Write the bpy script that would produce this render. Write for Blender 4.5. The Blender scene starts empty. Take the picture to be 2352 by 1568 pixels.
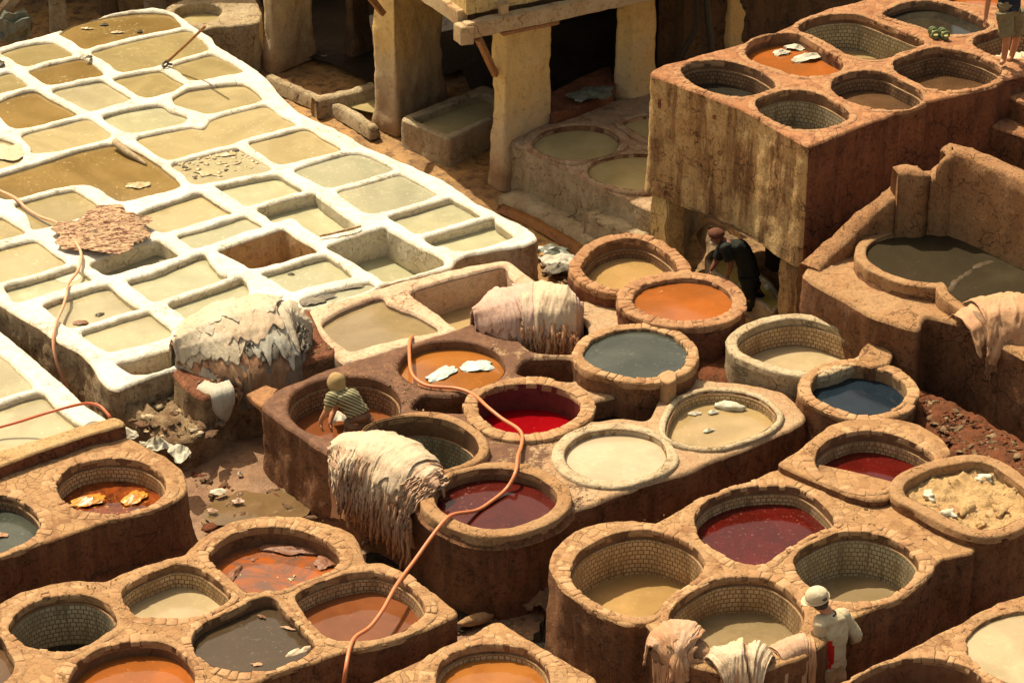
import bpy, bmesh, math, random
import numpy as np
from mathutils import Vector, noise, geometry, Matrix

random.seed(7)
R = math.radians
S = bpy.context.scene
COL = S.collection

# ---------------------------------------------------------------- camera
CAM_H, FPX, PITCH = 18.5, 6400.0, R(29)
cd = bpy.data.cameras.new('camera')
cam = bpy.data.objects.new('camera', cd)
COL.objects.link(cam)
cam.location = (0, 0, CAM_H)
cam.rotation_euler = (R(90) - PITCH, 0, 0)
cd.sensor_width = 36
cd.lens = 36 * FPX / 2352
cd.clip_start = 1
cd.clip_end = 500
S.camera = cam

# ---------------------------------------------------------------- light
SUN_AZ = (-0.62, 0.78)
SUN_EL = R(60)
w = bpy.data.worlds.new('World')
S.world = w
w.use_nodes = True
nt = w.node_tree
nt.nodes.clear()
wo = nt.nodes.new('ShaderNodeOutputWorld')
bg = nt.nodes.new('ShaderNodeBackground')
sky = nt.nodes.new('ShaderNodeTexSky')
sky.sky_type = 'NISHITA'
sky.sun_disc = False
sky.sun_elevation = SUN_EL
sky.sun_rotation = math.atan2(SUN_AZ[0], SUN_AZ[1])
sky.dust_density = 4.0
tint = nt.nodes.new('ShaderNodeMix')
tint.data_type = 'RGBA'
tint.blend_type = 'MULTIPLY'
tint.inputs[0].default_value = 1
tint.inputs[7].default_value = (1.0, 0.83, 0.55, 1)
nt.links.new(sky.outputs[0], tint.inputs[6])
nt.links.new(tint.outputs[2], bg.inputs[0])
bg.inputs[1].default_value = 0.15
nt.links.new(bg.outputs[0], wo.inputs[0])

sd = bpy.data.lights.new('sun', 'SUN')
sd.energy = 4.4
sd.angle = R(0.6)
sd.color = (1.0, 0.885, 0.66)
sun = bpy.data.objects.new('sun', sd)
COL.objects.link(sun)
sv = Vector((SUN_AZ[0] * math.cos(SUN_EL), SUN_AZ[1] * math.cos(SUN_EL), math.sin(SUN_EL)))
sun.rotation_euler = sv.to_track_quat('Z', 'Y').to_euler()
sun.location = sv * 60

S.view_settings.view_transform = 'Standard'
S.view_settings.look = 'None'
S.view_settings.exposure = 0.48
S.view_settings.gamma = 1.0
S.render.engine = 'CYCLES'
S.cycles.max_bounces = 6
S.cycles.diffuse_bounces = 3

# ---------------------------------------------------------------- measuring helpers
CT, ST = math.cos(PITCH), math.sin(PITCH)

def ray(px, py):
    x = (px - 1176) / FPX
    y = -(py - 784) / FPX
    return (x, CT + y * ST, -ST + y * CT)

def at(px, py, z):
    d = ray(px, py)
    t = (z - CAM_H) / d[2]
    return Vector((d[0] * t, d[1] * t, z))

def atY(px, py, Y):
    d = ray(px, py)
    t = Y / d[1]
    return Vector((d[0] * t, Y, CAM_H + d[2] * t))

TILE = {'P': (0, 0, 1), 'A': (0, 0, .33434), 'B': (786.4, 0, .33434), 'C': (1565.6, 0, .33434),
        'D': (0, 523.9, .33434), 'E': (786.4, 523.9, .33434), 'F': (1565.6, 523.9, .33434),
        'G': (0, 1044.1, .33434), 'H': (786.4, 1044.1, .33434), 'I': (1565.6, 1044.1, .33434),
        'J': (0, 399.3, .20576), 'K': (363, 399.3, .20576), 'L': (786.4, 399.3, .20576),
        'M': (0, 665.4, .20576), 'N': (363, 635.2, .20576), 'O': (1421.6, 471.8, .20576),
        'Q': (1868, 0, .20576), 'R': (0, 0, .20576), 'S': (1754.4, 1300.6, .17053),
        'U': (635.2, 816.7, .20576), 'V': (695.7, 967.9, .20576), 'W': (1421.6, 1246.2, .20576)}

def px(s):
    out, t = [], TILE['P']
    for w_ in s.split():
        if w_.isalpha():
            t = TILE[w_]
        else:
            a, b = w_.split(',')
            out.append((t[0] + float(a) * t[2], t[1] + float(b) * t[2]))
    return out

def pl(s, z):
    return [at(a, b, z) for a, b in px(s)]

# ---------------------------------------------------------------- contour helpers
def area(c):
    x, y = c[:, 0], c[:, 1]
    return 0.5 * np.sum(x * np.roll(y, -1) - np.roll(x, -1) * y)

def smooth(pts, ds=.04, wob=0., seed=0, tens=1.0, closed=True):
    """closed Catmull-Rom through pts, resampled evenly, with a slight wobble"""
    p = np.array([[q[0], q[1]] for q in pts], float)
    n = len(p)
    out = []
    for i in range(n if closed else n - 1):
        if closed:
            a, b, c, d = p[i - 1], p[i], p[(i + 1) % n], p[(i + 2) % n]
        else:
            a, b, c, d = p[max(i - 1, 0)], p[i], p[i + 1], p[min(i + 2, n - 1)]
        m = max(2, int(np.linalg.norm(c - b) / .02))
        t = np.linspace(0, 1, m, endpoint=False)[:, None]
        m1, m2 = (c - a) * .5 * tens, (d - b) * .5 * tens
        L = np.linalg.norm(c - b)
        for mm in (m1, m2):
            l = np.linalg.norm(mm)
            if l > 1.2 * L:
                mm *= 1.2 * L / l
        out.append((2 * t**3 - 3 * t**2 + 1) * b + (t**3 - 2 * t**2 + t) * m1 + (-2 * t**3 + 3 * t**2) * c + (t**3 - t**2) * m2)
    q = np.vstack(out)
    if not closed:
        q = np.vstack([q, p[-1]])
    loop = np.vstack([q, q[:1]]) if closed else q
    seg = np.linalg.norm(np.diff(loop, axis=0), axis=1)
    s = np.concatenate([[0], np.cumsum(seg)])
    k = max(8 if closed else 2, int(s[-1] / ds))
    u = np.linspace(0, s[-1], k, endpoint=not closed)
    r = np.stack([np.interp(u, s, loop[:, 0]), np.interp(u, s, loop[:, 1])], 1)
    if closed and area(r) < 0:
        r = r[::-1].copy()
    if wob:
        nr = normals(r) if closed else None
        if nr is not None:
            o = np.array([noise.noise((x * 3.1, y * 3.1, seed)) * .75 + noise.noise((x * 9, y * 9, seed + 5)) * .4 for x, y in r])
            r = r + nr * (o * wob)[:, None]
    return r

def normals(c):
    """outward normals of a counter-clockwise loop"""
    t = np.roll(c, -1, 0) - np.roll(c, 1, 0)
    n = np.stack([t[:, 1], -t[:, 0]], 1)
    return n / (np.linalg.norm(n, axis=1)[:, None] + 1e-9)

def offset(c, d):
    n = normals(c)
    for _ in range(2):
        n = (np.roll(n, 1, 0) + n + np.roll(n, -1, 0)) / 3
    return c + n * (d if np.isscalar(d) else np.asarray(d)[:, None])

def inside(P, poly):
    x, y = P[:, 0], P[:, 1]
    r = np.zeros(len(P), bool)
    a, b = poly, np.roll(poly, -1, 0)
    for (x1, y1), (x2, y2) in zip(a, b):
        c = ((y1 > y) != (y2 > y))
        if c.any():
            r ^= c & (x < (x2 - x1) * (y - y1) / (y2 - y1 + 1e-12) + x1)
    return r

def dist(P, polys):
    if not polys:
        return np.full(len(P), 9.)
    A = np.vstack(polys)
    B = np.vstack([np.roll(q, -1, 0) for q in polys])
    out = np.empty(len(P))
    D = B - A
    dd = (D**2).sum(1) + 1e-12
    for i in range(0, len(P), 400):
        p = P[i:i + 400]
        t = np.clip(((p[:, None] - A) * D).sum(2) / dd, 0, 1)
        out[i:i + 400] = np.sqrt((((A + t[..., None] * D) - p[:, None])**2).sum(2).min(1))
    return out

# ---------------------------------------------------------------- object helpers
def link(name, me, mats, parent=None, smooth_=True):
    o = bpy.data.objects.new(name, me)
    COL.objects.link(o)
    for m in (mats if isinstance(mats, (list, tuple)) else [mats]):
        me.materials.append(m)
    if smooth_:
        me.polygons.foreach_set('use_smooth', [True] * len(me.polygons))
    if parent is not None:
        o.parent = parent
        o.matrix_parent_inverse = Matrix.Translation(parent.location).inverted()
    return o

def mesh(name, V, F, mats, parent=None, sm=True, uv=None, fm=None):
    me = bpy.data.meshes.new(name)
    me.from_pydata([tuple(v) for v in V], [], [tuple(f) for f in F])
    o = link(name, me, mats, parent, sm)
    if uv is not None:
        L = me.uv_layers.new(name='UVMap')
        idx = [0] * len(me.loops)
        me.loops.foreach_get('vertex_index', idx)
        L.data.foreach_set('uv', [c for i in idx for c in uv[i]])
    if fm is not None:
        me.polygons.foreach_set('material_index', fm)
    me.update()
    return o

def tag(o, label=None, cat=None, group=None, kind=None):
    if label: o['label'] = label
    if cat: o['category'] = cat
    if group: o['group'] = group
    if kind: o['kind'] = kind
    return o

def empty(name, loc, label, cat, group=None):
    o = bpy.data.objects.new(name, None)
    o.empty_display_size = .2
    COL.objects.link(o)
    o.location = loc
    return tag(o, label, cat, group)

def fbm(x, y, z, o=3):
    return noise.fractal((x, y, z), 1.0, 2.0, o)

# ---------------------------------------------------------------- materials
class NB:
    def __init__(s, name):
        s.m = bpy.data.materials.new(name)
        s.m.use_nodes = True
        s.t = s.m.node_tree
        s.b = s.t.nodes['Principled BSDF']
    def n(s, typ, **kw):
        d = s.t.nodes.new(typ)
        for k, v in kw.items():
            setattr(d, k, v)
        return d
    def l(s, a, b): s.t.links.new(a, b)
    def pos(s, scale=(1, 1, 1), uv=False):
        if uv:
            g = s.n('ShaderNodeUVMap'); src = g.outputs[0]
        else:
            g = s.n('ShaderNodeNewGeometry'); src = g.outputs['Position']
        mp = s.n('ShaderNodeMapping'); mp.inputs['Scale'].default_value = scale
        s.l(src, mp.inputs[0])
        return mp.outputs[0]
    def noise(s, scale, detail=4, rough=.6, vec=None, dist=0.):
        d = s.n('ShaderNodeTexNoise'); d.inputs['Scale'].default_value = scale
        d.inputs['Detail'].default_value = detail; d.inputs['Roughness'].default_value = rough
        d.inputs['Distortion'].default_value = dist
        s.l(vec if vec is not None else s.pos(), d.inputs['Vector'])
        return d.outputs[0]
    def ramp(s, fac, a, b, va=0., vb=1.):
        d = s.n('ShaderNodeMapRange'); d.inputs[1].default_value = a; d.inputs[2].default_value = b
        d.inputs[3].default_value = va; d.inputs[4].default_value = vb
        d.interpolation_type = 'SMOOTHSTEP'
        s.l(fac, d.inputs[0]); return d.outputs[0]
    def mix(s, fac, a, b, mode='MIX'):
        d = s.n('ShaderNodeMix', data_type='RGBA', blend_type=mode)
        for i, v in ((0, fac), (6, a), (7, b)):
            if isinstance(v, (int, float)): d.inputs[i].default_value = v
            elif isinstance(v, tuple): d.inputs[i].default_value = (*v, 1)
            else: s.l(v, d.inputs[i])
        return d.outputs[2]
    def math(s, op, a, b=0.):
        d = s.n('ShaderNodeMath', operation=op)
        for i, v in enumerate((a, b)):
            if isinstance(v, (int, float)): d.inputs[i].default_value = v
            else: s.l(v, d.inputs[i])
        return d.outputs[0]
    def bump(s, h, strength=.4, distance=.02, prev=None):
        d = s.n('ShaderNodeBump'); d.inputs['Strength'].default_value = strength
        d.inputs['Distance'].default_value = distance
        s.l(h, d.inputs['Height'])
        if prev is not None: s.l(prev, d.inputs['Normal'])
        return d.outputs[0]
    def out(s, col, rough=.85, bump=None, spec=.3):
        if isinstance(col, tuple): s.b.inputs['Base Color'].default_value = (*col, 1)
        else: s.l(col, s.b.inputs['Base Color'])
        if isinstance(rough, (int, float)): s.b.inputs['Roughness'].default_value = rough
        else: s.l(rough, s.b.inputs['Roughness'])
        s.b.inputs['Specular IOR Level'].default_value = spec
        if bump is not None: s.l(bump, s.b.inputs['Normal'])
        return s.m

def mat_plaster(name, base, alt, stain, streak=.0, scale=1.0, bump=.5, stain_amt=.5, speck=.3, specc=None, rough=.9, edge_z=None, chips=.55):
    b = NB(name)
    n1 = b.noise(1.3 * scale, 5, .62)
    n2 = b.noise(7 * scale, 6, .68)
    n3 = b.noise(38 * scale, 4, .7)
    c = b.mix(b.ramp(n1, .35, .65), base, alt)
    c = b.mix(b.math('MULTIPLY', b.ramp(n2, .5, .72), stain_amt), c, stain)
    if streak:
        sv_ = b.pos((3.2, 3.2, .5))
        s1 = b.noise(1.3, 6, .66, sv_, .4)
        c = b.mix(b.math('MULTIPLY', b.ramp(s1, .44, .62), streak), c, stain)
        s2 = b.noise(3.4, 5, .7, sv_, .6)
        c = b.mix(b.math('MULTIPLY', b.ramp(s2, .48, .70), streak * .7), c, alt)
        s3 = b.noise(2.1, 6, .7, b.pos((4.5, 4.5, .35)), .3)
        c = b.mix(b.math('MULTIPLY', b.ramp(s3, .56, .66), .38 * min(1, streak * 1.6)), c, specc or alt)
    if speck:
        sp = b.noise(60 * scale, 3, .8)
        c = b.mix(b.math('MULTIPLY', b.ramp(sp, .58, .72), speck), c, specc or stain)
    if edge_z:
        g = b.n('ShaderNodeNewGeometry'); sz = b.n('ShaderNodeSeparateXYZ'); b.l(g.outputs['Position'], sz.inputs[0])
        kz = b.math('ADD', sz.outputs['Z'], b.math('MULTIPLY', b.math('SUBTRACT', n2, .5), .06))
        c = b.mix(b.ramp(kz, edge_z - .03, edge_z + .01, .75, 0), c, stain)
    c = b.mix(b.ramp(n3, .3, .75, .0, .30), c, tuple(x * .35 for x in base))
    n4 = b.noise(19 * scale, 5, .75, None, .8)
    c = b.mix(b.ramp(n4, .60, .72, 0, chips), c, tuple(x * .45 for x in stain))
    h = b.math('ADD', b.math('MULTIPLY', n2, 1.0), b.math('MULTIPLY', n3, .45))
    h = b.math('SUBTRACT', h, b.math('MULTIPLY', b.ramp(n4, .55, .7), .5))
    dn = b.n('ShaderNodeTexNoise'); dn.inputs['Scale'].default_value = 5; dn.inputs['Detail'].default_value = 4; b.l(b.pos(), dn.inputs[0])
    dv = b.n('ShaderNodeVectorMath', operation='MULTIPLY_ADD'); b.l(dn.outputs['Color'], dv.inputs[0]); dv.inputs[1].default_value = (.35, .35, .35); b.l(b.pos(), dv.inputs[2])
    cv = b.n('ShaderNodeTexVoronoi', feature='DISTANCE_TO_EDGE'); cv.inputs['Scale'].default_value = 2.6; b.l(dv.outputs[0], cv.inputs['Vector'])
    ck = b.math('MULTIPLY', b.ramp(cv.outputs['Distance'], .004, .022, 1, 0), b.ramp(n1, .46, .6))
    c = b.mix(b.math('MULTIPLY', ck, .7), c, tuple(x * .35 for x in stain))
    h = b.math('SUBTRACT', h, b.math('MULTIPLY', ck, .6))
    bp = b.bump(h, bump, .04)
    return b.out(c, rough, bp, .25)

def mat_paved(name, base, alt, mortar, cell=8.0, bump=.6, stain=(.2, .08, .03), wet=.35):
    """irregular stone paving set in clay"""
    b = NB(name)
    v = b.pos()
    nz = b.n('ShaderNodeTexNoise'); nz.inputs['Scale'].default_value = 6; b.l(v, nz.inputs[0])
    vm = b.n('ShaderNodeVectorMath', operation='MULTIPLY_ADD')
    b.l(nz.outputs['Color'], vm.inputs[0]); vm.inputs[1].default_value = (.10, .10, 0); b.l(v, vm.inputs[2])
    ve = b.n('ShaderNodeTexVoronoi', feature='DISTANCE_TO_EDGE', voronoi_dimensions='2D'); ve.inputs['Scale'].default_value = cell
    vc = b.n('ShaderNodeTexVoronoi', voronoi_dimensions='2D'); vc.inputs['Scale'].default_value = cell
    b.l(vm.outputs[0], ve.inputs['Vector']); b.l(vm.outputs[0], vc.inputs['Vector'])
    sep = b.n('ShaderNodeSeparateColor'); b.l(vc.outputs['Color'], sep.inputs[0])
    n1 = b.noise(1.4, 5, .6); n2 = b.noise(14, 6, .7); n3 = b.noise(45, 4, .7)
    c = b.mix(b.ramp(n1, .35, .65), base, alt)
    c = b.mix(b.math('MULTIPLY', sep.outputs[0], .42), c, tuple(min(1, x * 1.45) for x in base))
    nb_ = b.noise(2.6, 5, .7)
    c = b.mix(b.ramp(nb_, .52, .64, 0, .6), c, stain)
    c = b.mix(b.math('MULTIPLY', sep.outputs[1], .35), c, stain)
    edge = b.ramp(ve.outputs['Distance'], .005, .05)
    plast = b.ramp(n1, .46, .6)                       # where plaster smears over the joints
    e2 = b.math('MAXIMUM', edge, b.math('ADD', b.math('MULTIPLY', plast, .5), .35))
    c = b.mix(e2, mortar, c)
    c = b.mix(b.ramp(n2, .48, .75, 0, wet), c, stain)
    c = b.mix(b.ramp(n3, .35, .75, 0, .25), c, tuple(x * .4 for x in base))
    h = b.math('ADD', b.math('MULTIPLY', e2, .8), b.math('MULTIPLY', n2, .9))
    h = b.math('ADD', h, b.math('MULTIPLY', n3, .3))
    return b.out(c, .88, b.bump(h, bump, .02), .25)

def mat_stone(name, base, alt, stain):
    """rim stones: one tone per separate stone"""
    b = NB(name)
    g = b.n('ShaderNodeNewGeometry')
    n2 = b.noise(14, 6, .7); n3 = b.noise(50, 4, .7); n1 = b.noise(1.5, 4, .6)
    c = b.mix(g.outputs['Random Per Island'], base, alt)
    nb_ = b.noise(2.6, 5, .7)
    c = b.mix(b.ramp(nb_, .52, .64, 0, .65), c, stain)
    c = b.mix(b.ramp(n2, .5, .75, 0, .55), c, stain)
    c = b.mix(b.ramp(n3, .4, .75, 0, .3), c, tuple(x * .4 for x in base))
    h = b.math('ADD', n2, b.math('MULTIPLY', n3, .35))
    return b.out(c, .88, b.bump(h, .6, .02), .25)

def mat_tile(name, base, alt, grout, stain, bw=.066, bh=.058):
    b = NB(name)
    v = b.pos(uv=True)
    nz = b.n('ShaderNodeTexNoise'); nz.inputs['Scale'].default_value = 9; b.l(v, nz.inputs[0])
    vm = b.n('ShaderNodeVectorMath', operation='MULTIPLY_ADD')
    b.l(nz.outputs['Color'], vm.inputs[0]); vm.inputs[1].default_value = (.022, .022, 0); b.l(v, vm.inputs[2])
    br = b.n('ShaderNodeTexBrick'); b.l(vm.outputs[0], br.inputs[0])
    br.inputs['Scale'].default_value = 1
    br.inputs['Brick Width'].default_value = bw; br.inputs['Row Height'].default_value = bh
    br.inputs['Mortar Size'].default_value = .0065; br.inputs['Mortar Smooth'].default_value = .4
    br.inputs['Color1'].default_value = (*base, 1); br.inputs['Color2'].default_value = (*alt, 1)
    br.inputs['Mortar'].default_value = (*grout, 1)
    n1 = b.noise(2.2, 5, .65); n2 = b.noise(24, 5, .7)
    c = b.mix(b.ramp(n1, .42, .68, 0, .75), br.outputs['Color'], stain)
    c = b.mix(b.ramp(n2, .45, .8, 0, .45), c, stain)
    s3 = b.noise(2.2, 6, .7, b.pos((4, 4, .45)), .4)
    c = b.mix(b.ramp(s3, .50, .66, 0, .75), c, tuple(x * .6 for x in stain))
    h = b.math('SUBTRACT', b.math('MULTIPLY', n2, .4), br.outputs['Fac'])
    return b.out(c, .55, b.bump(h, .5, .012), .4)

def mat_liquid(name, col, col2, rough=.08, scale=1.2, foam=None, foam_amt=.5, spec=.5, swirl=.6, cloud=.0):
    b = NB(name)
    n1 = b.noise(scale, 5, .6, None, swirl * 2)
    n2 = b.noise(scale * 5, 5, .7, None, swirl)
    c = b.mix(b.ramp(n1, .38, .66), col, col2)
    c = b.mix(b.ramp(n2, .48, .75, 0, .35), c, tuple(min(1, x * 1.5) for x in col2))
    n0 = b.noise(.55, 3, .5, None, 1.5)
    c = b.mix(b.ramp(n0, .42, .62, 0, .45), c, tuple(x * .68 for x in col2))
    if foam is None:
        foam, foam_amt = tuple(min(1, x * 1.35 + .02) for x in col), .45
    if foam:
        f = b.noise(16, 6, .75); m = b.noise(1.6, 3, .5)
        k = b.math('MULTIPLY', b.ramp(f, .57, .66), b.ramp(m, .40, .58))
        c = b.mix(b.math('MULTIPLY', k, foam_amt), c, foam)
    vo = b.n('ShaderNodeTexVoronoi'); vo.inputs['Scale'].default_value = 26; b.l(b.pos(), vo.inputs['Vector'])
    sp = b.ramp(vo.outputs['Distance'], .05, .11, 1, 0)
    c = b.mix(b.math('MULTIPLY', sp, .35), c, foam or tuple(min(1, x * 1.8 + .03) for x in col))
    rp = b.bump(b.noise(5, 3, .5), .05, .02)
    return b.out(c, rough, rp, spec)

def mat_simple(name, col, col2=None, scale=12, rough=.7, bump=.3, spec=.3, sheen=0., dist_=.01, detail=5):
    b = NB(name)
    n1 = b.noise(scale, detail, .65)
    c = b.mix(b.ramp(n1, .35, .68), col, col2 or tuple(x * .7 for x in col))
    n2 = b.noise(scale * 4, 3, .7)
    bp = b.bump(b.math('ADD', n1, b.math('MULTIPLY', n2, .4)), bump, dist_)
    m = b.out(c, rough, bp, spec)
    return m

LIME = mat_plaster('lime_plaster', (.82, .78, .67), (.79, .72, .57), (.58, .43, .26), 0, 1, .6, .30, .35, (.34, .24, .14), .9, .932, .42)
LIME2 = mat_plaster('near_lime_plaster', (.82, .78, .67), (.79, .72, .57), (.58, .43, .26), 0, 1, .6, .30, .35, (.34, .24, .14), .9, .782, .42)
LIMEWALL = mat_plaster('lime_pit_wall', (.80, .71, .54), (.76, .64, .45), (.52, .37, .20), .15, 1.2, .8, .45, .35, (.22, .14, .07))
LIMEOUT = mat_plaster('lime_stained_wall', (.52, .40, .25), (.40, .28, .16), (.19, .105, .05), .55, 1, .9, .8, .6, (.6, .5, .36))
PINKLIME = mat_plaster('pink_lime', (.66, .50, .35), (.62, .40, .26), (.44, .23, .12), .1, 1, .7, .5, .5, (.35, .14, .07))
DRYPIT = mat_plaster('rust_pit_wall', (.60, .42, .23), (.62, .40, .18), (.38, .21, .09), .3, 1, .8, .6, .5)
BROWNWALL = mat_plaster('brown_plaster', (.26, .120, .056), (.18, .078, .036), (.085, .035, .016), .55, 1, .9, .7, .5, (.30, .16, .08))
REDWALL = mat_plaster('red_brown_plaster', (.26, .100, .048), (.17, .062, .030), (.075, .027, .014), .5, 1, .9, .7, .5, (.36, .16, .08))
TANWALL = mat_plaster('tan_stained_plaster', (.62, .43, .20), (.44, .25, .10), (.17, .075, .03), .95, 1, .9, .6, .3, (.66, .47, .23))
DARKTOP = mat_plaster('dark_stained_top', (.20, .085, .055), (.30, .15, .08), (.10, .04, .028), 0, 1.6, .9, .8, .7, (.48, .28, .17))
CREAMWALL = mat_plaster('cream_grey_plaster', (.55, .44, .28), (.45, .34, .20), (.24, .15, .08), .3, 1.3, .9, .6, .5, (.14, .08, .04))
OCHRE = mat_plaster('ochre_plaster', (.80, .60, .27), (.74, .52, .21), (.34, .20, .09), .25, 1, .9, .5, .4, (.2, .11, .05))
SHEDWALL = mat_plaster('shade_dark_shed_plaster', (.20, .12, .06), (.14, .08, .045), (.07, .045, .03), .6, 1, .9, .6, .5)  # darkened: the interior's shade is put into the plaster colour
PAVE = mat_paved('stone_paving', (.40, .245, .118), (.35, .195, .085), (.18, .075, .032), 8, .8, (.15, .06, .025), .6)
PAVERED = mat_paved('red_stone_paving', (.40, .205, .10), (.35, .15, .065), (.17, .065, .03), 8, .8, (.15, .05, .02), .5)
PAVESHADE = mat_paved('grey_stone_paving', (.40, .29, .18), (.36, .22, .13), (.16, .08, .04))
STONE = mat_stone('rim_stone', (.48, .295, .155), (.36, .20, .095), (.20, .085, .038))
STONERED = mat_stone('red_rim_stone', (.40, .22, .11), (.31, .15, .07), (.20, .075, .035))
RIMPL = mat_plaster('rim_plaster', (.43, .26, .13), (.37, .20, .09), (.20, .09, .04), 0, 1.5, .7, .6, .5)
RIMRED = mat_plaster('red_rim_plaster', (.46, .26, .13), (.38, .19, .09), (.2, .08, .035), 0, 1.5, .7, .6, .5)
RIMWHITE = mat_plaster('white_rim_plaster', (.58, .47, .31), (.50, .37, .22), (.30, .18, .09), 0, 1.5, .8, .5, .5)
LIP = mat_plaster('wet_lip_plaster', (.25, .13, .065), (.18, .085, .040), (.09, .04, .02), .3, 2, .5, .6, .3, None, .6)
LIPLIGHT = mat_plaster('tan_lip_plaster', (.36, .23, .12), (.30, .17, .08), (.16, .08, .035), .3, 2, .5, .6, .3, None, .7)
TILE1 = mat_tile('square_tiles', (.58, .43, .25), (.50, .36, .19), (.15, .07, .03), (.26, .145, .06))
TILE2 = mat_tile('grey_green_tiles', (.46, .41, .28), (.40, .34, .21), (.13, .08, .045), (.22, .16, .09))
TILED = mat_tile('dark_stained_tiles', (.34, .21, .11), (.26, .15, .075), (.07, .03, .015), (.12, .055, .025))
TILES = {'t': TILE1, 'g': TILE2, 'd': TILED}

LQ = {
 'milk': mat_liquid('milky_liquid', (.50, .385, .26), (.46, .35, .225), .2, 1, None),
 'cream': mat_liquid('cream_liquid', (.44, .34, .205), (.39, .30, .17), .12),
 'tan': mat_liquid('tan_liquid', (.40, .285, .14), (.34, .24, .11), .10),
 'tan2': mat_liquid('golden_tan_liquid', (.40, .25, .10), (.34, .21, .08), .10),
 'grey': mat_liquid('greyish_tan_liquid', (.27, .20, .11), (.22, .16, .08), .08),
 'orange': mat_liquid('orange_dye', (.33, .095, .018), (.27, .085, .020), .08),
 'amber': mat_liquid('amber_dye', (.32, .12, .026), (.26, .09, .020), .07),
 'rust': mat_liquid('rust_dye', (.20, .066, .024), (.15, .048, .017), .06),
 'swirl': mat_liquid('swirled_brown_dye', (.33, .085, .016), (.15, .075, .05), .06, 1.6, (.40, .24, .17), .6, .5, 2.2),
 'glow': mat_liquid('glint_toned_rust_dye', (.26, .055, .010), (.085, .022, .008), .05, 2.2, (.66, .36, .07), .8, .5, 1.5),  # amber foam colour paints bright highlights onto the dye
 'red': mat_liquid('bright_red_dye', (.27, .003, .006), (.20, .002, .004), .07, 1, None, .5, .4),
 'dred': mat_liquid('dark_red_dye', (.075, .010, .007), (.055, .008, .006), .08, 1.5, (.5, .25, .2), .3, .4),
 'dred2': mat_liquid('crimson_dye', (.085, .006, .004), (.055, .005, .003), .08, 1.5, (.5, .25, .2), .25, .4),
 'slate': mat_liquid('slate_grey_liquid', (.060, .066, .050), (.040, .045, .036), .12, .9, (.30, .31, .25), .25, .5, 1.2),
 'navy': mat_liquid('navy_dye', (.008, .015, .024), (.012, .020, .030), .10, spec=.3),
 'black': mat_liquid('black_brown_liquid', (.050, .034, .020), (.075, .048, .026), .07, .8, (.3, .25, .18), .25),
 'dark': mat_liquid('dark_water', (.016, .015, .012), (.03, .026, .018), .06),
 'brown': mat_liquid('brown_liquid', (.13, .070, .032), (.085, .045, .022), .07),
 'green': mat_liquid('bottle_green_water', (.010, .030, .020), (.012, .038, .026), .05),
 'pool': mat_liquid('olive_black_pool', (.050, .038, .022), (.036, .028, .017), .16, .6, spec=.08),
 'l_olive': mat_liquid('olive_lime_water', (.29, .225, .10), (.34, .27, .13), .10, .9, (.66, .56, .36), .5),
 'l_brown': mat_liquid('brown_lime_water', (.25, .165, .06), (.21, .135, .045), .10, .9, (.66, .55, .34), .6),
 'l_pale': mat_liquid('pale_lime_water', (.40, .355, .22), (.36, .31, .185), .12, .9, (.74, .67, .5), .5),
 'l_green': mat_liquid('greenish_lime_water', (.37, .35, .215), (.42, .395, .255), .12, .9, (.74, .70, .55), .4),
 'l_grey': mat_liquid('grey_green_lime_water', (.32, .31, .21), (.36, .34, .235), .12, .9, (.72, .68, .55), .5),
 'l_sand': mat_liquid('sandy_lime_water', (.40, .33, .18), (.36, .29, .15), .12, .8, (.78, .68, .48), .4),
 'shade': mat_liquid('shaded_olive_water', (.44, .36, .18), (.38, .30, .14), .08, 1, (.5, .48, .36), .5),
}
WOOD = mat_simple('weathered_wood', (.50, .36, .22), (.24, .12, .06), 9, .8, .6)
WOODD = mat_simple('brown_wood', (.34, .16, .06), (.2, .09, .035), 20, .7, .5)
BEAM = mat_plaster('peeling_painted_beam', (.62, .47, .28), (.55, .36, .19), (.34, .15, .07), 0, 2.4, .7, .8, .5, (.22, .1, .05))
HOSE = mat_simple('orange_rubber_hose', (.60, .17, .06), (.54, .20, .09), 14, .45, .1, .5)
HOSEPALE = mat_simple('faded_salmon_hose', (.72, .38, .23), (.66, .30, .17), 9, .55, .1, .4)
HOSERED = mat_simple('red_orange_hose', (.60, .13, .045), (.50, .10, .035), 12, .4, .1, .5)
METAL = mat_simple('black_iron', (.03, .028, .026), (.06, .05, .04), 30, .5, .2, .5)
MUD = mat_plaster('wet_mud', (.24, .13, .07), (.18, .095, .05), (.24, .14, .075), 0, 2, 1., .6, .5, (.32, .2, .12), .6)
MUD2 = mat_plaster('mud_rubble', (.42, .29, .16), (.22, .12, .06), (.12, .06, .03), 0, 3, 1., .8, .7, (.7, .58, .42))
SOIL = mat_plaster('red_soil', (.28, .088, .035), (.20, .075, .032), (.10, .045, .022), 0, 5, 1., .8, .7, (.38, .2, .1))
PASSAGE = mat_plaster('stained_wet_floor', (.30, .125, .030), (.22, .085, .025), (.085, .042, .020), 0, 1.2, .6, .75, .5, (.5, .25, .07), .35)
PUDDLE = mat_liquid('muddy_puddle', (.17, .105, .050), (.13, .08, .037), .06)
SAND = mat_plaster('pale_sand_paste', (.66, .43, .205), (.62, .39, .175), (.42, .24, .10), 0, 3, .9, .5, .4)
WHITEBIT = mat_simple('white_scrap', (.60, .57, .47), (.45, .40, .29), 10, .9, .3, .1)
PLASTIC = mat_simple('pale_blue_plastic', (.50, .62, .60), (.42, .46, .40), 8, .3, .3, .5)
SHEETGREY = mat_simple('grey_green_sheet', (.16, .18, .14), (.10, .10, .075), 8, .4, .5, .5)
AMBERP = mat_simple('amber_wet_plastic', (.60, .29, .04), (.34, .08, .01), 8, .32, .5, .4)
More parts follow.
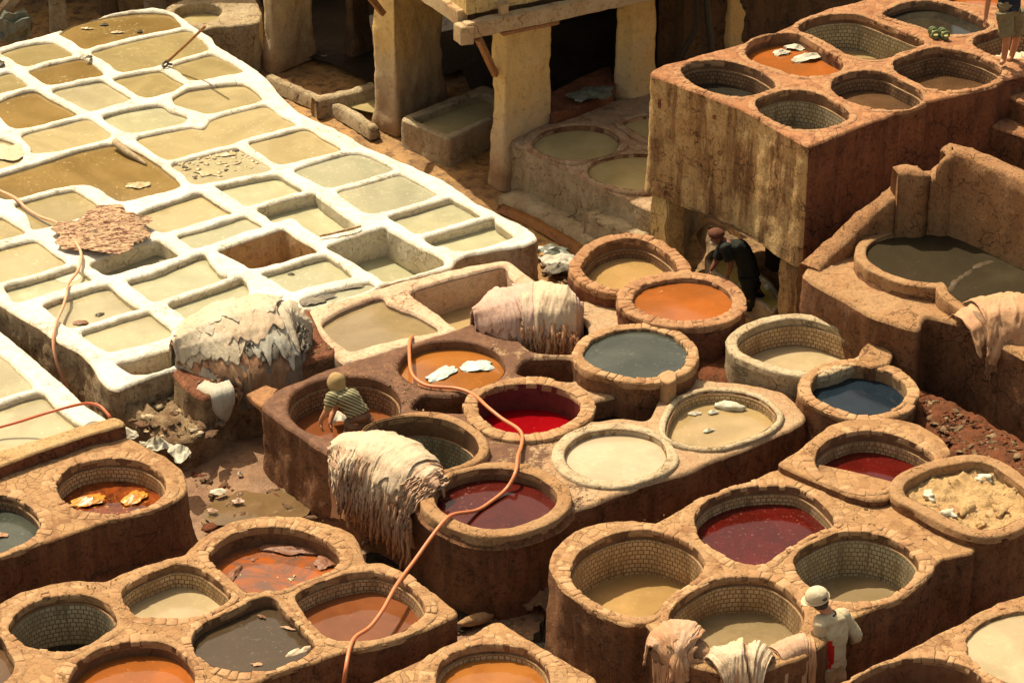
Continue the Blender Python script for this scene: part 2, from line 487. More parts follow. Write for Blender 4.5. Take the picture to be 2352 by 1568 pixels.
# ---------------------------------------------------------------- masonry builders
def fill_top(outer, holes, sp=.05, rr=.03, seed=0):
    """triangulated top sheet with holes; returns V (2D), tris, distance to nearest edge"""
    loops = [outer] + holes
    pts, edges = [], []
    for lp in loops:
        b0 = len(pts)
        pts += [tuple(p) for p in lp]
        edges += [(b0 + i, b0 + (i + 1) % len(lp)) for i in range(len(lp))]
    nb = len(pts)
    lo, hi = outer.min(0), outer.max(0)
    gx, gy = np.meshgrid(np.arange(lo[0], hi[0], sp), np.arange(lo[1], hi[1], sp))
    rs = np.random.RandomState(seed)
    G = np.stack([gx.ravel(), gy.ravel()], 1)
    G = G + (rs.rand(*G.shape) - .5) * sp * .5
    cand = [G]
    for k, lp in enumerate(loops):
        sgn = -1 if k == 0 else 1
        cand.append(offset(lp, sgn * rr * .4))
        cand.append(offset(lp, sgn * rr * 1.05)[::1])
    keep = []
    for j, c in enumerate(cand):
        m = inside(c, outer)
        for h in holes:
            m &= ~inside(c, h)
        c = c[m]
        if len(c):
            d = dist(c, loops)
            c = c[d > (.9 * rr + sp * .35 if j == 0 else rr * .25)]
        keep.append(c)
    P = np.vstack([np.array(pts)] + keep)
    r = geometry.delaunay_2d_cdt([Vector(p) for p in P], edges, [], 0, 1e-6)
    V = np.array([[v.x, v.y] for v in r[0]])
    T = [f for f in r[2]]
    cen = np.array([V[list(f)].mean(0) for f in T])
    m = inside(cen, outer)
    for h in holes:
        m &= ~inside(cen, h)
    T = [f for f, k in zip(T, m) if k]
    return V, T, dist(V, loops)

def top_mesh(name, outer, holes, z, mats, parent, sp=.05, rr=.03, lump=.012, seed=0, zf=None, rh=True):
    V, T, d = fill_top(outer, holes, sp, rr, seed)
    if not rh: d = dist(V, [outer])
    Z = []
    for (x, y), q in zip(V, d):
        k = min(q / rr, 1)
        e = -rr * (1 - math.sqrt(max(0, 1 - (1 - k)**2)))
        n = fbm(x * 2.2, y * 2.2, seed + .5) * lump + fbm(x * 11, y * 11, seed + 3.5, 2) * lump * .45
        Z.append(z + e + (n * min(1, .35 + q / .08)) + (zf(x, y) if zf else 0))
    return mesh(name, [(x, y, q) for (x, y), q in zip(V, Z)], T, mats, parent)

def wall_strip(name, loop, z0, z1, mats, parent, rough=.02, flare=0., out=1, rows=None, uv=False, seed=0, zf=None, lum=.5):
    """vertical face hanging from a loop at z0 down to z1; out=+1 faces outwards, -1 inwards"""
    n = len(loop)
    rows = rows or max(3, int(abs(z0 - z1) / .07))
    nr = offset(loop, 1.) - loop
    V, F, UV = [], [], []
    seg = np.linalg.norm(np.roll(loop, -1, 0) - loop, axis=1)
    s = np.concatenate([[0], np.cumsum(seg)])
    for j in range(rows + 1):
        t = j / rows
        for i in range(n + (1 if uv else 0)):
            x, y = loop[i % n]
            zt = z0 + (zf(x, y) if zf else 0)
            z = zt + (z1 - zt) * t
            o = 0
            if j:
                o = (fbm(x * 1.7, y * 1.7 + z * 1.7, seed + z) * rough * 2.2 * lum + fbm(x * 8, y * 8, z * 8 + seed, 3) * rough) * min(1, j / 2)
            o += flare * t**3
            V.append((x + nr[i % n][0] * o * out, y + nr[i % n][1] * o * out, z))
            UV.append((s[i], z))
    m = n + (1 if uv else 0)
    for j in range(rows):
        for i in range(n):
            a, b = j * m + i, j * m + ((i + 1) if uv else (i + 1) % n)
            q = (a, a + m, b + m, b) if out > 0 else (a, b, b + m, a + m)
            F.append(q)
    return mesh(name, V, F, mats, parent, True, UV if uv else None)

BLOCKS, CONT, ALLV = {}, {}, []

def centre(c): return Vector((c[:, 0].mean(), c[:, 1].mean(), 0))

def block(name, label, cat, outline, z, zb, mt, mw, holes, sp=.05, rr=.03, lump=.012, rough=.02, flare=.0, seed=0, wob=.02, zf=None, tens=.6, group=None, rh=True):
    outer = smooth(outline, .045, wob, seed, tens)
    c = centre(outer)
    e = empty(name, (c.x, c.y, zb), label, cat, group)
    top_mesh('top_surface', outer, holes, z, mt, e, sp, rr, lump, seed, zf, rh)
    wall_strip('side_wall', outer, z - rr, zb, mw, e, rough, flare, 1, None, False, seed, zf)
    return e, outer

def ring(name, inner, wid, z, h, mats, parent, rr=.02, body=None, seed=0, rough=.006):
    """continuous rounded rim; body = z to which its outer face drops"""
    n = len(inner)
    wid = np.asarray(wid) if not np.isscalar(wid) else np.full(n, wid)
    prof = [(0, -.10), (0, -rr), (.3 * rr, -.3 * rr), (rr, 0)]
    V, F = [], []
    nr = offset(inner, 1.) - inner
    zb = (body if body is not None else z - h) - .02
    rows = [('i', -.09), ('i', -rr), ('i2', -.3 * rr), ('a', 0), ('m1', .003), ('m2', .003), ('b', 0), ('o2', -.3 * rr), ('o', -rr)]
    down = max(1, int((z - rr - zb) / .07))
    for j in range(1, down + 1): rows.append(('d', -rr + (zb - z + rr) * j / down))
    for k, dz in rows:
        for i in range(n):
            W = wid[i]
            u = {'i': 0, 'i2': .3 * rr, 'a': rr, 'm1': W * .35, 'm2': W * .68, 'b': W - rr, 'o2': W - .3 * rr, 'o': W, 'd': W}[k]
            x, y = inner[i] + nr[i] * u
            q = fbm(x * 7, y * 7, seed + 1.5, 3)
            zz = z + dz + (q * rough * 2 if k in ('a', 'm1', 'm2', 'b', 'i2', 'o2') else 0)
            if k in ('o', 'd'):
                o = q * rough * 2 + (fbm(x * 2, y * 2, zz * 2 + seed) * rough * 4 if k == 'd' else 0)
                x += nr[i][0] * o; y += nr[i][1] * o
            V.append((x, y, zz))
    for j in range(len(rows) - 1):
        for i in range(n):
            a, b = j * n + i, j * n + (i + 1) % n
            F.append((a, a + n, b + n, b))
    F = [f[::-1] for f in F]
    two = isinstance(mats, (list, tuple))
    fm = [0 if (f_ // n) < 9 else 1 for f_ in range(len(F))] if two else None
    return mesh(name, V, F, mats, parent, True, None, fm)

def stones(name, inner, wid, z, mats, parent, seed=0, L=.12, h=.07, gap=.004, miss=.03, smear=.28):
    """ring of separate rim stones laid radially"""
    rs = random.Random(seed)
    n = len(inner)
    nr = offset(inner, 1.) - inner
    seg = np.linalg.norm(np.roll(inner, -1, 0) - inner, axis=1)
    s = np.concatenate([[0], np.cumsum(seg)])
    tot = s[-1]
    X = np.vstack([inner, inner[:1]]); N = np.vstack([nr, nr[:1]]); W = np.append(wid, wid[0])
    def ev(u, k):
        u = u % tot
        p = np.array([np.interp(u, s, X[:, 0]), np.interp(u, s, X[:, 1])])
        q = np.array([np.interp(u, s, N[:, 0]), np.interp(u, s, N[:, 1])])
        return p + q * k * np.interp(u, s, W)
    V, F = [], []
    u = 0
    while u < tot - .03:
        l = min(L * rs.uniform(.55, 1.45), tot - u)
        if tot - u - l < .04: l = tot - u
        wl = float(np.interp(u + l / 2, s, W))
        sk = noise.noise((u * 1.3, seed * 3.7, 0)) > smear and miss > 0
        if wl > .03 and rs.random() > miss and not sk:
            split = [0, 1]
            if wl > .15 and rs.random() < .45: split = [0, rs.uniform(.4, .6), 1]
            for q0, q1 in zip(split[:-1], split[1:]):
                dz = rs.uniform(-.007, .004); tl = rs.uniform(-.008, .008); t2 = rs.uniform(-.008, .008)
                in_j = rs.uniform(-.02, .01) / wl if q0 == 0 else 0
                out_j = rs.uniform(-.03, .015) / wl
                b0 = len(V)
                us = [gap / l / 2, .12, .5, .88, 1 - gap / l / 2]
                ks = [0, .10, .5, .90, 1]
                for a in us:
                    for k in ks:
                        kk = q0 + in_j + (q1 + out_j - q0 - in_j) * k + (.02 * (k > 0) if q0 else 0)
                        edge = (a in (us[0], us[-1])) or (k in (0, 1))
                        cx = (1 - .10 * (abs(a - .5) > .4) * (k in (0, 1)))
                        p = ev(u + l * (.5 + (a - .5) * cx), kk)
                        e = -.007 if edge else 0
                        if edge and (a in (us[0], us[-1])) and (k in (0, 1)): e = -.012
                        V.append((p[0], p[1], z + dz + e + tl * (a - .5) + t2 * (k - .5) + fbm(p[0] * 13, p[1] * 13, seed) * .006))
                for i in range(4):
                    for j in range(4):
                        a = b0 + i * 5 + j
                        F.append((a, a + 1, a + 6, a + 5))
                rim = [0, 1, 2, 3, 4, 9, 14, 19, 24, 23, 22, 21, 20, 15, 10, 5]
                b1 = len(V)
                for r_ in rim:
                    x, y, zz = V[b0 + r_]
                    V.append((x, y, z - h))
                for i in range(16):
                    a, b = rim[i], rim[(i + 1) % 16]
                    F.append((b0 + a, b1 + i, b1 + (i + 1) % 16, b0 + b))
        u += l
    F = [f[::-1] for f in F]
    return mesh(name, V, F, mats, parent)

def liquid(name, loop, z, mat, parent=None, tilt=0):
    n = len(loop)
    c = loop.mean(0)
    V = [(x, y, z) for x, y in loop]
    rings = 3
    for k in range(1, rings + 1):
        f = 1 - k / (rings + 1)
        V += [(c[0] + (x - c[0]) * f, c[1] + (y - c[1]) * f, z) for x, y in loop]
    V.append((c[0], c[1], z))
    F = []
    for k in range(rings):
        for i in range(n):
            a, b = k * n + i, k * n + (i + 1) % n
            F.append((a, b, b + n, a + n))
    for i in range(n):
        F.append((rings * n + i, rings * n + (i + 1) % n, len(V) - 1))
    return mesh(name, V, F, mat, parent)

def vat(key, contour, z, blk, label, liq, depth, rim='stone', rw=.13, rh=.05, lip=.14, tile='t', body=None, liq2=None,
        group='round dye vats', miss=.03, stone=None, bodym=None, lipm=None, cat='dye vat', L=.10, name='dye_vat', tens=1.0):
    """z = height of the rim's top; blk = block the opening is cut into"""
    c = smooth(pl(contour, z), .035, .008, len(ALLV) * 3.3, tens)
    d = dict(key=key, c=c, z=z, blk=blk, label=label, liq=liq, depth=depth, rim=rim, rw=rw, rh=rh, lip=lip, tile=tile, body=body,
             group=group, miss=miss, stone=stone, bodym=bodym, lipm=lipm, cat=cat, L=L, name=name)
    ALLV.append(d)
    return d

def join(name, objs, parent):
    V, F, fm, mats = [], [], [], []
    for o in objs:
        b0, ms = len(V), list(o.data.materials)
        for m in ms:
            if m not in mats: mats.append(m)
        V += [tuple(v.co) for v in o.data.vertices]
        for p_ in o.data.polygons:
            F.append(tuple(b0 + i for i in p_.vertices)); fm.append(mats.index(ms[p_.material_index]))
        bpy.data.objects.remove(o)
    return mesh(name, V, F, mats, parent, True, None, fm)

def build_vat(d, outer=None):
    c, z = d['c'], d['z']
    seed = (hash(d['key']) % 97) if False else sum(map(ord, d['key'])) % 97
    others = [o['c'] for o in ALLV if o is not d and np.linalg.norm(o['c'].mean(0) - c.mean(0)) < 4 and abs(o['z'] - z) < .2 and o['blk'] == d['blk']]
    lim = np.full(len(c), d['rw'])
    if others:
        lim = np.minimum(lim, dist(c, others) * .49)
    if outer is not None and d['body'] is None:
        lim = np.minimum(lim, np.maximum(dist(c, [outer]) - .012, .01))
    k = 5
    lim = np.convolve(np.concatenate([lim[-k:], lim, lim[:k]]), np.ones(2 * k + 1) / (2 * k + 1), 'valid')
    m = centre(c)
    e = empty(d['name'], (m.x, m.y, z - 1), d['label'], d['cat'], d['group'])
    base = d['body'] if d['body'] is not None else z - d['rh']
    if d['rim'] == 'stone':
        if d['body'] is None:
            bed = ring('bed', c, np.maximum(lim, .05), z - .007, d['rh'], [d['stone'] and RIMRED or RIMPL, BROWNWALL], e, .012, None, seed, .010)
        else:
            bed = ring('bed', c, lim + .004, z - .008, d['rh'], [d['stone'] and RIMRED or RIMPL, d['bodym'] or BROWNWALL], e, .015, d['body'], seed, .012)
        st = stones('stones', offset(c, .004), np.maximum(lim, .03), z, d['stone'] or STONE, e, seed, d['L'], .05 if d['body'] is not None else d['rh'] + .02, miss=d['miss'])
        join('rim', [bed, st], e)
    elif d['rim'] == 'plaster':
        r = ring('rim', c, np.maximum(lim, .05), z, d['rh'], d['stone'] or RIMPL, e, .025, z - d['rh'] - .02, seed)
        if d['body'] is not None:
            wl = offset(c, np.maximum(lim, .05) - .002)
            wall_strip('body', wl, z - d['rh'], d['body'], d['bodym'] or BROWNWALL, e, .018, .05, 1, seed=seed)
    zl = z - d['depth']
    lipz = max(zl, z - d['lip'])
    fz = z - (.02 if d['rim'] == 'none' else .012)
    lp = wall_strip('lip', c, fz, lipz - .004, d['lipm'] or LIP, e, .004, 0, -1, 3, False, seed)
    inn = c
    if d['depth'] > d['lip'] + .02:
        inn = offset(c, -.022)
        # little ledge under the lip, then the tiled shaft
        n = len(c)
        V = [(x, y, lipz - .002) for x, y in c] + [(x, y, lipz - .006) for x, y in inn]
        F = [(i, (i + 1) % n, n + (i + 1) % n, n + i) for i in range(n)]
        mesh('ledge', V, [f[::1] for f in F], LIPLIGHT, lp)
        wall_strip('tile_lining', inn, lipz - .006, zl - .05, TILES[d['tile']], e, .003, 0, -1, 4, True, seed)
    liquid('dye', offset(inn, .002), zl, LQ[d['liq']], e)
    d['e'] = e
    return e

def pit(contour, z, label, liq, depth, wallm=None, group='square lime pits', dry=False):
    c = smooth(pl(contour, z), .04, .018, len(ALLV) * 2.7, .75)
    d = dict(c=c, z=z, label=label, liq=liq, depth=depth, wallm=wallm, group=group, dry=dry, pit=True)
    return d

def build_pit(d, rr=.045):
    c, z = d['c'], d['z']
    m = centre(c)
    e = empty('lime_pit', (m.x, m.y, z - .9), d['label'], 'lime pit', d['group'])
    zl = z - d['depth']
    wall_strip('pit_wall', c, z - rr, zl - .06, d['wallm'] or LIMEWALL, e, .014, -.03, -1, max(2, int(d['depth'] / .06)), False, sum(map(ord, d['label'])) % 50)
    liquid('liquid' if not d['dry'] else 'floor', offset(c, .03), zl, LQ[d['liq']] if not d['dry'] else DRYPIT, e)
    return e

# ---------------------------------------------------------------- generic small builders
def tube(name, pts, r, mat, parent=None, seg=10, sub=6, cap=True):
    """smooth tube through 3D points; r number or list"""
    P = [Vector(p) for p in pts]
    Q, RR = [], []
    n = len(P)
    rl = r if isinstance(r, (list, tuple)) else [r] * n
    for i in range(n - 1):
        a, b, c, d = P[max(i - 1, 0)], P[i], P[i + 1], P[min(i + 2, n - 1)]
        for k in range(sub):
            t = k / sub
            Q.append(((2 * b) + (c - a) * t + (2 * a - 5 * b + 4 * c - d) * t * t + (3 * b - a - 3 * c + d) * t**3) * .5)
            RR.append(rl[i] + (rl[i + 1] - rl[i]) * t)
    Q.append(P[-1]); RR.append(rl[-1])
    V, F = [], []
    up = None
    for i, q in enumerate(Q):
        t = (Q[min(i + 1, len(Q) - 1)] - Q[max(i - 1, 0)]).normalized()
        if up is None: up = t.orthogonal()
        up = (up - t * up.dot(t)).normalized()
        v = t.cross(up)
        for k in range(seg):
            a = 2 * math.pi * k / seg
            V.append(q + (up * math.cos(a) + v * math.sin(a)) * RR[i])
    for i in range(len(Q) - 1):
        for k in range(seg):
            a, b = i * seg + k, i * seg + (k + 1) % seg
            F.append((a, b, b + seg, a + seg))
    if cap:
        F.append(tuple(range(seg))[::-1]); F.append(tuple(len(V) - seg + k for k in range(seg)))
    return mesh(name, V, F, mat, parent)

def prism(name, poly, z0, z1, mat, parent=None, bev=.01, rough=.004, seed=0):
    """bevelled slab over a polygon (list of 2D/3D points), edges chipped by noise"""
    bm = bmesh.new()
    p = np.array([[q[0], q[1]] for q in poly])
    if area(p) < 0: p = p[::-1]
    lo = [bm.verts.new((x, y, z0)) for x, y in p]
    hi = [bm.verts.new((x, y, z1)) for x, y in p]
    n = len(p)
    bm.faces.new(hi); bm.faces.new(lo[::-1])
    for i in range(n):
        bm.faces.new((lo[i], lo[(i + 1) % n], hi[(i + 1) % n], hi[i]))
    if bev:
        bmesh.ops.bevel(bm, geom=bm.edges[:], offset=bev, segments=2, affect='EDGES')
    me = bpy.data.meshes.new(name)
    for _ in range(6):
        es = [e for e in bm.edges if e.calc_length() > .16]
        if not es or len(bm.verts) > 6000: break
        bmesh.ops.subdivide_edges(bm, edges=es, cuts=1, use_grid_fill=True)
        bmesh.ops.triangulate(bm, faces=[f for f in bm.faces if len(f.verts) > 4])
    for v in bm.verts:
        c = v.co
        v.co = c + Vector((fbm(c.x * 6, c.y * 6, c.z * 6 + seed, 2), fbm(c.y * 6, c.z * 6, c.x * 6 + seed, 2), fbm(c.z * 6, c.x * 6, c.y * 6 + seed, 2))) * rough * 2
    bm.to_mesh(me); bm.free()
    o = link(name, me, mat, parent, False)
    try:
        me.polygons.foreach_set('use_smooth', [True] * len(me.polygons))
        me.set_sharp_from_angle(angle=R(40))
    except Exception:
        pass
    return o

def obox(name, c, ax, sx, sy, sz, mat, parent=None, bev=.008, rough=.003, rot=None):
    """box, centre c, yaw ax"""
    ca, sa = math.cos(ax), math.sin(ax)
    q = [(c[0] + ca * a * sx / 2 - sa * b * sy / 2, c[1] + sa * a * sx / 2 + ca * b * sy / 2) for a, b in ((-1, -1), (1, -1), (1, 1), (-1, 1))]
    return prism(name, q, c[2] - sz / 2, c[2] + sz / 2, mat, parent, bev, rough, c[0])

def crumple(name, c, sx, sy, mat, parent=None, amp=.05, yaw=0., seed=0, n=26, freq=5., flat=0., zf=None, stretch=1., sm=True):
    """irregular crumpled sheet lying on z=c.z"""
    V, F = [], []
    ca, sa = math.cos(yaw), math.sin(yaw)
    for i in range(n + 1):
        for j in range(n + 1):
            u, v = i / n * 2 - 1, j / n * 2 - 1
            # square to disc, ragged outline
            x, y = u * math.sqrt(1 - v * v / 2), v * math.sqrt(1 - u * u / 2)
            a = math.atan2(y, x)
            k = 1 + .55 * noise.noise((math.cos(a) * 1.4, math.sin(a) * 1.4, seed)) + .10 * noise.noise((math.cos(a) * 5, math.sin(a) * 5, seed + 4))
            x *= k * sx; y *= k * sy
            rr = math.hypot(u, v) / 1.4
            r1 = 1 - abs(noise.noise((x * freq, y * freq * stretch, seed))) * 2.2
            r2 = 1 - abs(noise.noise((x * freq * 2.3, y * freq * 2.3 * stretch, seed + 9))) * 2.2
            h = max(0, (.55 + .45 * r1 + .3 * r2)) * amp * (1 - .55 * rr) + amp * flat * (1 - rr * rr)
            X, Y = c[0] + ca * x - sa * y, c[1] + sa * x + ca * y
            V.append((X, Y, (zf(X, Y) if zf else c[2]) + .006 + h * (1 if rr < .9 else .4)))
    for i in range(n):
        for j in range(n):
            a = i * (n + 1) + j
            F.append((a, a + n + 1, a + n + 2, a + 1))
    return mesh(name, V, F, mat, parent, sm)

def lump(name, c, r, mat, parent=None, seed=0, sx=1., sy=1., sz=1., yaw=0., rough=.25, sub=3):
    bm = bmesh.new()
    bmesh.ops.create_icosphere(bm, subdivisions=sub, radius=1)
    ca, sa = math.cos(yaw), math.sin(yaw)
    for v in bm.verts:
        d = 1 + rough * noise.noise(v.co * 1.6 + Vector((seed, 0, 0))) * 1.6 + rough * .5 * noise.noise(v.co * 5 + Vector((seed, 3, 0)))
        p = v.co * d * r
        x, y, z = p.x * sx, p.y * sy, p.z * sz
        v.co = Vector((c[0] + ca * x - sa * y, c[1] + sa * x + ca * y, c[2] + z))
    me = bpy.data.meshes.new(name); bm.to_mesh(me); bm.free()
    return link(name, me, mat, parent)

# hides ------------------------------------------------------------------
def mat_hide(name, a, b_, c_, sc=3., stretch=(1, 1, .25)):
    b = NB(name)
    v = b.pos(stretch)
    n1 = b.noise(sc, 6, .62); n2 = b.noise(18, 6, .75, v); n3 = b.noise(50, 4, .7, v)
    c = b.mix(b.ramp(n1, .38, .64), a, b_)
    c = b.mix(b.ramp(n2, .48, .72, 0, .7), c, c_)
    h = b.math('ADD', n2, b.math('MULTIPLY', n3, .4))
    return b.out(c, .62, b.bump(h, .7, .018), .35)

HIDE_CREAM = mat_hide('cream_hide', (.60, .47, .33), (.56, .41, .27), (.38, .23, .13))
HIDE_PEACH = mat_hide('peach_hide', (.52, .34, .22), (.45, .27, .165), (.29, .145, .08))
HIDE_PINK = mat_hide('pink_hide', (.56, .38, .30), (.51, .32, .24), (.37, .20, .14))
HIDE_BROWN = mat_hide('tan_hide', (.52, .30, .16), (.44, .23, .12), (.28, .12, .06))
HIDE_DARK = mat_hide('dark_wet_hide', (.16, .08, .045), (.10, .05, .03), (.05, .025, .015))
HIDE_GREYW = mat_hide('grey_white_hide', (.56, .49, .37), (.49, .405, .285), (.27, .195, .125), 2.2)
HIDE_GREYD = mat_hide('grey_hair_hide', (.22, .18, .13), (.13, .115, .09), (.06, .05, .04), 3)
HIDE_UMBER = mat_hide('umber_hide', (.30, .17, .09), (.22, .12, .06), (.12, .06, .03), 3)
HIDE_PALEG = mat_hide('pale_grey_hide', (.50, .48, .40), (.44, .40, .31), (.36, .28, .19), 3)

def resample(path, n):
    P = [Vector(p) for p in path]
    L = [0]
    for a, b in zip(P[:-1], P[1:]): L.append(L[-1] + (b - a).length)
    out = []
    for i in range(n + 1):
        u = L[-1] * i / n
        k = 0
        while k < len(P) - 2 and L[k + 1] < u: k += 1
        f = (u - L[k]) / max(1e-6, L[k + 1] - L[k])
        out.append(P[k].lerp(P[k + 1], min(1, f)))
    return out, L[-1]

def drape(name, path, prof, t0, t1, s0, s1, mat, parent, off=.0, fold=.03, ff=7., ragged=.1, seed=0, nt_=84, ns=44, thick=.007, skew=0., endtaper=.0, stiff=0., closed=False):
    """hide laid across a ridge: path = ridge line, prof = cross-section [(lateral, dz)] in metres"""
    PT, TL = resample(path, 80)
    SP, SL = resample([(a, 0, b) for a, b in prof], 80)
    def tapf(t):
        return max(.12, 1 - abs(2 * max(0, min(1, t)) - 1)**3.2) if closed else 1
    def pv(t):
        x = max(0, min(1, t)) * 80; k = min(79, int(x)); p = PT[k].lerp(PT[k + 1], x - k)
        a, b = PT[max(0, k - 4)], PT[min(80, k + 5)]
        d = (b - a); d.z = 0; d.normalize()
        return p, Vector((d.y, -d.x, 0)), d
    def sv_(s):
        x = max(0, min(1, s)) * 80; k = min(79, int(x)); p = SP[k].lerp(SP[k + 1], x - k)
        d = (SP[k + 1] - SP[k]).normalized()
        return p, d
    V, F = [], []
    for j in range(ns + 1):
        v = j / ns
        for i in range(nt_ + 1):
            u = i / nt_
            rag0 = ragged * (noise.noise((u * 4 + seed, 1.7, seed)) + .6 * noise.noise((u * 13, 2.7, seed)))
            rag1 = ragged * (noise.noise((u * 4 + seed, 5.7, seed)) + .9 * noise.noise((u * 13, 6.7, seed)))
            a0, a1 = s0 + rag0, s1 + rag1
            tap = 1 - endtaper * (2 * u - 1)**4
            s = (a0 + a1) / 2 + (v - .5) * (a1 - a0) * tap
            t = t0 + (t1 - t0) * (u + .06 * noise.noise((v * 3, seed, 8.8))) + skew * (v - .5)
            p, lat, fw = pv(t)
            q, d = sv_(s)
            q = Vector((q.x * tapf(t), 0, q.z))
            nrm = lat * (-d.z) + Vector((0, 0, d.x))
            if nrm.z < 0 and abs(d.x) > .5: nrm = -nrm
            hang = abs(d.z)
            uu = t * TL * ff
            f1 = 1 - abs(noise.noise((uu, s * SL * 1.1, seed))) * 2.6
            f2 = 1 - abs(noise.noise((uu * 2.3 + 3, s * SL * 2.2, seed + 4))) * 2.4
            f3 = noise.noise((uu * .5, s * SL * 1.5, seed + 2))
            if stiff:
                g1 = 1 - abs(noise.noise((uu, s * SL * ff * .8, seed + 11))) * 2.6
                g2 = noise.noise((uu * .45, s * SL * ff * .4, seed + 12)) * 1.6
                f1 = f1 * (1 - stiff) + (g1 * .5 + g2) * stiff; f2 = f2 * (1 - stiff * .6) + stiff * .6 * (1 - abs(noise.noise((uu * 2.2, s * SL * ff * 2, seed + 14))) * 2.4)
            f1 += .35 * (1 - abs(noise.noise((uu * 5.1, s * SL * 5, seed + 21))) * 2.5)
            amp = fold * (.45 + .9 * hang * (1 - .5 * stiff))
            P = p + lat * q.x + Vector((0, 0, q.z)) + nrm * (off + amp * (.6 * f1 + .35 * f2 + .6 * f3)) + fw * (f2 * .2 * fold)
            V.append(P)
    m = nt_ + 1
    for j in range(ns):
        for i in range(nt_):
            a = j * m + i
            F.append((a, a + 1, a + m + 1, a + m))
    o = mesh(name, V, F, mat, parent)
    if thick:
        md = o.modifiers.new('thickness', 'SOLIDIFY'); md.thickness = thick; md.offset = 0
    return o

def strands(name, path, prof, t0, t1, s_start, n, length, mat, parent, off=.02, seed=0, wid=.05, droop=True):
    """fringe of torn hide strips hanging from the pile"""
    rs = random.Random(seed)
    PT, TL = resample(path, 80)
    SP, SL = resample([(a, 0, b) for a, b in prof], 80)
    V, F = [], []
    for _ in range(n):
        t = rs.uniform(t0, t1); s = s_start + rs.uniform(-.06, .06)
        x = min(79.99, max(0, t * 80)); k = int(x); p = PT[k].lerp(PT[k + 1], x - k)
        d = PT[min(80, k + 4)] - PT[max(0, k - 4)]; d.z = 0; d.normalize()
        lat = Vector((d.y, -d.x, 0))
        ls = length * rs.uniform(.45, 1.25)
        w0 = wid * rs.uniform(.5, 1.3)
        o_ = off + rs.uniform(0, .06)
        m = 9
        b0 = len(V)
        ph = rs.uniform(0, 9)
        for i in range(m + 1):
            f = i / m
            ss = s + f * ls / SL
            x = ss * 80
            if x < 79.9:
                kk = int(max(0, x)); q = SP[kk].lerp(SP[min(80, kk + 1)], x - kk); extra = 0
            else:
                q = SP[80]; extra = (ss - 1) * SL
            w_ = w0 * (1 - .55 * f + .35 * noise.noise((f * 5, ph, 0))) * (1 if i < m else .3)
            c = p + lat * (q.x + o_ * (1 if q.x > 0 else -1)) + Vector((0, 0, q.z - extra)) + d * (.05 * noise.noise((f * 2.5, ph, 3))) + lat * (.03 * noise.noise((f * 3, ph, 7)))
            nb = lat * (1 if q.x > 0 else -1)
            V += [c - d * w_ / 2 - nb * .010, c + nb * .016, c + d * w_ / 2 - nb * .010, c - nb * .02]
        for i in range(m):
            for k2 in range(4):
                a, b = b0 + i * 4 + k2, b0 + i * 4 + (k2 + 1) % 4
                F.append((a, b, b + 4, a + 4))
        F.append((b0 + m * 4, b0 + m * 4 + 1, b0 + m * 4 + 2, b0 + m * 4 + 3))
    return mesh(name, V, F, mat, parent)

def part(ds, gap=.13):
    """keep a wall of at least `gap` between neighbouring openings"""
    for _ in range(3):
        cs = [d['c'].copy() for d in ds]
        for i, d in enumerate(ds):
            oth = [c for j, c in enumerate(cs) if j != i and np.linalg.norm(c.mean(0) - cs[i].mean(0)) < 4.5]
            if not oth: continue
            q = dist(cs[i], oth)
            ins = np.zeros(len(q), bool)
            for c in oth: ins |= inside(cs[i], c)
            q = np.where(ins, -q, q)
            s = np.clip((gap - q) * .5, 0, .08)
            s = np.convolve(np.concatenate([s[-4:], s, s[:4]]), np.ones(9) / 9, 'valid')
            d['c'] = offset(cs[i], -s)
# ---------------------------------------------------------------- ground
ZG = []   # mounds: (x, y, height, radius)
for a, b, h, r in ((520, 1040, .16, .8), (600, 1100, .10, .7), (430, 990, .2, .5), (700, 1180, .0, .5), (560, 890, .25, .6),
                   (1180, 1440, .05, .4), (660, 1330, .1, .4), (340, 1300, .25, .35), (2150, 1330, .1, .5)):
    p = at(a, b, .1); ZG.append((p.x, p.y, h, r))

def ground_z(x, y):
    h = 0
    for a, b, q, r in ZG:
        h += q * math.exp(-((x - a)**2 + (y - b)**2) / (r * r))
    if abs(x) < 10 and 20 < y < 50:
        h += fbm(x * 1.5, y * 1.5, 0, 4) * .035 + max(0, fbm(x * 5, y * 5, 4, 4)) * .05
    return h - .03

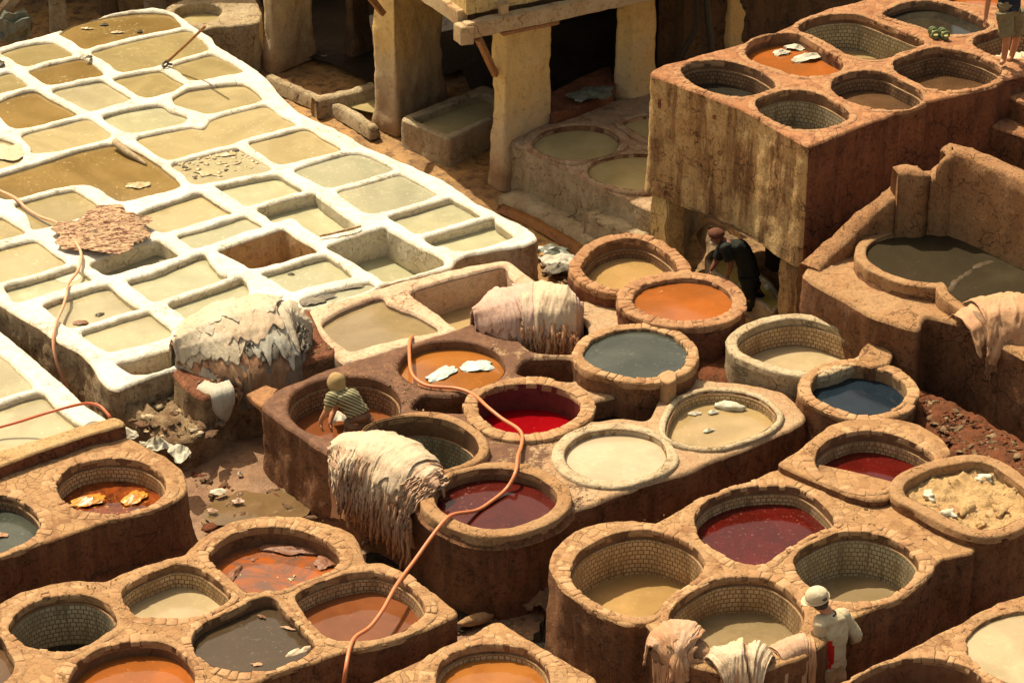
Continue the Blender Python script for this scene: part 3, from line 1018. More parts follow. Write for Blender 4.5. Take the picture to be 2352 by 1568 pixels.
def build_ground():
    xs = list(np.arange(-9, 9.01, .075)); ys = list(np.arange(23, 45, .075))
    xs = [-150, -60, -30, -15] + xs + [15, 30, 60, 150]
    ys = [-60, 0, 12, 19] + ys + [48, 55, 80, 200]
    V = [(x, y, ground_z(x, y)) for y in ys for x in xs]
    n = len(xs)
    F = [(j * n + i, j * n + i + 1, (j + 1) * n + i + 1, (j + 1) * n + i) for j in range(len(ys) - 1) for i in range(n - 1)]
    # position-blended ground: orange stained passage floor at the back, brown mud in front
    b = NB('ground')
    n1 = b.noise(1.1, 5, .6); n2 = b.noise(6, 6, .7); n3 = b.noise(30, 5, .75)
    g = b.n('ShaderNodeNewGeometry'); sp = b.n('ShaderNodeSeparateXYZ'); b.l(g.outputs['Position'], sp.inputs[0])
    k = b.math('ADD', sp.outputs['Y'], b.math('MULTIPLY', n1, 3))
    mud = b.mix(b.ramp(n2, .4, .65), (.30, .17, .095), (.19, .10, .055))
    mud = b.mix(b.ramp(n3, .5, .75, 0, .5), mud, (.42, .30, .18))
    pas = b.mix(b.ramp(n1, .4, .6), (.44, .24, .08), (.27, .15, .06))
    pas = b.mix(b.ramp(n2, .45, .65), pas, (.13, .065, .03))
    pas = b.mix(b.ramp(n3, .55, .75, 0, .5), pas, (.5, .3, .12))
    c = b.mix(b.ramp(k, 34.2, 35.4), mud, pas)
    h = b.math('ADD', n2, b.math('MULTIPLY', n3, .5))
    m = b.out(c, b.ramp(n1, .35, .6, .35, .85), b.bump(h, .9, .04), .4)
    o = mesh('ground', V, F, m)
    tag(o, kind='structure')
build_ground()
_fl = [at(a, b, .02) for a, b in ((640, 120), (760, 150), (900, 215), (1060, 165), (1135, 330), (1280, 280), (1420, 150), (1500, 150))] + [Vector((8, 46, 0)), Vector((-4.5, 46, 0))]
tag(mesh('shed_floor', [(v.x, v.y, .055) for v in _fl], [tuple(range(len(_fl)))], mat_plaster('shade_black_floor', (.045, .028, .016), (.03, .018, .01), (.02, .012, .008), 0, 1, .8, .6, .3, None, .5)), kind='structure')  # near-black sheet: shade under the gallery put into its colour

def puddle(contour, z, mat=None):
    c = smooth(pl(contour, z), .04, .16, len(contour), .9)
    o = liquid('puddle', c, z, mat or PUDDLE)
    tag(o, kind='structure')

# ---------------------------------------------------------------- round vats, traced opening by opening
ZCB, ZLR, ZLL, ZLB, ZBC, ZBR, ZTB, ZSP, ZRP, ZWT = 1.05, 1.178, .978, .94, .93, 1.03, 3.0, .78, 1.7, .95
# central block
vat('V1', 'E 385,960 430,870 540,800 720,772 900,785 1040,840 1105,910 1110,980 1050,1045 900,1095 740,1108 560,1085 440,1035', ZCB, 'CB',
    'round vat of amber orange dye with pale blue plastic sheets afloat in it', 'amber', .13, 'none', .0, 0, .4, lipm=LIP)
vat('V2', 'P 663,930 676,902 712,880 765,866 830,865 880,877 912,902 920,935 905,968 870,992 815,1005 755,1003 702,986 670,958', ZCB, 'CB',
    'tiled vat of rusty water that the worker in the striped shirt bends into', 'rust', .42, 'none', 0, 0, .14, 'd')
vat('V3', 'P 832,1000 850,977 895,961 965,954 1035,967 1080,994 1099,1024 1084,1050 1045,1070 980,1080 905,1077 857,1056 834,1030', 1.16, 'CB',
    'deep tiled vat with a smooth raised rim and dark green water behind draped hides', 'green', .72, 'plaster', .13, .12, .28, 'g', body=ZCB - .05, bodym=REDWALL)
vat('V4', 'E 925,1190 960,1130 1080,1080 1260,1064 1430,1080 1570,1130 1630,1190 1632,1250 1580,1310 1470,1370 1300,1405 1130,1395 1010,1345 940,1270', 1.10, 'CB',
    'round vat of bright red dye crossed by the orange hose', 'red', .38, 'stone', .17, .05, .5, 't', miss=.0, lipm=mat_plaster('red_stained_lip', (.20, .045, .035), (.16, .03, .025), (.09, .015, .012), .3, 2, .5, .6, .3, None, .6))
vat('V6', 'P 1297,1042 1310,1015 1350,993 1410,984 1470,990 1515,1010 1531,1040 1520,1068 1480,1092 1415,1103 1350,1094 1310,1072', 1.10, 'CB',
    'round vat brimming with milky white liquid and a pale plastered rim', 'milk', .09, 'plaster', .16, .05, .4, stone=RIMWHITE, lipm=LIPLIGHT)
vat('V7', 'P 1528,988 1538,950 1568,915 1620,897 1685,898 1740,913 1775,938 1783,960 1757,986 1702,1008 1640,1024 1575,1017 1538,1004', 1.10, 'CB',
    'round tan vat with a white bag and skins floating in it', 'tan', .17, 'plaster', .09, .05, .04, 't', stone=RIMWHITE)
vat('V10', 'H 635,250 680,190 790,130 950,93 1130,95 1290,130 1400,190 1465,260 1465,330 1400,400 1270,460 1120,497 950,497 800,450 700,390 645,330', 1.16, 'CB',
    'large round vat of dark red dye with the orange hose sagging across it', 'dred', .17, 'plaster', .18, .08, .3, body=1.0, bodym=BROWNWALL, lipm=LIP)
# raised single vats
vat('V5', 'P 1340,815 1350,790 1385,768 1440,755 1495,755 1540,768 1572,790 1580,815 1565,842 1525,860 1470,867 1410,856 1360,838', 1.32, 'V5',
    'raised round vat brimming with slate grey liquid', 'slate', .05, 'stone', .135, .04, .2, body=.5, miss=0, group='raised round vats')
vat('V11', 'P 1335,614 1348,588 1381,561 1431,547 1481,552 1522,574 1553,603 1560,630 1530,655 1480,667 1420,662 1365,645', 1.28, 'V11',
    'raised reddish vat of brown water partly behind the bright orange one', 'tan2', .30, 'stone', .16, .04, .16, 'd', body=0, stone=STONERED, bodym=REDWALL, group='raised round vats')
vat('V12', 'P 1453,685 1470,660 1510,645 1560,638 1620,643 1662,661 1681,688 1670,715 1635,729 1585,734 1535,732 1490,720 1462,704', 1.36, 'V12',
    'raised round vat brimming with bright orange dye', 'orange', .07, 'stone', .19, .04, .3, body=0, stone=STONERED, bodym=REDWALL, miss=0, group='raised round vats')
vat('V8', 'F 385,800 400,745 480,690 600,645 740,620 880,628 1060,685 1200,745 1290,787 1215,872 1080,928 940,972 830,975 700,955 530,900 420,850', 1.25, 'V8',
    'wide tan vat with a white plastered rim and square tiled lining', 'cream', .40, 'plaster', .15, .05, .10, 't', body=.0, bodym=CREAMWALL, stone=RIMWHITE, group='raised round vats', lipm=CREAMWALL)
vat('V9', 'F 890,1080 920,1020 1020,965 1170,940 1330,955 1450,1000 1530,1070 1545,1140 1500,1210 1390,1262 1230,1278 1080,1243 950,1180 900,1130', 1.26, 'V9',
    'raised round vat of dark navy blue dye', 'navy', .19, 'stone', .15, .04, .4, body=0, miss=0, L=.15, group='raised round vats', lipm=LIPLIGHT)
# lower right block
vat('V13', 'P 1308,1322 1315,1291 1338,1261 1382,1235 1438,1218 1492,1215 1542,1228 1585,1248 1612,1275 1619,1302 1600,1330 1570,1352 1540,1372 1512,1400 1480,1417 1438,1412 1388,1392 1348,1368 1321,1345', 1.19, 'LR',
    'deep tiled vat of golden tan liquid at the near left corner of its block', 'tan2', .60, 'stone', .16, .04, .13, 't', L=.12)
vat('V14', 'I 90,450 110,380 200,300 350,240 520,213 700,210 830,240 950,320 1040,420 1052,470 1000,515 850,590 700,655 560,745 430,742 300,690 180,620 110,540', 1.19, 'LR',
    'widest vat of dark red dye, between the two deep tiled vats', 'dred2', .25, 'stone', .17, .04, .12, 't')
vat('V17', 'I 768,730 800,660 900,580 1050,532 1230,522 1380,552 1510,612 1600,690 1626,760 1600,830 1530,900 1430,970 1290,1003 1120,1005 990,980 880,900 805,820', 1.19, 'LR',
    'deep brown stained tiled vat just beyond the man in the white cap', 'grey', .60, 'stone', .17, .04, .12, 'g')
vat('V18', 'P 1537,1420 1545,1395 1565,1372 1606,1345 1653,1328 1706,1323 1760,1328 1806,1352 1838,1385 1848,1418 1835,1450 1800,1478 1763,1500 1710,1511 1650,1507 1590,1482 1553,1452', 1.19, 'LR',
    'deep tiled vat of greyish tan liquid with hides hung over its near rim', 'grey', .47, 'stone', .14, .04, .12, 't')
vat('V15', 'P 1873,1045 1886,1022 1920,1002 1966,989 2017,989 2067,1002 2113,1022 2143,1045 2138,1062 2090,1085 2052,1108 2017,1122 1967,1118 1927,1103 1893,1088 1874,1068', 1.30, 'V15B',
    'tiled vat of dark crimson dye below the navy blue one', 'dred2', .30, 'stone', .14, .04, .15, 't', L=.14)
vat('V16', 'P 2077,1128 2080,1109 2114,1088 2167,1069 2238,1059 2278,1068 2318,1094 2352,1121 2378,1150 2370,1177 2331,1193 2300,1208 2260,1214 2217,1204 2167,1181 2117,1154 2087,1139', 1.34, 'V16',
    'angular vat filled with pale lumpy sand coloured paste', 'tan', .16, 'plaster', .17, .05, .4, body=0, bodym=BROWNWALL, lipm=LIPLIGHT)
# lower left block
vat('V19', 'G 1440,720 1450,650 1560,560 1700,510 1850,493 2000,505 2160,550 2270,610 2330,680 2325,750 2260,800 2100,862 1930,925 1820,932 1700,938 1610,870 1510,790', .99, 'LL',
    'vat of brown dye with soaking skins at the top of the lower left block', 'swirl', .26, 'stone', .17, .04, .5, 'd', lipm=LIP)
vat('V20', 'G 830,970 842,920 920,860 1050,800 1180,755 1290,755 1390,785 1480,850 1560,920 1592,970 1530,1022 1420,1082 1290,1115 1140,1122 1000,1112 930,1100 865,1030', .99, 'LL',
    'tiled vat of smooth cream liquid between the empty deep vat and the brown dye', 'cream', .30, 'stone', .14, .04, .10, 't')
vat('V21', 'G 58,1190 88,1120 170,1040 290,985 430,960 580,960 690,995 770,1060 802,1135 770,1190 700,1240 600,1300 470,1342 330,1338 190,1312 100,1250', .99, 'LL',
    'deep almost empty vat lined with square tiles, dark water at the bottom', 'dark', .66, 'stone', .17, .04, .12, 'g')
vat('V22', 'G 465,1568 480,1500 540,1420 650,1345 800,1295 980,1275 1130,1290 1250,1350 1322,1430 1337,1520 1310,1620 1200,1700 1000,1750 800,1750 600,1700 490,1640', .99, 'LL',
    'orange dye vat cut by the bottom of the picture, left of the black vat', 'orange', .20, 'stone', .15, .04, .4, lipm=LIP)
vat('V23', 'G 1320,1300 1328,1220 1400,1150 1560,1080 1700,1010 1800,972 1885,985 1940,1060 2040,1150 2120,1240 2165,1300 2100,1370 2000,1422 1880,1470 1700,1482 1560,1472 1430,1432 1340,1370', .99, 'LL',
    'angular vat of black brown liquid with a pale skin folded over its edge', 'black', .14, 'stone', .14, .04, .4, lipm=LIP)
vat('V24', 'P 678,1372 700,1352 740,1334 786,1320 836,1311 880,1315 920,1331 953,1356 973,1385 975,1405 950,1430 913,1452 853,1467 786,1470 745,1458 712,1425', .99, 'LL',
    'tiled vat of russet brown dye crossed by the orange hose near the bottom', 'rust', .27, 'stone', .15, .04, .10, 't')
vat('V25', 'G 0,1245 60,1350 102,1430 70,1510 0,1580 -120,1640 -260,1620 -330,1500 -300,1360 -200,1270 -90,1232', .99, 'LL',
    'vat of brown liquid cut by the left edge of the picture in the bottom corner', 'brown', .16, 'stone', .14, .04, .4)
# left block
vat('V26', 'G 0,272 100,290 200,350 270,430 272,500 220,570 100,632 -60,680 -220,690 -350,640 -400,540 -350,420 -200,320 -90,280', .95, 'LB',
    'vat of slate water cut by the left edge of the picture', 'slate', .2, 'stone', .15, .03, .1, 'd')
vat('V27', 'P 130,1115 142,1088 180,1064 245,1052 310,1056 358,1078 380,1108 372,1138 330,1164 262,1179 190,1172 146,1148', .95, 'LB',
    'tiled vat of sunlit orange dye with crumpled amber plastic in it', 'glow', .32, 'stone', .17, .03, .12, 't')
vat('V28', 'H 645,1568 650,1480 700,1400 820,1330 1000,1298 1170,1308 1300,1350 1390,1430 1427,1530 1420,1610 1350,1690 1200,1745 1000,1760 800,1725 680,1645', .94, 'BC',
    'round vat of orange brown dye on the low block at the bottom centre', 'amber', .19, 'stone', .20, .04, .12, 't')
vat('V29', 'I 1955,1330 1962,1250 2050,1165 2180,1103 2352,1070 2500,1090 2650,1200 2680,1350 2600,1480 2450,1560 2250,1560 2080,1480 1990,1400', 1.04, 'BR',
    'large vat of pale tan liquid cut by the right edge of the picture', 'cream', .05, 'stone', .16, .04, .3)
vat('V30', 'I 1130,1600 1250,1500 1400,1430 1600,1390 1780,1400 1950,1450 2080,1540 2125,1630 2100,1720 1950,1800 1700,1850 1450,1830 1250,1760 1140,1690', 1.04, 'BR',
    'vat with a dark inner wall cut by the bottom edge in the right corner', 'rust', .40, 'stone', .17, .04, .5)
# tall block
vat('V31', 'C 0,500 10,455 80,425 220,410 370,430 500,472 600,530 655,590 600,630 480,655 320,655 180,620 60,560', ZTB + .01, 'TB',
    'dark watered tiled vat at the left corner of the tall block', 'dark', .36, 'stone', .10, .03, .14, 'd', stone=STONERED)
vat('V32', 'C 440,370 455,310 530,260 680,228 800,235 900,290 1000,350 1100,410 1112,460 1050,500 920,522 780,512 640,470 500,420', ZTB + .01, 'TB',
    'vat of red orange dye on the tall block with white sacking afloat', 'orange', .19, 'stone', .10, .03, .3, stone=STONERED)
vat('V33', 'C 803,200 850,148 960,110 1130,93 1250,112 1400,170 1550,230 1682,290 1640,340 1500,385 1330,402 1180,385 1080,340 950,265', ZTB + .01, 'TB',
    'nearly empty tiled vat on the tall block beside the blue black one', 'tan', .56, 'stone', .10, .03, .14, 'g', stone=STONERED)
vat('V34', 'C 1378,95 1450,48 1560,15 1700,4 1830,30 1960,80 2080,140 2130,185 2060,222 1900,235 1740,212 1600,170 1470,130', ZTB + .01, 'TB',
    'vat of blue black liquid behind the green sandals', 'dark', .15, 'stone', .10, .03, .3, stone=STONERED)
vat('V35', 'C 508,720 530,660 640,622 780,614 930,640 1060,700 1140,760 1152,805 1080,852 930,886 770,882 650,832 550,775', ZTB + .01, 'TB',
    'tiled vat at the near corner of the tall block with a little grey water', 'grey', .52, 'stone', .10, .03, .16, 'g', stone=STONERED)
vat('V36', 'C 1023,600 1050,540 1150,497 1280,483 1420,503 1550,558 1640,620 1662,680 1610,722 1480,754 1330,742 1180,702 1070,652', ZTB + .01, 'TB',
    'tiled vat of brown water in the middle of the near row on the tall block', 'brown', .30, 'stone', .10, .03, .13, 'd', stone=STONERED)
vat('V37', 'C 1448,440 1480,380 1600,335 1750,323 1900,345 2050,388 2160,440 2202,485 2150,552 2040,592 1850,617 1700,602 1560,552 1470,492', ZTB + .01, 'TB',
    'dark stained vat of olive water at the right end of the tall block near row', 'brown', .38, 'stone', .10, .03, .16, 'd', stone=STONERED)
vat('V38', 'C 1998,292 2025,240 2110,205 2250,185 2400,200 2520,280 2500,370 2350,400 2180,388 2060,345', ZTB + .01, 'TB',
    'tiled vat that the barefoot worker in khaki shorts steps beside', 'rust', .5, 'stone', .10, .03, .14, 't', stone=STONERED)
vat('V39', 'C 1800,-5 1900,-60 2050,-80 2200,-50 2250,20 2150,40 2000,25', ZTB + .01, 'TB',
    'orange dye vat cut by the top edge of the picture', 'orange', .1, 'stone', .1, .03, .3, stone=STONERED)
# shaded platform
vat('V40', 'B 1310,975 1370,908 1500,870 1650,858 1800,880 1890,935 1897,990 1850,1050 1720,1085 1580,1095 1440,1072 1340,1025', ZSP + .05, 'SP',
    'shaded round vat of olive liquid with a pale skin scum beside the ochre pillar', 'shade', .10, 'plaster', .16, .05, .3, stone=PAVESHADE)
vat('V41', 'B 1690,1190 1720,1120 1850,1070 2000,1053 2130,1060 2260,1110 2290,1190 2240,1260 2100,1295 1950,1292 1780,1250', ZSP + .05, 'SP',
    'shaded round vat of olive liquid half hidden behind the tall block', 'shade', .07, 'plaster', .14, .05, .3, stone=PAVESHADE)
vat('V42', 'B 1930,840 2000,810 2110,790 2300,800 2350,880 2250,960 2110,950 1990,890', ZSP + .05, 'SP',
    'shaded vat of olive liquid furthest back on the low platform', 'shade', .07, 'plaster', .14, .05, .3, stone=PAVESHADE)
vat('POOL', 'F 1268,180 1290,110 1400,52 1600,12 1850,4 2000,30 2160,90 2352,195 2560,330 2700,480 2700,640 2560,700 2352,640 2150,575 2000,545 1900,490 1835,430 1822,395 1790,368 1740,372 1560,350 1400,292 1310,235', 1.90, 'RP',
    'broad double pool of olive black liquid below the high wall', 'pool', .06, 'plaster', .15, .15, .3, body=ZRP - .03, cat='dye pool', group=None, name='dye_pool', bodym=BROWNWALL)

# ---------------------------------------------------------------- lime pits
LP = [pit(*a) for a in (  # dimness of the far pits is put into their brown and olive water colours
 ('A 410,225 520,155 700,110 900,82 1050,76 1170,92 1248,172 1180,195 900,255 600,337 500,275', ZWT, 'brown watered lime pit at the far rounded end of the terrace, skins afloat', 'l_brown', .06),
 ('A 625,345 900,270 1270,200 1360,250 1432,325 1400,358 1150,430 850,492 740,425', ZWT, 'long olive lime pit under the wooden pole', 'l_olive', .05),
 ('A 10,355 200,300 350,283 420,310 503,370 400,402 180,450 90,405', ZWT, 'olive lime pit in the far left corner of the terrace', 'l_olive', .05),
 ('A 200,480 350,430 550,392 640,430 712,510 580,545 340,578 260,535', ZWT, 'dull brown lime pit with dark specks near the far left corner', 'l_brown', .05),
 ('A -130,540 0,505 70,490 130,530 192,582 100,612 0,637 -120,640', ZWT, 'small olive lime pit cut by the left edge below the far corner pit', 'l_olive', .05),
 ('A 1180,440 1300,395 1450,365 1560,412 1672,486 1500,522 1312,546 1240,492', ZWT, 'grey green lime pit right of the hooked end of the pole', 'l_olive', .05),
 ('A 780,535 930,497 1090,475 1170,520 1262,570 1180,625 1020,662 930,650 850,592', ZWT, 'olive lime pit half in shadow left of the grey green one', 'l_olive', .06),
 ('A 360,620 500,572 690,545 780,590 917,666 800,712 620,757 500,702', ZWT, 'lime pit crossed by the shadow edge, third from the far end', 'l_pale', .06),
 ('A -60,720 0,682 100,642 240,614 330,665 440,722 532,780 400,832 120,882 40,835', ZWT, 'deep brown lime pit with floating scum at the left edge', 'l_brown', .06),
 ('A 1183,668 1220,640 1300,605 1500,577 1660,567 1740,610 1802,670 1750,702 1480,772 1400,772 1300,742 1210,712', ZWT, 'sandy lime pit with a curved far wall near the right side of the terrace', 'l_sand', .07),
 ('A 705,800 850,752 1090,713 1160,752 1282,790 1250,842 1080,882 900,907 800,872', ZWT, 'pale lime pit left of the crumbled star shaped wall', 'l_green', .07),
 ('A 940,950 1100,905 1300,868 1400,872 1450,815 1600,762 1820,720 1930,790 2042,855 1900,902 1700,952 1400,1042 1170,1102 1050,1042', ZWT, 'wide sandy lime pit whose dividing wall has crumbled away', 'l_sand', .05),
 ('A 150,925 330,862 580,805 680,852 764,930 600,987 400,1032 250,1050 200,1040', ZWT, 'milky gold lime pit between the brown pit and the large merged pit', 'l_sand', .05),
 ('A -90,950 0,942 90,970 185,1005 140,1100 0,1152 -90,1150', ZWT, 'lime pit at the left edge with a pale skin spread in it', 'l_sand', .06),
 ('A -90,1300 -90,1220 0,1190 350,1085 560,1010 780,975 880,1000 1000,1060 1130,1150 1242,1272 1050,1332 830,1377 700,1300 600,1263 490,1268 300,1312 60,1367', ZWT, 'largest merged pit of ochre brown water with floating skins', 'l_brown', .07),
 ('A 1170,1125 1350,1062 1600,1005 1700,1052 1862,1150 1750,1192 1350,1262 1260,1192', ZWT, 'lime pit crowded with pale floating skins', 'l_pale', .05),
 ('A 1700,970 1900,912 2090,870 2200,930 2342,1022 2150,1077 1920,1122 1800,1052', ZWT, 'sandy lime pit along the right wall above the big grey green one', 'l_sand', .06),
 ('P 677,390 735,368 790,352 825,350 860,362 904,388 850,407 790,423 752,429 715,411', ZWT, 'flat grey green lime pit fourth from the right end of the terrace', 'l_grey', .05),
 ('P 775,437 836,418 913,397 947,410 977,427 1001,447 953,466 883,484 843,487 808,466', ZWT, 'flat grey green lime pit with a bulging right wall', 'l_grey', .05),
 ('K 650,130 900,62 1300,-5 1420,50 1622,170 1500,212 1200,292 1000,352 900,292 700,172', ZWT, 'pale yellow lime pit in the middle of the terrace', 'l_green', .10),
 ('K 1110,380 1400,285 1740,203 1770,235 1950,372 2222,565 2180,610 1980,660 1830,695 1800,690 1650,590 1500,482 1300,535 1230,480', ZWT, 'sunken greenish lime pit with a shadow along its far wall', 'l_green', .22),
 ('L 520,470 800,382 1200,258 1262,290 1552,460 1400,512 1000,622 830,662 700,582', ZWT, 'greenish lime pit second from the right end of the terrace', 'l_green', .11),
 ('L 920,705 1200,620 1500,530 1690,478 1720,530 1880,650 1912,692 1750,762 1500,832 1350,857 1230,842 1150,800 1035,800', ZWT, 'yellow green lime pit at the right end of the terrace', 'l_green', .17),
 ('P 752,566 786,550 838,533 882,520 895,528 951,560 1000,584 1019,597 1015,609 967,624 918,638 882,645 862,630 838,617 812,600', ZWT, 'deepest filled lime pit with a high right wall near the end of the terrace', 'l_green', .48),
 ('P 315,490 370,469 453,442 463,442 507,471 534,487 507,495 445,512 384,530 362,528 333,509', ZWT, 'bright cream lime pit below the merged brown pit', 'l_sand', .08),
 ('K 220,682 500,602 800,512 960,458 1040,492 1162,572 1000,622 600,772 410,822 330,772', ZWT, 'narrow pale lime pit above the empty rust brown one', 'l_green', .07),
 ('K 1160,1102 1400,1032 1700,932 1880,898 1960,952 2172,1122 2000,1182 1700,1252 1500,1312 1400,1252 1250,1152', ZWT, 'yellowish lime pit in front of the empty rust brown one', 'l_green', .10),
 ('J 165,340 350,270 560,208 780,168 835,170 950,240 1142,382 900,482 700,542 390,606 340,532 290,440', ZWT, 'olive lime pit crossed by the faded hose at the left', 'l_olive', .06),
 ('J -300,560 -150,480 0,468 60,490 170,562 240,602 282,652 150,692 0,732 -200,760', ZWT, 'brownish lime pit cut by the left edge above the wrinkled brown hide', 'l_olive', .06),
 ('J -200,900 0,820 200,768 400,733 540,832 600,872 720,962 742,992 500,1082 0,1212 -150,1150', ZWT, 'cream lime pit left of the wrinkled brown hide', 'l_sand', .06),
 ('J 40,1245 300,1165 600,1082 835,1018 880,1050 1030,1168 900,1205 600,1300 200,1422 120,1360', ZWT, 'narrow lime pit with pale foam beside the faded hose', 'l_green', .10),
 ('J 1010,990 1300,882 1600,772 1755,728 1850,790 2000,902 1870,945 1500,1045 1210,1122 1100,1062', ZWT, 'low pit of milky grey water beside the wrinkled brown hide', 'l_grey', .27),
 ('P 294,643 350,626 412,601 466,581 480,597 503,624 527,635 486,650 425,670 363,690 349,690 321,669', ZWT, 'pale lime pit in the middle of the near rows', 'l_green', .10),
 ('P 386,694 466,665 540,639 557,636 571,662 560,690 500,720 440,735 415,716', ZWT, 'lime pit half hidden behind the pile of grey white hides', 'l_green', .12),
 ('P 99,697 165,673 243,651 266,667 298,694 322,707 288,718 226,737 175,751 156,749 134,730 115,712', ZWT, 'lime pit with floating dark scraps beside the hose', 'l_pale', .10),
 ('M 900,462 1100,390 1400,290 1660,228 1730,290 1880,402 1905,450 1870,520 1700,572 1240,682 1180,672 1000,562', ZWT, 'yellow lime pit with foam specks in the nearest row but one', 'l_pale', .08),
 ('M 1305,812 1500,772 1800,690 1990,640 2000,780 1890,862 1740,915 1600,937 1480,932 1400,892', ZWT, 'nearest lime pit, low and brown walled, left of the pile of hides', 'l_olive', .30),
)]
LPD = pit('K 670,852 900,762 1200,662 1365,608 1430,620 1510,680 1782,852 1600,912 1300,992 1050,1047 950,1002 800,922', ZWT, 'empty lime pit with rust brown walls', 'l_pale', .62, DRYPIT, dry=True)
LP.append(LPD)
GUT = pit('P 690,690 740,672 800,655 846,645 862,655 830,670 760,690 705,705', ZWT, 'gutter between the terrace and the pink tank, choked with dark hair scraps', 'l_grey', .06)
GUT['group'] = None
LP2 = [pit('M -400,700 -150,690 0,718 150,850 300,1000 372,1092 200,1142 0,1200 -200,1230 -420,1200', .80, 'lime pit cut by the left edge on the small near terrace', 'l_pale', .05),
       pit('P -60,945 0,926 51,906 90,898 105,905 123,927 165,962 188,983 100,1010 20,1032 -60,1040', .80, 'lime pit against the tan parapet on the small near terrace', 'l_pale', .10)]
PT = [pit('P 740,745 760,727 786,713 825,697 852,687 878,682 890,697 920,711 955,722 1003,751 1000,762 925,777 853,793 815,806 795,801 762,776', ZWT, 'wide pit of grey tan water in the pinkish tank', 'grey', .07, PINKLIME),
      pit('P 943,674 990,652 1074,630 1155,611 1172,635 1205,680 1188,715 1125,737 1062,758 1044,751 1000,716', ZWT, 'deep drained basin of the pinkish tank behind the pink hides', 'tan', .52, PINKLIME)]
for d in PT: d['group'] = 'pits of the pinkish tank'
CBH = [smooth(pl(s, ZCB), .04, .01, 3, .8) for s in (
    'P 1195,738 1250,715 1320,718 1352,755 1336,795 1311,812 1230,808 1192,778',
    'E 1200,990 1222,932 1300,893 1560,888 1605,960 1580,1048 1400,1030 1285,1015',
    'E 475,1235 500,1182 560,1142 740,1150 850,1138 832,1262 650,1255 560,1250',
    'E 1700,1250 1730,1190 1900,1150 2130,1150 2165,1180 2110,1298 2060,1318 1900,1300 1720,1320')]

def holes(bk):
    out = []
    for d in ALLV:
        if d['blk'] == bk:
            out.append(offset(d['c'], .012 if d['rim'] != 'none' else .0))
    return out

part(LP + [GUT]); part(LP2); part(PT, .16)
for k_ in ('LR', 'LL', 'TB', 'LB'): part([d for d in ALLV if d['blk'] == k_], .12)

# mixed top of the central block: dark wet stains at the left end, pale stones at the right
def mat_cbtop():
    b = NB('central_block_top')
    n1 = b.noise(2.2, 6, .7); n2 = b.noise(9, 6, .75); n3 = b.noise(45, 4, .7)
    g = b.n('ShaderNodeNewGeometry'); sp = b.n('ShaderNodeSeparateXYZ'); b.l(g.outputs['Position'], sp.inputs[0])
    vo = b.n('ShaderNodeTexVoronoi', feature='DISTANCE_TO_EDGE', voronoi_dimensions='2D'); vo.inputs['Scale'].default_value = 9
    b.l(b.pos(), vo.inputs['Vector'])
    k = b.math('ADD', b.math('MULTIPLY', sp.outputs['X'], .55), b.math('MULTIPLY', b.math('SUBTRACT', n1, .5), 2.2))
    k = b.math('ADD', k, b.math('MULTIPLY', b.math('SUBTRACT', n2, .5), 2.2))
    f = b.ramp(k, -.05, .30)
    pale = b.mix(b.ramp(n1, .35, .65), (.44, .31, .18), (.36, .21, .11))
    pale = b.mix(b.ramp(vo.outputs['Distance'], .01, .06, .35, 1), (.20, .10, .05), pale)
    dark = b.mix(b.ramp(n2, .4, .65), (.115, .052, .028), (.20, .095, .05))
    c = b.mix(f, dark, pale)
    c = b.mix(b.ramp(n3, .4, .75, 0, .3), c, (.08, .035, .02))
    h = b.math('ADD', b.math('ADD', n2, b.math('MULTIPLY', n3, .4)), b.math('MULTIPLY', f, .6))
    return b.out(c, .75, b.bump(h, .8, .02), .3)
CBTOP = mat_cbtop()

OUT = {}
def blk(key, *a, **k):
    if key in ('CB', 'LR', 'LL', 'LB', 'BC', 'BR', 'V15B', 'TB'): k.setdefault('wob', .035)
    if key in ('LR', 'LL', 'LB', 'BC', 'BR', 'V15B', 'TB'): k.setdefault('rh', False)
    e, o = block(*a, **k); OUT[key] = o; BLOCKS[key] = e
    return e

blk('CB', 'masonry_block', 'long dark brown masonry block in the centre holding seven round vats', 'masonry block',
    pl('P 603,932 612,913 640,893 700,868 780,838 830,822 900,803 1040,757 1085,742 1180,730 1260,700 1330,690 1400,695 1470,740 1560,800 1600,868 1700,878 1800,900 1850,950 1842,970 1775,1002 1703,1032 1634,1060 1566,1086 1480,1112 1395,1146 1340,1163 1288,1186 1245,1212 1205,1232 1150,1244 1110,1245 1070,1234 1030,1215 1000,1190 975,1168 945,1150 880,1108 800,1062 728,1026 660,978 635,961', ZCB),
    ZCB, -.1, CBTOP, BROWNWALL, holes('CB') + CBH, rough=.022, flare=.05, seed=2, rr=.045, group='masonry vat blocks')
for i, (h, q, m) in enumerate(zip(CBH, (.8, .55, .6, .28), (0, 0, 0, 1))):
    e = BLOCKS['CB']
    wall_strip('recess_wall', h, ZCB - .045, ZCB - q - .05, BROWNWALL, e, .02, 0, -1, seed=i)
    liquid('recess_floor' if not m else 'recess_water', offset(h, .04), ZCB - q, LQ['dark'] if m else BROWNWALL, e)
blk('LR', 'masonry_block', 'pale topped stone paved block at the lower right holding four vats', 'masonry block',
    pl('P 1262,1300 1270,1265 1300,1230 1345,1208 1400,1196 1450,1193 1505,1199 1566,1164 1640,1130 1699,1111 1786,1077 1850,1060 2000,1090 2100,1120 2200,1160 2250,1230 2231,1267 2161,1284 2134,1322 2074,1372 2003,1400 1953,1418 1915,1440 1895,1475 1860,1502 1810,1520 1760,1537 1690,1547 1620,1537 1560,1517 1515,1485 1492,1448 1481,1431 1440,1433 1395,1417 1345,1392 1300,1360 1272,1330', ZLR),
    ZLR, -.1, PAVE, BROWNWALL, holes('LR'), rough=.018, flare=.05, seed=5, group='masonry vat blocks')
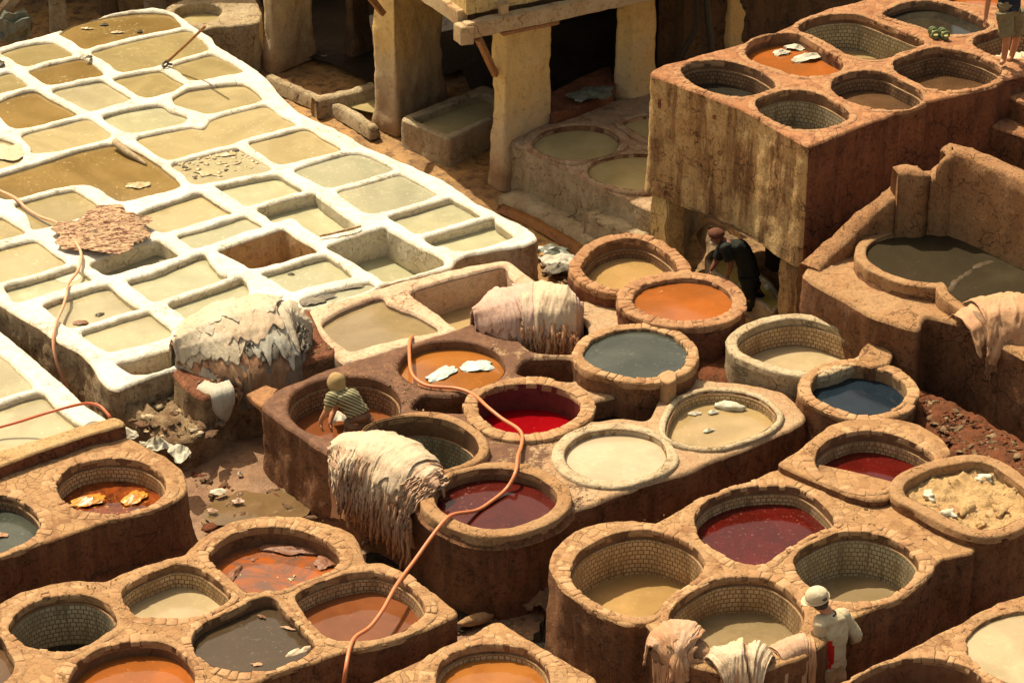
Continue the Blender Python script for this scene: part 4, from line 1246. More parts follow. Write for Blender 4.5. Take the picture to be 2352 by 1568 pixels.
blk('V15B', 'masonry_block', 'stone topped block around the dark crimson vat beside the soil heap', 'masonry block',
    pl('P 1787,1062 1835,1032 1870,1000 1905,975 1965,960 2040,958 2110,972 2160,1002 2185,1036 2160,1062 2090,1100 2050,1125 2040,1144 2000,1150 1950,1136 1887,1110 1830,1085', 1.285),
    1.285, -.1, PAVE, BROWNWALL, holes('V15B'), rough=.02, flare=.03, seed=8, group='masonry vat blocks')
blk('LL', 'masonry_block', 'stone topped block at the lower left holding seven vats', 'masonry block',
    pl('P -60,1420 0,1384 50,1357 134,1336 187,1331 241,1333 267,1323 334,1296 401,1278 425,1272 451,1243 491,1216 552,1193 618,1182 685,1185 735,1197 786,1213 815,1232 836,1268 842,1290 880,1291 920,1308 970,1342 1020,1378 1048,1402 1047,1412 987,1441 887,1477 786,1497 702,1525 620,1552 568,1575 500,1620 350,1680 200,1720 -100,1720 -170,1600 -150,1480', ZLL),
    ZLL, -.1, PAVE, BROWNWALL, holes('LL'), rough=.018, flare=.05, seed=11, group='masonry vat blocks')
blk('LB', 'masonry_block', 'rounded stone topped block at the left edge holding two vats', 'masonry block',
    pl('P 430,1104 429,1126 401,1151 334,1177 234,1201 134,1234 33,1268 -60,1300 -250,1380 -300,1200 -100,1100 100,1032 240,985 300,1008 345,1030 385,1050 416,1076', ZLB),
    ZLB, -.1, PAVE, BROWNWALL, holes('LB'), rough=.015, flare=.14, seed=14, group='masonry vat blocks')
blk('BC', 'masonry_block', 'low pointed stone paved block at the bottom centre', 'masonry block',
    pl('P 1150,1428 1165,1436 1221,1474 1288,1511 1366,1554 1372,1575 1350,1650 1200,1730 950,1730 820,1640 800,1600 853,1566 953,1517 1054,1470 1130,1430', ZBC),
    ZBC, -.1, PAVE, BROWNWALL, holes('BC'), rough=.015, flare=.04, seed=17, group='masonry vat blocks', tens=.4)
blk('BR', 'masonry_block', 'stone topped block in the bottom right corner', 'masonry block',
    pl('P 2400,1350 2352,1366 2294,1381 2251,1404 2211,1427 2134,1464 2034,1518 1950,1557 1905,1575 1870,1620 1900,1750 2500,1760 2550,1500 2500,1380', ZBR),
    ZBR, -.1, PAVE, BROWNWALL, holes('BR'), rough=.015, flare=.04, seed=20, group='masonry vat blocks')
blk('SP', 'masonry_block', 'low shaded grey platform with round vats beside the ochre pillar', 'masonry block',
    pl('P 1163,322 1201,338 1335,408 1400,440 1492,482 1540,500 1600,400 1590,200 1492,213 1421,229 1330,250 1264,268 1180,300', ZSP),
    ZSP, -.1, PAVESHADE, CREAMWALL, holes('SP'), rough=.02, flare=.06, seed=23, tens=.3, lump=.02, group='masonry vat blocks')
TBP = 'P 1497,172 1501,160 1530,149 1566,139 1640,117 1706,100 1766,80 1900,20 1983,0 2060,-24 2140,-40 2300,-30 2450,30 2460,120 2400,160 2352,172 2303,183 2286,198 2117,237 1967,293 1893,323 1858,335 1836,327 1716,256 1610,213'
blk('TB', 'masonry_block', 'tall streaked masonry block on legs holding the high vats', 'masonry block',
    pl(TBP, ZTB), ZTB, 1.2, PAVERED, TANWALL, holes('TB'), rough=.018, flare=.03, seed=26, tens=.35, rr=.035, lump=.018, group='masonry vat blocks')
blk('RP', 'masonry_block', 'massive brown block carrying the olive black pool at the right', 'masonry block',
    pl('P 1843,626 1886,660 1940,690 1993,720 2060,745 2110,756 2128,726 2201,743 2300,792 2352,820 2500,895 2700,800 2700,640 2500,540 2352,470 2250,430 2160,400 2100,420 2060,440 1950,520', ZRP),
    ZRP, -.1, RIMPL, BROWNWALL, [offset(ALLV[-1]['c'], .012)], rough=.02, flare=.03, seed=29, tens=.4, rr=.05, lump=.02, group='masonry vat blocks')
blk('EDGE', 'masonry_block', 'dark block with a stone top at the right edge beside the tall block', 'masonry block',
    pl('P 2276,288 2290,275 2352,248 2420,225 2500,280 2460,350 2352,313', 2.4), 2.4, -.1, PAVERED, BROWNWALL, [], rough=.02, seed=31, tens=.3, group='masonry vat blocks')
blk('EDGE2', 'masonry_block', 'narrow low ledge joined to the right end of the tall block', 'masonry block',
    pl('P 2292,205 2330,187 2460,160 2500,230 2400,262 2352,240', 2.72), 2.72, -.1, PAVERED, BROWNWALL, [], rough=.02, seed=33, tens=.3, group='masonry vat blocks')
blk('WT', 'lime_terrace', 'large white terrace of square lime pits', 'lime terrace',
    pl('P -120,160 0,107 78,87 136,69 171,53 257,30 346,17 381,22 412,34 442,57 484,85 501,106 545,131 582,156 612,178 652,226 702,266 769,293 836,333 920,370 1020,413 1087,460 1154,495 1200,515 1228,534 1233,548 1208,561 1157,570 1120,577 1074,586 1048,596 1035,612 965,631 883,650 845,672 770,690 709,708 650,712 600,720 520,800 430,842 391,850 340,866 300,882 270,894 245,886 225,862 205,830 177,805 132,781 91,752 27,715 0,697 -120,640', ZWT),
    ZWT, -.1, LIME, LIMEOUT, [d['c'] for d in LP] + [GUT['c']], rough=.035, flare=.10, seed=40, rr=.045, lump=.023, sp=.04)
blk('WT2', 'lime_terrace', 'small white terrace of lime pits at the near left', 'lime terrace',
    pl('P -250,560 -120,670 0,757 41,790 103,843 165,897 202,932 252,966 240,990 100,1030 0,1065 -250,1150', .80),
    .80, -.1, LIME2, LIMEOUT, [d['c'] for d in LP2], rough=.02, flare=.05, seed=43, rr=.05, lump=.018, sp=.05)
blk('PT', 'stone_tank', 'pinkish plastered tank with a wide pond and a deep basin', 'tank',
    pl('P 709,712 780,690 845,668 900,653 950,640 1020,622 1100,606 1157,597 1175,601 1200,622 1242,652 1262,698 1200,733 1090,748 1045,760 900,805 832,824 790,833 768,813 735,765', ZWT + .01),
    ZWT + .01, -.1, PINKLIME, PINKLIME, [d['c'] for d in PT], rough=.02, seed=46, rr=.045, lump=.018)
blk('BENCH', 'masonry_bench', 'brown masonry bench carrying the pile of grey white hides', 'bench',
    pl('P 396,852 430,838 520,795 600,716 650,708 712,712 738,768 772,806 740,820 668,842 610,860 560,874 520,893 470,915 425,890', ZWT + .02),
    ZWT + .02, -.1, REDWALL, MUD2, [], rough=.03, flare=.10, seed=49, rr=.05)

for d in ALLV:
    build_vat(d, OUT.get(d['blk']))
for d in LP + LP2 + PT: build_pit(d)
g = build_pit(GUT); g['category'] = 'gutter'; g.name = 'gutter'

# soil heaps
def heap(name, label, contour, z, zb, mat, lump_, seed, cat='soil heap'):
    o = smooth(pl(contour, z), .05, .04, seed, .7)
    V, T, d = fill_top(o, [], .05, .05, seed)
    Z = [z + (fbm(x * 3, y * 3, seed, 4) * lump_ * 1.5 + abs(fbm(x * 9, y * 9, seed + 2, 4)) * lump_) * min(1, q / .1) - .12 * (1 - min(1, q / .18))**2 for (x, y), q in zip(V, d)]
    e = mesh(name, [(x, y, q) for (x, y), q in zip(V, Z)], T, mat)
    n = len(o)
    tag(e, label, cat)
    wall_strip('slope', o, z - .12, zb, mat, e, .03, .1, 1, seed=seed)
    return e
heap('soil_heap', 'heap of red brown soil and shavings between the pool block and the crimson vat', 'P 2090,868 2140,890 2240,940 2352,1003 2460,1060 2460,1230 2352,1130 2290,1075 2230,1050 2175,1040 2165,1005 2112,975 2085,930', .98, -.1, SOIL, .06, 61)
heap('soil_heap', 'small patch of red soil between the slate grey vat and the white rimmed vat', 'P 1590,800 1650,765 1700,790 1690,880 1610,885', .85, -.1, SOIL, .05, 63)
heap('rubble_slope', 'crumbling pale rubble slope at the near corner of the white terrace', 'P 235,868 300,862 395,850 440,900 510,960 470,990 400,1000 340,985 290,955 250,915', .58, -.1, MUD2, .10, 65, 'rubble slope')
heap('rubble_patch', 'stony rubble at the foot of the left block beside the cream vat', 'P 190,1330 230,1290 330,1275 400,1240 430,1262 400,1290 300,1320 230,1345', .28, -.1, SOIL, .06, 69, 'rubble patch')
puddle('P 470,1180 520,1140 600,1125 680,1135 705,1170 640,1190 560,1200 490,1200', .10)
puddle('P 330,1000 360,980 400,1005 420,1040 380,1060 340,1030', .19)
puddle('P 650,1060 700,1090 740,1130 700,1140 640,1100', .10)
puddle('P 850,1262 900,1290 960,1330 1010,1375 1060,1400 1100,1425 1060,1450 1000,1400 900,1330 840,1290', .03, LQ['dark'])
puddle('P 1180,1500 1240,1440 1260,1400 1270,1500 1260,1540', .03, LQ['dark'])
# ---------------------------------------------------------------- gallery building on pillars
GZ = 2.65
def wall_quad(name, a, b, z0, z1, th, mat, parent, seed=0):
    """plastered wall slab between two plan points"""
    a, b = Vector((a[0], a[1], 0)), Vector((b[0], b[1], 0))
    d = (b - a).normalized(); n = Vector((-d.y, d.x, 0)) * th
    return prism(name, [a, b, b + n, a + n], z0, z1, mat, parent, .015, .006, seed)

c0 = at(1066, 89, GZ)
du = Vector((-.85, 1.5, 0)).normalized()      # left front runs away to the left
dv = Vector((2.77, 1.5, 0)).normalized()      # right front runs away to the right
gal = empty('gallery_building', (c0.x, c0.y, 0), 'ochre plastered building raised on square pillars with a peeling wooden edge beam', 'building')

def pillar(name, L_, C_, R_, zb, zt, mat, parent, seed, batter=.06):
    a, b, c = at(*L_, zb), at(*C_, zb), at(*R_, zb)
    d = a + (c - b)
    lp = smooth([a, b, c, d], .05, .0, seed, .0)
    lp = lp[::1]
    k = lp.mean(0)
    n = len(lp)
    nr = offset(lp, 1.) - lp
    rows = int((zt - zb) / .08)
    V, F = [], []
    for j in range(rows + 1):
        t = j / rows; z = zb + (zt - zb) * t
        for i in range(n):
            x, y = lp[i]
            o = fbm(x * 5, y * 5, z * 5 + seed, 4) * .028 + fbm(x * 1.5, y * 1.5, z * 1.5 + seed, 2) * .04 - batter * (t - .3) + .05 * max(0, .15 - t) / .15
            V.append((x + nr[i][0] * o, y + nr[i][1] * o, z))
    for j in range(rows):
        for i in range(n):
            q, r_ = j * n + i, j * n + (i + 1) % n
            F.append((q, r_, r_ + n, q + n))
    F.append(tuple(rows * n + i for i in range(n)))
    return mesh(name, V, F, mat, parent)

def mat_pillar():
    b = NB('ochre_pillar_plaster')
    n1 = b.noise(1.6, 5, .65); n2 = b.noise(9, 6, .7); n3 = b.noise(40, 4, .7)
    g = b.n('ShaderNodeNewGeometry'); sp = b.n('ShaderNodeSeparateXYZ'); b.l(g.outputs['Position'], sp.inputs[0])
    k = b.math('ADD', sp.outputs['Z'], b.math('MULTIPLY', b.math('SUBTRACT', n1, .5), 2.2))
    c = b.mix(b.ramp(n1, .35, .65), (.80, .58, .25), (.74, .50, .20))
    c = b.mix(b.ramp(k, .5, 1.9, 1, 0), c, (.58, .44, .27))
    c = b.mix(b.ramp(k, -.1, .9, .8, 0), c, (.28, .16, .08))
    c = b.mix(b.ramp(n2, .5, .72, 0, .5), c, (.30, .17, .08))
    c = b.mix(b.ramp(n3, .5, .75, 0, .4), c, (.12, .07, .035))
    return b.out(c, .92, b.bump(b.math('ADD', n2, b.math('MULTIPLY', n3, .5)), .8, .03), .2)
PILM = mat_pillar()
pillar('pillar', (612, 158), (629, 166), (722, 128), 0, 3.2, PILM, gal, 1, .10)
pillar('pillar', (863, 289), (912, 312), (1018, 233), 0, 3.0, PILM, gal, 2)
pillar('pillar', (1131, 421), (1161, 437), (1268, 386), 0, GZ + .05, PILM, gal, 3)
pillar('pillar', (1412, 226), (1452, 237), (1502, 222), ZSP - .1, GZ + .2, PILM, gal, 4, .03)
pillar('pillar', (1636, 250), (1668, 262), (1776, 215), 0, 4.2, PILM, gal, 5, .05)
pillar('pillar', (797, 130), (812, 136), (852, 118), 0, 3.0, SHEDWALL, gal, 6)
# edge beams, floor slab and ochre walls of the upper storey
def beam(a, b, z, w_, h, mat, parent, name='edge_beam', seed=0):
    a, b = Vector((a[0], a[1], 0)), Vector((b[0], b[1], 0))
    d = (b - a).normalized(); n = Vector((-d.y, d.x, 0)) * w_
    return prism(name, [a, b, b + n, a + n], z, z + h, mat, parent, .012, .008, seed)
pL = c0 + du * 7.5; pR = c0 + dv * 9
beam(c0 + dv * .0 - du * .10, pR, GZ + .01, .16, .24, BEAM, gal, seed=1)
beam(pL, c0 + du * .165, GZ + .12, .16, .24, BEAM, gal, seed=2)
prism('beam_end', [c0 + dv * -.11 - du * .10, c0 + dv * .10 - du * .135, c0 + dv * .10 + du * .14, c0 + dv * -.11 + du * .14], GZ - .06, GZ + .22, BEAM, gal, .01, .006, 3)
q0 = c0 + dv * .1 + du * .1
far_ = c0 + du * 7.5 + dv * 9
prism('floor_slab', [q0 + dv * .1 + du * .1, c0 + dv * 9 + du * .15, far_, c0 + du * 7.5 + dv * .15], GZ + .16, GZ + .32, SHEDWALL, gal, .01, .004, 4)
wall_quad('upper_wall', q0, c0 + dv * 9 + du * .1, GZ + .30, 5.4, .25, OCHRE, gal, 5)
wall_quad('upper_wall', c0 + du * 7.5 + dv * .1, q0 + du * .005, GZ + .32, 5.4, .25, OCHRE, gal, 6)
for s_, k_ in ((.55, dv), (2.2, dv), (4.2, dv)):
    p_ = q0 + k_ * s_
    obox('timber_bracket', (p_.x + .0 - du.x * .10, p_.y - du.y * .10, GZ + .34), math.atan2(dv.y, dv.x), .13, .10, .20, BEAM, gal)
# bearing plank on the corner pillar
obox('bearing_plank', tuple(at(1212, 62, GZ + .0) + Vector((0, .1, 0)))[:2] + (GZ - .03,), math.atan2(dv.y, dv.x), .95, .22, .06, WOODD, gal)
# diagonal wooden braces
def strut(name, a, b, w_, mat, parent):
    a, b = Vector(a), Vector(b)
    d = (b - a); L = d.length
    o = prism(name, [(-w_ / 2, -w_ / 2), (w_ / 2, -w_ / 2), (w_ / 2, w_ / 2), (-w_ / 2, w_ / 2)], 0, L, mat, None, .006, .003, a.x)
    me = o.data
    M = Matrix.Translation(a) @ d.to_track_quat('Z', 'Y').to_matrix().to_4x4()
    me.transform(M)
    o.parent = parent; o.matrix_parent_inverse = Matrix.Translation(parent.location).inverted()
    return o
strut('brace', atY(1098, 88, 37.75), atY(1138, 172, 38.25), .09, WOODD, gal)
strut('brace', atY(845, -12, 39.9), atY(880, 32, 40.1), .09, WOODD, gal)
# dark back of the ground floor
cb = c0 + du * .2 + dv * .2
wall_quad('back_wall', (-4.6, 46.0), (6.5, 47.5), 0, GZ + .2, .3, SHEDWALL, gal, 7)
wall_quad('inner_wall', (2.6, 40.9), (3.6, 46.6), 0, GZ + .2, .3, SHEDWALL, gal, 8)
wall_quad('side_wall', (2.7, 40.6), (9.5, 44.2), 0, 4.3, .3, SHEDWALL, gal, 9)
tube('drain_pipe', [atY(1598, -30, 40.6), atY(1600, 30, 40.6), atY(1592, 80, 40.6), atY(1575, 110, 40.6), atY(1560, 140, 40.6)], .035, METAL, gal)
tube('drain_pipe', [atY(1622, -30, 40.4), atY(1626, 40, 40.4), atY(1634, 110, 40.4), atY(1636, 190, 40.4)], .05, METAL, gal)

# far range of buildings behind the upper end of the terrace
far = empty('far_gallery', (-10, 45, 0), 'dim colonnaded shed behind the far end of the white terrace', 'building')
FZ = 3.4
for k_, (L_, C_, R_) in enumerate((((118, 72), (122, 76), (157, 70)), ((336, 34), (342, 38), (383, 30)), ((228, 30), (232, 33), (268, 26)))):
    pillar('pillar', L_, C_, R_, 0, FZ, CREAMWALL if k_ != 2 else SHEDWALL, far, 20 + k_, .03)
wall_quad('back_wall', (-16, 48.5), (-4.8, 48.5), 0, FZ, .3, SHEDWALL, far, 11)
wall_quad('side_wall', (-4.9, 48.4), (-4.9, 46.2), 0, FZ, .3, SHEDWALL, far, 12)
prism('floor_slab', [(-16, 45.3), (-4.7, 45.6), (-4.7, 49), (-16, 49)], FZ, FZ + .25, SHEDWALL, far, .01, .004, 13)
prism('upper_storey', [(-16, 45.35), (-4.75, 45.65), (-4.75, 49), (-16, 49)], FZ + .25, 5.6, OCHRE, far, .02, .006, 14)
ol = smooth(pl('P -130,92 -60,70 20,52 60,50 110,46 112,60 60,78 0,95 -100,120', .35), .06, .03, 4)
obox('sack', tuple(at(35, 62, .5)), .4, .55, .3, .5, SHEETGREY, None, .08, .04)
bpy.data.objects['sack'].name = 'plastic_sheet'
tag(bpy.data.objects['plastic_sheet'], 'grey plastic bundle against the shed pillar at the far left', 'plastic bundle')
strut_ = empty('timber_post', tuple(at(10, 40, 1.2)), 'leaning pale timber at the top left corner', 'timber')
strut('plank', atY(-18, 55, 43.6), atY(46, -22, 43.9), .16, BEAM, strut_)

# olive basin and pale kerb beyond the terrace
blk('FARB', 'masonry_block', 'dim bluish plastered basin behind the far end of the white terrace', 'masonry block',
    pl('P 380,20 420,0 500,-14 580,-10 600,30 592,52 540,58 500,62 470,68 440,58 415,42', .85), .85, -.1, CREAMWALL, CREAMWALL,
    [smooth(pl('P 400,24 430,10 480,8 510,20 500,38 470,52 440,50 418,40', .85), .05, .01, 2)], seed=71, group='masonry vat blocks')
_h = smooth(pl('P 400,24 430,10 480,8 510,20 500,38 470,52 440,50 418,40', .85), .05, .01, 2)
wall_strip('basin_wall', _h, .82, .4, CREAMWALL, BLOCKS['FARB'], .01, 0, -1)
liquid('basin_water', offset(_h, .03), .66, LQ['shade'], BLOCKS['FARB'])

def kerb(name, label, pts, z, w_, mat, zb=0, cat='kerb', group=None):
    P = smooth(pl(pts, z), .06, 0, 1, .8, closed=False)
    n = len(P)
    V, F = [], []
    for i in range(n):
        d = P[min(i + 1, n - 1)] - P[max(i - 1, 0)]; d = d / (np.linalg.norm(d) + 1e-9); q = np.array([d[1], -d[0]])
        x, y = P[i]
        o = fbm(x * 6, y * 6, 1) * .03; hz = fbm(x * 5, y * 5, 7) * .02
        for k_, dz in ((w_ / 2 + .03, zb), (w_ / 2 + o, z - .04 + hz), (w_ / 2 - .03 + o, z + hz), (-w_ / 2 + .03 - o, z + hz), (-w_ / 2 - o, z - .04 + hz), (-w_ / 2 - .03, zb)):
            V.append((x + q[0] * k_, y + q[1] * k_, dz))
    for i in range(n - 1):
        for k_ in range(5):
            a = i * 6 + k_
            F.append((a, a + 1, a + 7, a + 6))
    F.append((0, 1, 2, 3, 4, 5)); F.append(tuple((n - 1) * 6 + k_ for k_ in range(6)))
    o = mesh(name, V, F, mat)
    tag(o, label, cat, group)
    return o
kerb('kerb', 'low worn kerb running from the far pillar to the next one', 'P 618,172 660,190 715,214 770,238 800,250 862,290', .22, .14, CREAMWALL)
kerb('kerb', 'pale kerb stone inside the gallery between two pillars', 'P 720,226 790,212 860,192', .32, .2, CREAMWALL)
kerb('kerb', 'shallow step along the foot of the shaded platform', 'P 1170,440 1260,478 1340,520 1420,560 1500,600', .10, .5, PASSAGE if False else CREAMWALL)
kerb('kerb', 'broken orange stained kerb beside the end of the white terrace', 'P 1150,470 1230,505 1300,545 1345,575', .07, .18, PASSAGE)
kerb('step', 'worn low step at the near end of the shaded platform', 'P 1370,478 1420,500 1500,530', .42, .5, CREAMWALL, 0, 'step')
# trough
tro = smooth(pl('P 924,275 934,264 1107,196 1150,212 1150,262 1036,318 1024,318', .44), .05, .01, 3, .25)
trh = smooth(pl('P 950,271 1107,213 1130,222 1130,262 1030,306 1015,302', .44), .05, .01, 3, .25)
e = empty('water_trough', (centre(tro).x, centre(tro).y, 0), 'rectangular plastered water trough between two ochre pillars', 'trough')
top_mesh('rim', tro, [trh], .44, CREAMWALL, e, .05, .03, .012, 5)
wall_strip('side_wall', tro, .41, -.1, CREAMWALL, e, .02, .03, 1)
wall_strip('inner_wall', trh, .41, .1, CREAMWALL, e, .01, 0, -1)
liquid('water', offset(trh, .02), .30, LQ['shade'], e)
# trough with olive water further back and dark shapes under the gallery
tw = smooth(pl('P 760,236 800,226 862,210 866,262 830,256', .1), .05, .01, 3, .3)
tag(liquid('water_patch', tw, .12, LQ['shade']), kind='structure')
blk('DARKB', 'masonry_block', 'dark brown ledge deep under the gallery with a sheet lying on it', 'masonry block',
    pl('P 1262,215 1330,178 1400,150 1410,205 1330,245 1265,262', .95), .95, -.1, REDWALL, REDWALL, [], seed=77, group='masonry vat blocks', tens=.3)
crumple_m = crumple('grey_sheet', at(1355, 222, .98), .42, .20, SHEETGREY, None, .10, .5, 3)
tag(crumple_m, 'crumpled grey green sheet on the ledge under the gallery', 'sheet')

# ---------------------------------------------------------------- legs and passage under the tall block
def leg(L_, C_, R_, mat, seed, zb=-.05, zt=1.22):
    return pillar('leg', L_, C_, R_, zb, zt, mat, BLOCKS['TB'], seed, 0)
def below(px_, py_, z):        # point under a spot of the block's top outline
    p = at(px_, py_, ZTB); return p
cL, cC, cR = at(1497, 172, ZTB), at(1850, 334, ZTB), at(2286, 197, ZTB)
dl = (cC - cL).normalized(); dr = (cR - cC).normalized()
LW = (cC - cL).length
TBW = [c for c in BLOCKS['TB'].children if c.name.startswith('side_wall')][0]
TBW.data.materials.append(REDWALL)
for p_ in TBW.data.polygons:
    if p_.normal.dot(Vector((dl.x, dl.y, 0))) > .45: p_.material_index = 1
def legbox(t0, t1, dep, seed, mat=TANWALL):
    a = cL + dl * t0 + dr * .03; b = cL + dl * t1 + dr * .03
    lp = [a, b, b + dr * dep, a + dr * dep]
    o = prism('leg', [(p.x, p.y) for p in lp], -.05, 1.24, mat, BLOCKS['TB'], .02, .015, seed)
    return o
legbox(.02, .36, .34, 1, OCHRE)
legbox(LW - .40, LW - .02, .34, 2)
a = cC - dl * .06 + dr * .36
prism('lower_wall', [(p.x, p.y) for p in (a, a + dr * 4.5, a + dr * 4.5 - dl * .3, a - dl * .3)], -.05, 1.24, REDWALL, BLOCKS['TB'], .02, .012, 5)
DKW = mat_plaster('shade_black_plaster', (.05, .03, .018), (.035, .02, .012), (.02, .012, .008), 0, 1, .8, .5, .3)  # near-black colour stands in for the shade inside the opening
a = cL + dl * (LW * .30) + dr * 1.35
prism('back_wall', [(v.x, v.y) for v in (a, a + dl * (LW * .72), a + dl * (LW * .72) + dr * .2, a + dr * .2)], -.05, 1.235, DKW, BLOCKS['TB'], .02, .01, 6)  # wall added to darken the opening under the tall block
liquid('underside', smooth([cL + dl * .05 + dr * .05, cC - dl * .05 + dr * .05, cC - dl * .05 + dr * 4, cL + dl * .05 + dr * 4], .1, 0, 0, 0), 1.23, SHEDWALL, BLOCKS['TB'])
# trough of yellow water under the tall block
ty = smooth(pl('P 1618,590 1640,572 1700,590 1740,620 1775,650 1800,690 1775,716 1740,690 1690,655 1640,625', .30), .05, .01, 9, .4)
tyi = offset(ty, -.07)
e = empty('water_trough', (centre(ty).x, centre(ty).y, 0), 'trough of yellow water under the tall block where the dark clad worker stoops', 'trough')
top_mesh('rim', ty, [tyi], .30, CREAMWALL, e, .05, .02, .008, 5)
wall_strip('side_wall', ty, .28, -.1, CREAMWALL, e, .01)
wall_strip('inner_wall', tyi, .28, .1, CREAMWALL, e, .01, 0, -1)
liquid('water', offset(tyi, .01), .22, mat_liquid('yellow_water', (.56, .40, .10), (.50, .34, .08), .1, 1, (.8, .7, .45), .6), e)
heap('rubble_patch', 'pale rubble behind the stooping worker under the tall block', 'P 1600,520 1640,500 1700,540 1690,585 1630,575', .10, -.1, MUD2, .08, 73, 'rubble patch')

# ---------------------------------------------------------------- walls of the pool
def sloped_wall(name, label, pts, w_, zb, mat, seed=0):
    """pts: (px, py, z) along the middle of the top"""
    P = [at(a, b, z) for a, b, z in pts]
    Q, _ = resample(P, 60)
    V, F = [], []
    for i, p in enumerate(Q):
        d = Q[min(i + 1, 60)] - Q[max(i - 1, 0)]; d.z = 0; d.normalize(); n = Vector((d.y, -d.x, 0))
        prof = [(w_ / 2 + .02, zb - p.z)]
        m = 12
        for j in range(m, 0, -1): prof.append((w_ / 2, -.04 - (p.z - zb - .04) * j / (m + 1)))
        prof += [(w_ / 2, -.04), (w_ / 2 - .03, 0), (0, .006), (-w_ / 2 + .03, 0), (-w_ / 2, -.04), (-w_ / 2 - .02, zb - p.z)]
        for k_, dz in prof:
            q = p + n * k_ + Vector((0, 0, dz))
            o = fbm(q.x * 5, q.y * 5, q.z * 5 + seed, 3) * .02
            V.append(q + n * (o if k_ >= 0 else -o) + Vector((0, 0, o if abs(dz) < .05 else 0)))
    m = len(prof)
    for i in range(60):
        for k_ in range(m - 1):
            a = i * m + k_
            F.append((a, a + 1, a + m + 1, a + m))
    F.append(tuple(range(m))); F.append(tuple(60 * m + k_ for k_ in range(m)))
    o = mesh(name, V, F, mat)
    tag(o, label, 'wall')
    return o
sloped_wall('sloped_wall', 'thick tan wall rising from the pool block corner beside the tall block',
            [(1860, 612, 1.74), (1885, 585, 1.80), (1930, 545, 1.95), (1985, 492, 2.15), (2035, 450, 2.38), (2072, 424, 2.50)], .30, 1.0, mat_plaster('tan_wall', (.40, .22, .105), (.34, .17, .075), (.19, .085, .04), .25, 1.4, .9, .6, .5), 3)
WALLT = bpy.data.materials['tan_wall']
w2 = sloped_wall('high_wall', 'high stepped wall with a flat pale top behind the olive black pool',
            [(2056, 392, 2.76), (2085, 386, 2.78), (2116, 392, 2.76), (2124, 402, 2.66), (2140, 402, 2.66), (2158, 385, 2.76), (2176, 352, 3.0), (2186, 336, 3.05), (2230, 350, 3.05), (2352, 404, 3.05), (2520, 480, 3.05)], .27, 1.0, WALLT, 8)

# ---------------------------------------------------------------- parapet, wall pieces
blk('PAR', 'parapet_wall', 'tan parapet between the small white terrace and the left vat block', 'wall',
    pl('P -140,1080 0,1032 23,1026 190,976 240,962 262,957 282,964 285,975 200,998 100,1032 0,1068 -140,1115', 1.12), 1.12, -.1,
    mat_plaster('tan_parapet', (.54, .36, .18), (.46, .28, .12), (.28, .13, .05), .1, 1.4, .7, .5, .4), REDWALL, [], rough=.015, seed=80, tens=.3, sp=.04)
prism('timber_plank', [(p.x, p.y) for p in pl('P 566,905 612,885 640,893 612,928 600,935', .98)], .90, .98, WOODD, None, .01, .01, 2)
tag(bpy.data.objects['timber_plank'], 'stained plank bridging the bench and the central block', 'plank')
blk('NOTCH', 'stone_stub', 'square stone stub on the near side of the slate grey vat', 'stone stub',
    pl('P 1516,856 1538,848 1556,855 1554,870 1535,880 1517,870', 1.36), 1.36, .9, STONE, RIMPL, [], rough=.012, seed=83, tens=.2, sp=.03, rr=.02)
blk('STUB', 'stone_stub', 'short wall stub joining the white rimmed vat to the pool block', 'stone stub',
    pl('P 1978,800 2000,783 2030,790 2052,810 2040,835 2000,842 1970,828', 1.28), 1.28, 0, RIMPL, BROWNWALL, [], rough=.015, seed=85, tens=.4, sp=.04)
# sunken divider of the pool
sloped_wall('pool_divider', 'narrow divider wall just breaking the surface of the pool', [(2176, 668, 1.868), (2190, 652, 1.856), (2212, 632, 1.848), (2245, 612, 1.842), (2290, 598, 1.838), (2350, 596, 1.832)], .13, 1.6, mat_plaster('soaked_ridge', (.10, .07, .04), (.08, .055, .03), (.05, .03, .02), 0, 2, .4, .5, .3, None, .4), 5)

# ---------------------------------------------------------------- hoses
def hose(label, pts, r, mat):
    P = [at(a, b, z) for a, b, z in pts]
    o = tube('hose', P, r, mat, None, 10, 5)
    tag(o, label, 'hose', 'orange hoses')
def z3(s, zs):
    q = px(s)
    return [(a, b, z) for (a, b), z in zip(q, zs)]
hose('faded salmon hose lying across the left end of the white terrace',
     z3('J -400,80 -200,110 0,190 170,270 300,390 450,480 620,540 740,640 840,760 898,860 905,960 865,1090 760,1230 742,1350 705,1480 650,1600 M 605,450 595,600 620,760 680,940 760,1080',
        [.99, .99, .98, .99, .95, .95, 1.0, 1.04, 1.06, 1.05, 1.02, 1.0, 1.0, 1.02, .98, 1.0, 1.0, .9, .75, .55, .35]), .021, HOSEPALE)
hose('red orange hose curling over the corner of the small near terrace',
     z3('M -400,1620 -150,1575 0,1530 250,1460 500,1380 750,1310 960,1268 1100,1290 1190,1370 1240,1440 1270,1520', [.84, .84, .84, .9, 1.0, 1.05, 1.02, 1.0, .96, .9, .7]), .019, HOSERED)
hose('long orange hose looping over the red vats and down across the russet vat',
     z3('E 480,742 462,780 460,860 470,975 510,1040 600,1085 780,1100 900,1142 1000,1230 1100,1310 1200,1372 1236,1425 1228,1500 1205,1567 H 1190,120 1130,230 1030,315 920,382 760,410 690,465 600,580 500,720 410,840 350,930 280,1060 190,1180 90,1250 50,1330 22,1480 5,1620 -10,1800',
        [.98, 1.07, 1.10, 1.10, 1.10, 1.09, 1.09, 1.10, 1.14, 1.12, 1.14, 1.13, 1.12, 1.18, 1.17, 1.05, 1.02, 1.03, 1.19, 1.19, 1.12, 1.05, 1.01, 1.02, .99, .97, 1.0, 1.0, .9, .6, .2]), .023, HOSE)

